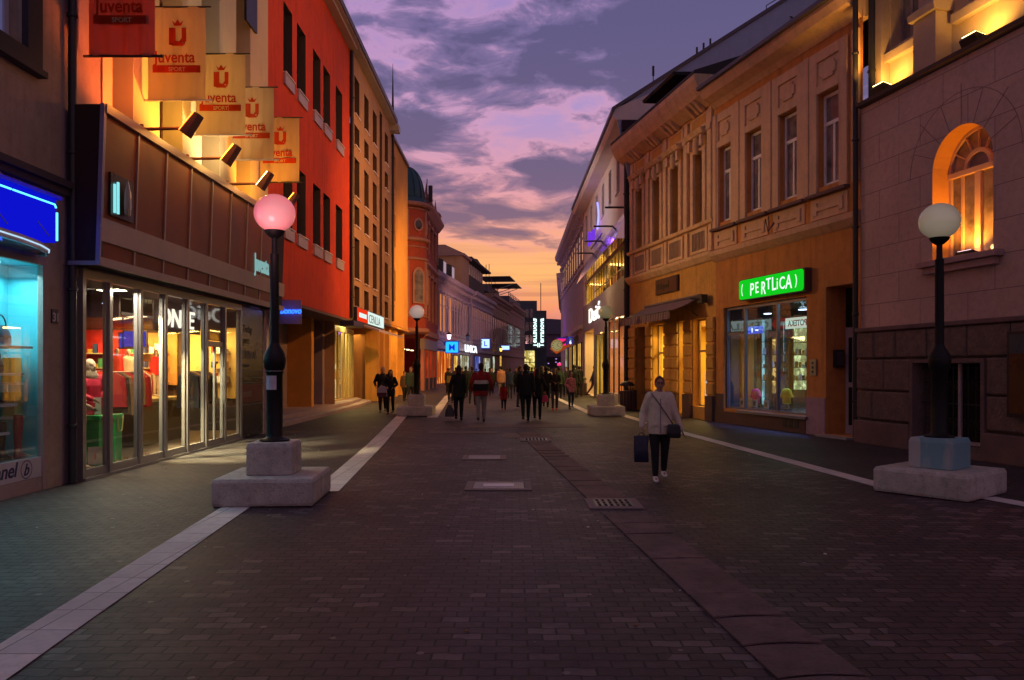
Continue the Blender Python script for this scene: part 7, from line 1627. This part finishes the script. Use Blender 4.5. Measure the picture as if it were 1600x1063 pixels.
    # ---------------- shoes
    for hip, kn, ank in legsJ:
        c = V(ank); mb = MB(fr); bz = c.z - .085 * k
        pr = [(-.075, .045, .03), (-.05, .085, .038), (.0, .09, .040), (.06, .07, .044), (.13, .045, .044), (.175, .035, .034), (.195, .02, .015)]
        mb.rings([[(c.x + wd * k * math.cos(q), c.y + u * k, bz + .004 + hi * k * (.5 + .5 * math.sin(q))) for q in [2 * math.pi * i / 14 for i in range(14)]] for u, hi, wd in pr]); mb.build('shoe', shoes, t, smooth=True)
    # ---------------- jacket
    mb = MB(fr); ex = .028 if puffy else .014
    zb = .78 - coat
    rows = [(zb, .18 + coat * .12, .135 + coat * .08), (.88, .178, .135), (1.0, .172 if not fem else .170, .130), (1.15, .165 if not fem else .152, .125), (1.30, .184 if not fem else .160, .128), (1.38, .160 if not fem else .140, .110), (1.44, .10, .085), (1.49, .062, .064)]
    if coat: rows.insert(1, (.80, .183, .138))
    loft(mb, [(S((0, 0, z))[2], (rx + ex - .014) * k * W, (ry + ex - .014) * k * W, 0, S((0, 0, z))[1]) for z, rx, ry in rows])
    for sh, el, wr in AJ:
        a = V(sh); b_ = V(el); c = V(wr); cap(mb, a, b_, (.060 + ex) * k * W, (.046 + ex * .7) * k); cap(mb, b_, c.lerp(b_, .04), (.046 + ex * .7) * k, (.034 + ex * .6) * k)
    if hood: mb.sphere(S((0, -.075, 1.47)), .10 * k, .06 * k, .075 * k, n=12)
    cap(mb, S((-.03, -.02, 1.49)), S((.03, -.02, 1.49)), .055 * k, .055 * k)
    jk = fuse(mb, 'jacket', top, t, voxel, 2)
    if band:   # contrasting chest bands: list of (z0, z1, cloth)
        for zz0, zz1, cm in band:
            mb = MB(fr); loft(mb, [(z0 + z * k, (.194) * k * W, (.147) * k * W, 0, lean * z) for z in (zz0, (zz0 + zz1) / 2, zz1)], 24); mb.build('jacket_band', cm, jk, smooth=True)
    # ---------------- hair
    if hair and not headless:
        mb = MB(fr); mb.sphere(Hd(0, -.026, hz + .034), .086 * k, .100 * k, .100 * k, n=16)
        mb.sphere(Hd(0, -.055, hz - .01), .078 * k, .066 * k, .085 * k, n=12)
        if long: loft(mb, [(S((0, 0, z))[2], rx * k, ry * k, 0, S((0, oy, z))[1]) for z, rx, ry, oy in ((hz - .06 - long, .05, .02, -.10), (hz - .04 - long * .7, .085, .035, -.095), (hz - .05, .086, .06, -.05), (hz + .05, .085, .07, -.03))], 14)
        if long and not (90 < head < 270): pass
        elif long:
            for s_ in (-1, 1): cap(mb, Hd(s_ * .068, .01, hz + .03), S((s_ * .085, .03, hz - long * .8)), .026 * k, .020 * k)
        fuse(mb, 'hair', hair, t, max(voxel * .8, .009), 2)
    return t, fr, AJ, k
def W2(fr, p): return tuple(fr.P(*p))

# the woman in front
t, fr, AJ, k = person('woman in a pale jacket nearest the viewer, bag strap across her chest', 2.24, 11.85, 184, H=1.57, stride=.42, top=c_beige, legs=c_black, shoes=cloth('white trainers', (.72, .68, .74)), hair=h_red, skin=m_skin2, voxel=.012, stout=1.15, face=True, fem=True, hood=True, puffy=True, group=None, arms=((.30, .03, .90), (-.36, .05, .85)))
mb = MB(fr)
for s_ in (-1, 1): mb.tube([(s_ * (.012 + .02 * math.cos(q)) * k + s_ * .018 * k, .112 * k, (1.64 + .020 * math.sin(q)) * k) for q in [2*math.pi*i/12 for i in range(13)]], .003, 5)
mb.tube([(-.012 * k, .114 * k, 1.645 * k), (.012 * k, .114 * k, 1.645 * k)], .003, 5); mb.build('spectacles', m_dark, t)
st = [(.15 * k, .02, 1.485 * k), (.125 * k, .115 * k, 1.44 * k), (.03 * k, .165 * k, 1.30 * k), (-.08 * k, .178 * k, 1.14 * k), (-.17 * k, .165 * k, 1.0 * k), (-.215 * k, .14 * k, .93 * k)]
mb = MB(fr)
for s_ in (-1, 1): mb.box(s_ * .10 - .055, s_ * .10 + .055, .135, .166, .93 * k, .955 * k)
mb.each('pocket_flap', c_beige, t)
mb = MB(fr); mb.tube([(.005, .172, z * k) for z in (.80, .95, 1.1, 1.25, 1.38)], .006, 5); mb.build('zip', c_grey, t)
bt = thing('shoulder_bag', 'black shoulder bag with a long strap worn crosswise by the woman in the pale jacket', 'bag', W2(fr, (-.2 * k, .17, .75 * k)))
mb = MB(fr)
for a, c in zip(st, st[1:]):
    mb.rings([[(p[0] + e * .016, p[1] + f_ * .004, p[2] + e * .012) for e, f_ in ((-1, -1), (1, -1), (1, 1), (-1, 1))] for p in (a, c)])
mb.build('strap', M('black leather', (.012, .011, .014), .4, spec=.6), bt)
mb = MB(fr); loft(mb, [(.73 * k, .08, .035, -.215 * k, .21 * k), (.75 * k, .10, .045, -.215 * k, .21 * k), (.86 * k, .105, .045, -.21 * k, .205 * k), (.94 * k, .09, .032, -.205 * k, .20 * k), (.955 * k, .07, .02, -.205 * k, .20 * k)], 20, .75); mb.build('pouch', M('black leather', (.012, .011, .014), .4), bt, smooth=True)
mb = MB(fr); mb.box(-.215 * k - .085, -.215 * k + .085, .21 * k + .046, .21 * k + .052, .81 * k, .925 * k); mb.build('flap', M('black leather', (.012, .011, .014), .4), bt)
def carrier(fr, p, w_, h_, col, label, dep=.05, name='carrier_bag', lift=.10, top_taper=.7, par=None):
    x, y, z = p   # hand position
    bt = thing(name, label, 'bag', W2(fr, (x, y, z - h_ - lift)))
    mb = MB(fr); loft(mb, [(z - lift - h_, w_ * .49, dep * .9, x, y), (z - lift - h_ + .02, w_ * .5, dep, x, y + .01), (z - lift - h_ * .5, w_ * .48, dep * .9, x + .01, y), (z - lift - .02, w_ * .42 * top_taper / .7, dep * .4, x, y), (z - lift, w_ * .40 * top_taper / .7, dep * .25, x, y)], 20, .45)
    mb.build('bag', M('bag ' + label[:14], col, .45, spec=.5, var=.3, bump=.5, bs=12), bt, smooth=True)
    mb = MB(fr)
    for s_ in (-1, 1): mb.tube([(x + s_ * w_ * .22, y + .005, z - lift - .01), (x + s_ * w_ * .13, y, z - lift * .45), (x, y, z + .005), ], .006, 6)
    mb.build('handle', M('bag ' + label[:14], col, .45), bt); return bt
wr = AJ[0][2]; carrier(fr, (wr.x * k + .01, (wr.y + .03) * k, wr.z * k - .09 * k), .22, .40, (.008, .011, .04), 'navy blue carrier bag hanging from the hand of the woman in the pale jacket', .045, lift=.05, top_taper=.85)

G1 = 'people walking away down the street'
t, fr, AJ, k = person('woman in a long black jacket seen from behind with a dark bag', -1.72, 25.2, -4, H=1.78, stride=.30, top=c_black, legs=c_black, shoes=c_black, hair=h_dark, long=.10, fem=True, voxel=.016, stout=1.12, coat=.05, group=G1, arms=(None, (-.27, .05, .90)))
wr = AJ[1][2]; carrier(fr, (wr.x * k - .02, (wr.y) * k, wr.z * k - .09), .30, .38, (.02, .018, .03), 'dark pointed carrier bag held by the woman in the long black jacket', .07, lift=.32, top_taper=.3)
person('man seen from behind in a dark red sweater with a white band', -.97, 24.5, -3, H=1.86, stride=.48, top=c_red, legs=cloth('pale beige trousers', (.30, .24, .24)), shoes=cloth('brown shoes', (.06, .03, .03)), hair=h_dark, voxel=.016, stout=1.16, band=[(1.13, 1.235, c_white), (.93, 1.125, c_black)], group=G1, arms=((.29, .06, .95), (-.28, .04, .93)))
person('small girl in a dark red coat walking behind the man in the sweater', -.33, 31.0, 4, H=1.13, stride=.35, top=c_red, legs=c_black, shoes=cloth('rust boots', (.35, .08, .04)), hair=h_brown, long=.16, fem=True, voxel=.014, stout=1.2, coat=.10, group=G1, headless=False)
person('tall man in black with arms at his sides, largest of the dark group', .44, 25.0, -2, H=1.83, stride=.50, top=c_black, legs=c_black, shoes=c_black, voxel=.016, stout=1.15, group=G1, hair=h_dark)
t, fr, AJ, k = person('woman in black with long hair holding a crimson bag, beside the tall man in black', .83, 25.6, 4, H=1.70, stride=.35, top=c_black, legs=c_black, shoes=c_black, hair=h_dark, long=.22, fem=True, voxel=.016, coat=.02, group=G1, arms=((.24, .06, .98), None))
wr = AJ[0][2]; carrier(fr, (wr.x * k + .0, (wr.y + .02) * k, wr.z * k - .05), .24, .22, (.65, .01, .06), 'small crimson bag held by the long-haired woman in black', .06, name='handbag', lift=.10)
person('man in a dark green jacket at the left of the dark group, face turned right', .36, 32.8, 20, H=1.80, stride=.4, top=c_dgreen, legs=c_dgreen, shoes=c_black, hair=h_brown, voxel=.02, group=G1, turn=60)
person('man in a dark jacket just right of the dark group', 1.45, 33.5, 0, H=1.78, stride=.4, top=c_black, legs=c_dgreen, shoes=c_black, voxel=.02, group=G1)
G2 = 'people coming towards the viewer'
person('burly person in black with grey hair, left one of the couple', -4.93, 29.8, 176, H=1.74, stride=.30, top=c_black, legs=c_black, shoes=c_black, hair=h_grey, voxel=.016, stout=1.28, face=True, group=G2, arms=((.25, .16, 1.02), None))
t, fr, AJ, k = person('long-haired woman in black, right one of the couple', -4.45, 28.6, 182, H=1.64, stride=.30, top=c_black, legs=c_black, shoes=c_black, hair=h_dark, long=.26, fem=True, voxel=.016, face=True, group=G2, arms=((.10, .20, 1.08), (-.14, .18, 1.05)))
bt = thing('shopping_bag', 'white and violet shopping bag carried between the couple in black', 'bag', (-4.72, 28.4, .62))
mb = MB(camface(-4.72, 28.38)); mb.prism([(-.20, .66), (.18, .66), (.16, 1.0), (-.05, 1.06), (-.18, .95)], 1, -.10, .02); mb.build('bag', M('pale violet bag', (.38, .34, .46), .6), bt, bevel=.02); mb = MB(camface(-4.72, 28.38)); mb.box(-.185, .165, .021, .03, .68, .80); mb.build('band', c_plum, bt); mb = MB(camface(-4.72, 28.38)); mb.tube([(-.1, -.03, 1.02), (0, -.03, 1.16), (.1, -.03, 1.02)], .01); mb.build('handle', m_dark, bt)
person('woman in black with bright red boots facing the viewer', 1.72, 31.4, 178, H=1.70, stride=.18, top=c_black, legs=c_char, shoes=cloth('red boots', (.5, .02, .015)), hair=h_brown, long=.20, fem=True, voxel=.018, group=G2, arms=((.06, .20, 1.15), (-.06, .20, 1.13)), face=True)
person('girl in a flowered pink and white top and dark trousers beside the pale strip', 2.46, 32.6, 172, H=1.52, stride=.30, top=M('pink flowered top', (.50, .06, .07), .8, var=.1, vs=12, col2=(.65, .38, .40), dirt=.5), legs=c_jean, shoes=cloth('dark shoes', (.05, .02, .02)), hair=h_red, long=.10, fem=True, voxel=.018, group=G2, arms=((.16, .16, 1.02), None), face=True)
person('striding figure in dark clothes passing the lit recess on the right', 4.80, 46.8, 95, H=1.84, stride=.95, top=c_navy, legs=cloth('dark wine', (.06, .01, .015)), shoes=c_black, voxel=.02, lean=.10, group='people near the right shop windows')
G3 = 'far strollers'
far = [  # px, head py, distance, heading, top, legs, hair, label, long
    (704, 575, 38, 180, c_black, c_black, h_brown, 'person with an open dark jacket over a yellow shirt by the orange windows', 0, [(1.0, 1.35, c_olive)]),
    (783, 572, 46, 0, c_peach, c_grey, h_dark, 'person in a peach jacket and light trousers farther down the street', 0, None),
    (849, 573, 41, 170, c_olive, c_brown, h_blond, 'blond person in a mustard jacket behind the dark group', .12, None),
    (857, 574, 44, 0, c_cream, c_navy, h_dark, 'person in a cream jacket and dark trousers behind the blond one', 0, None),
    (738, 572, 36, 5, c_dgreen, c_black, h_dark, 'dark green clad person half hidden behind the man in the sweater', 0, None),
    (728, 572, 44, 0, c_black, c_black, h_dark, 'dark figure between the two women and the sweater man', 0, None),
    (765, 575, 52, 0, c_navy, c_black, h_dark, 'navy clad figure right of the sweater man', 0, None),
    (797, 575, 43, 0, c_navy, c_char, h_dark, 'navy clad figure right of the peach jacket', 0, None),
    (806, 574, 50, 180, c_black, c_black, h_dark, 'black clad figure left of the dark group', 0, None),
    (775, 576, 66, 0, c_plum, c_black, h_dark, 'plum clad figure far off behind the girl in red', 0, None),
    (876, 574, 52, 0, c_black, c_black, h_brown, 'black clad figure right of the woman with red boots', 0, None),
    (884, 573, 46, 180, c_char, c_black, h_dark, 'charcoal clad figure left of the girl in pink', 0, None),
    (897, 570, 42, 0, c_black, c_black, h_dark, 'tall black clad figure behind the girl in pink', 0, None),
    (905, 572, 45, 0, c_black, c_black, h_dark, 'black clad figure by the yellow windows, right of the girl in pink', 0, None),
    (862, 576, 70, 180, c_navy, c_black, h_dark, 'tiny navy figure in the distance under the clock sign', 0, None),
    (815, 576, 72, 0, c_black, c_black, h_dark, 'tiny black figure in the distance left of the dark group', 0, None),
    (842, 576, 78, 180, c_char, c_black, h_brown, 'tiny charcoal figure in the distance below the lit yellow shop', 0, None),
    (793, 576, 64, 180, c_brown, c_black, h_brown, 'tiny brown clad figure in the distance', 0, None),
    (758, 576, 60, 0, c_black, c_black, h_dark, 'tiny black figure beyond the sweater man', 0, None),
    (722, 575, 58, 180, c_red, c_black, h_dark, 'tiny red clad figure in front of the lit letters', 0, None),
    (744, 576, 70, 0, c_navy, c_black, h_red, 'tiny red-haired figure by the pale shop', 0, None),
    (889, 574, 66, 180, c_plum, c_black, h_dark, 'tiny plum figure before the violet lit house', 0, None),
    (642, 573, 37, 175, c_dgreen, c_black, h_red, 'red-haired person in dark green standing behind the far left lamp', .08, None),
    (632, 580, 40, 160, c_brown, c_black, h_brown, 'brown clad person in the shade left of the far left lamp', 0, None),
    (831, 574, 57, 10, c_black, c_jean, h_dark, 'dark figure hidden behind the tall man in black', 0, None),
    (700, 575, 52, 0, c_black, c_black, h_dark, 'black clad figure before the orange windows, left of the yellow shirt', 0, None),
    (712, 574, 62, 0, c_brown, c_black, h_dark, 'tiny brown figure below the cyan sign', 0, None),
    (750, 574, 43, 180, c_char, c_black, h_brown, 'charcoal figure peering past the sweater man', 0, None),
    (811, 573, 41, 4, c_black, c_char, h_brown, 'black clad figure touching the left side of the dark group', 0, None),
    (826, 572, 38, 0, c_navy, c_black, h_dark, 'navy figure inside the dark group, behind the tall man', 0, None),
    (846, 572, 37, 0, c_black, c_black, h_dark, 'black clad figure at the right edge of the dark group', .1, None),
    (836, 574, 49, 180, c_red, c_black, h_dark, 'red clad figure just visible through the dark group', 0, None),
    (874, 573, 43, 0, c_dgreen, c_black, h_dark, 'dark green figure beside the woman with red boots', 0, None),
    (768, 575, 47, 180, c_black, c_black, h_dark, 'black clad figure between the sweater man and the peach jacket', 0, None),
    (870, 575, 60, 0, c_grey, c_black, h_brown, 'grey clad figure beyond the woman with red boots', 0, None),
]
for i, (px, py, Yd, hd, tp, lg, hr, lab, lng, bd) in enumerate(far):
    H = 1.7 + (575 - py) * Yd / 1220
    person(lab, (px - 800) / 1220 * Yd, Yd, hd + random.uniform(-8, 8), H=H, stride=random.uniform(.2, .6) * random.choice((-1, 1)), top=tp, legs=lg, shoes=c_black, hair=hr, long=lng, fem=bool(i % 2), voxel=.026 if Yd < 50 else .04, stout=random.uniform(1.0, 1.2), band=bd, group=G3)

# ---------------------------------------------------------------- mannequins in the sports shop
m_man = M('ivory mannequin', (.55, .40, .26), .4)
def mann(label, s, d, z, head, H, top, legs, **k):
    p = FL.P(s, d, 0); return person(label, p.x, p.y, head, H=H, stride=k.pop('stride', .08), top=top, legs=legs, shoes=m_man, skin=m_man, voxel=k.pop('voxel', .016), group='mannequins in the sports shop', name='mannequin', cat='mannequin', z0=z, hair=k.pop('hair', None), **k)
t, fr, AJ, k = mann('mannequin in a beige quilted jacket at the left end of the sports shop window', 12.42, -.42, .10, 60, 1.60, M('beige quilted cloth', (.50, .34, .24), .6, var=.15, bump=.3), c_black, puffy=True, headless=True, arms=((.2, .2, 1.05), None))
mb = MB(fr)
for i in range(7): z = .10 + (.84 + i * .085) * k; loft(mb, [(z - .012, .19 * k, .145 * k, 0, 0), (z, .205 * k, .158 * k, 0, 0), (z + .012, .19 * k, .145 * k, 0, 0)], 20)
mb.build('quilting', M('beige quilted cloth', (.50, .34, .24), .6), t, smooth=True)
t, fr, AJ, k = mann('mannequin in a red jacket with a pale fur hood in the sports shop window', 12.98, -.52, .10, 110, 1.76, cloth('bright crimson', (.50, .015, .045)), c_brown, puffy=True, arms=((.16, .22, 1.08), (-.14, .22, 1.06)))
mb = MB(fr); mb.sphere((0, -.03, .10 + 1.60 * k), .118 * k, .12 * k, .125 * k, n=14); loft(mb, [(.10 + 1.38 * k, .13 * k, .12 * k, 0, -.01), (.10 + 1.46 * k, .15 * k, .14 * k, 0, -.02), (.10 + 1.54 * k, .12 * k, .11 * k, 0, -.02)], 16)
fuse(mb, 'fur_hood', M('pale fur', (.34, .24, .17), .9, var=.3, vs=25, bump=1.2, bs=70), t, .014, 1)
for i, (s, d, tp, lab) in enumerate(((16.6, -1.9, cloth('vivid red', (.7, .015, .01)), 'bare-legged mannequin in a vivid red top on the podium, left one'), (17.3, -2.0, c_cream, 'mannequin in a cream top on the podium, middle one'), (18.1, -1.75, cloth('vivid red', (.7, .015, .01)), 'mannequin in a red top on the podium, right one'))):
    mann(lab, s, d, 1.045, 120, 1.08, tp, m_man, fem=True, voxel=.022, hair=h_blond if i == 2 else None)
t, fr, AJ, k = person('mannequin in a vivid red dress in the window of the white building', FR4.P(2.4, -.55, 0).x, FR4.P(2.4, -.55, 0).y, 230, H=1.75, stride=.05, top=cloth('vivid red', (.7, .015, .01)), legs=cloth('vivid red', (.7, .015, .01)), shoes=m_man, skin=m_man, hair=h_dark, voxel=.022, name='mannequin', cat='mannequin', group='mannequins in the white building', coat=.2, z0=.5)
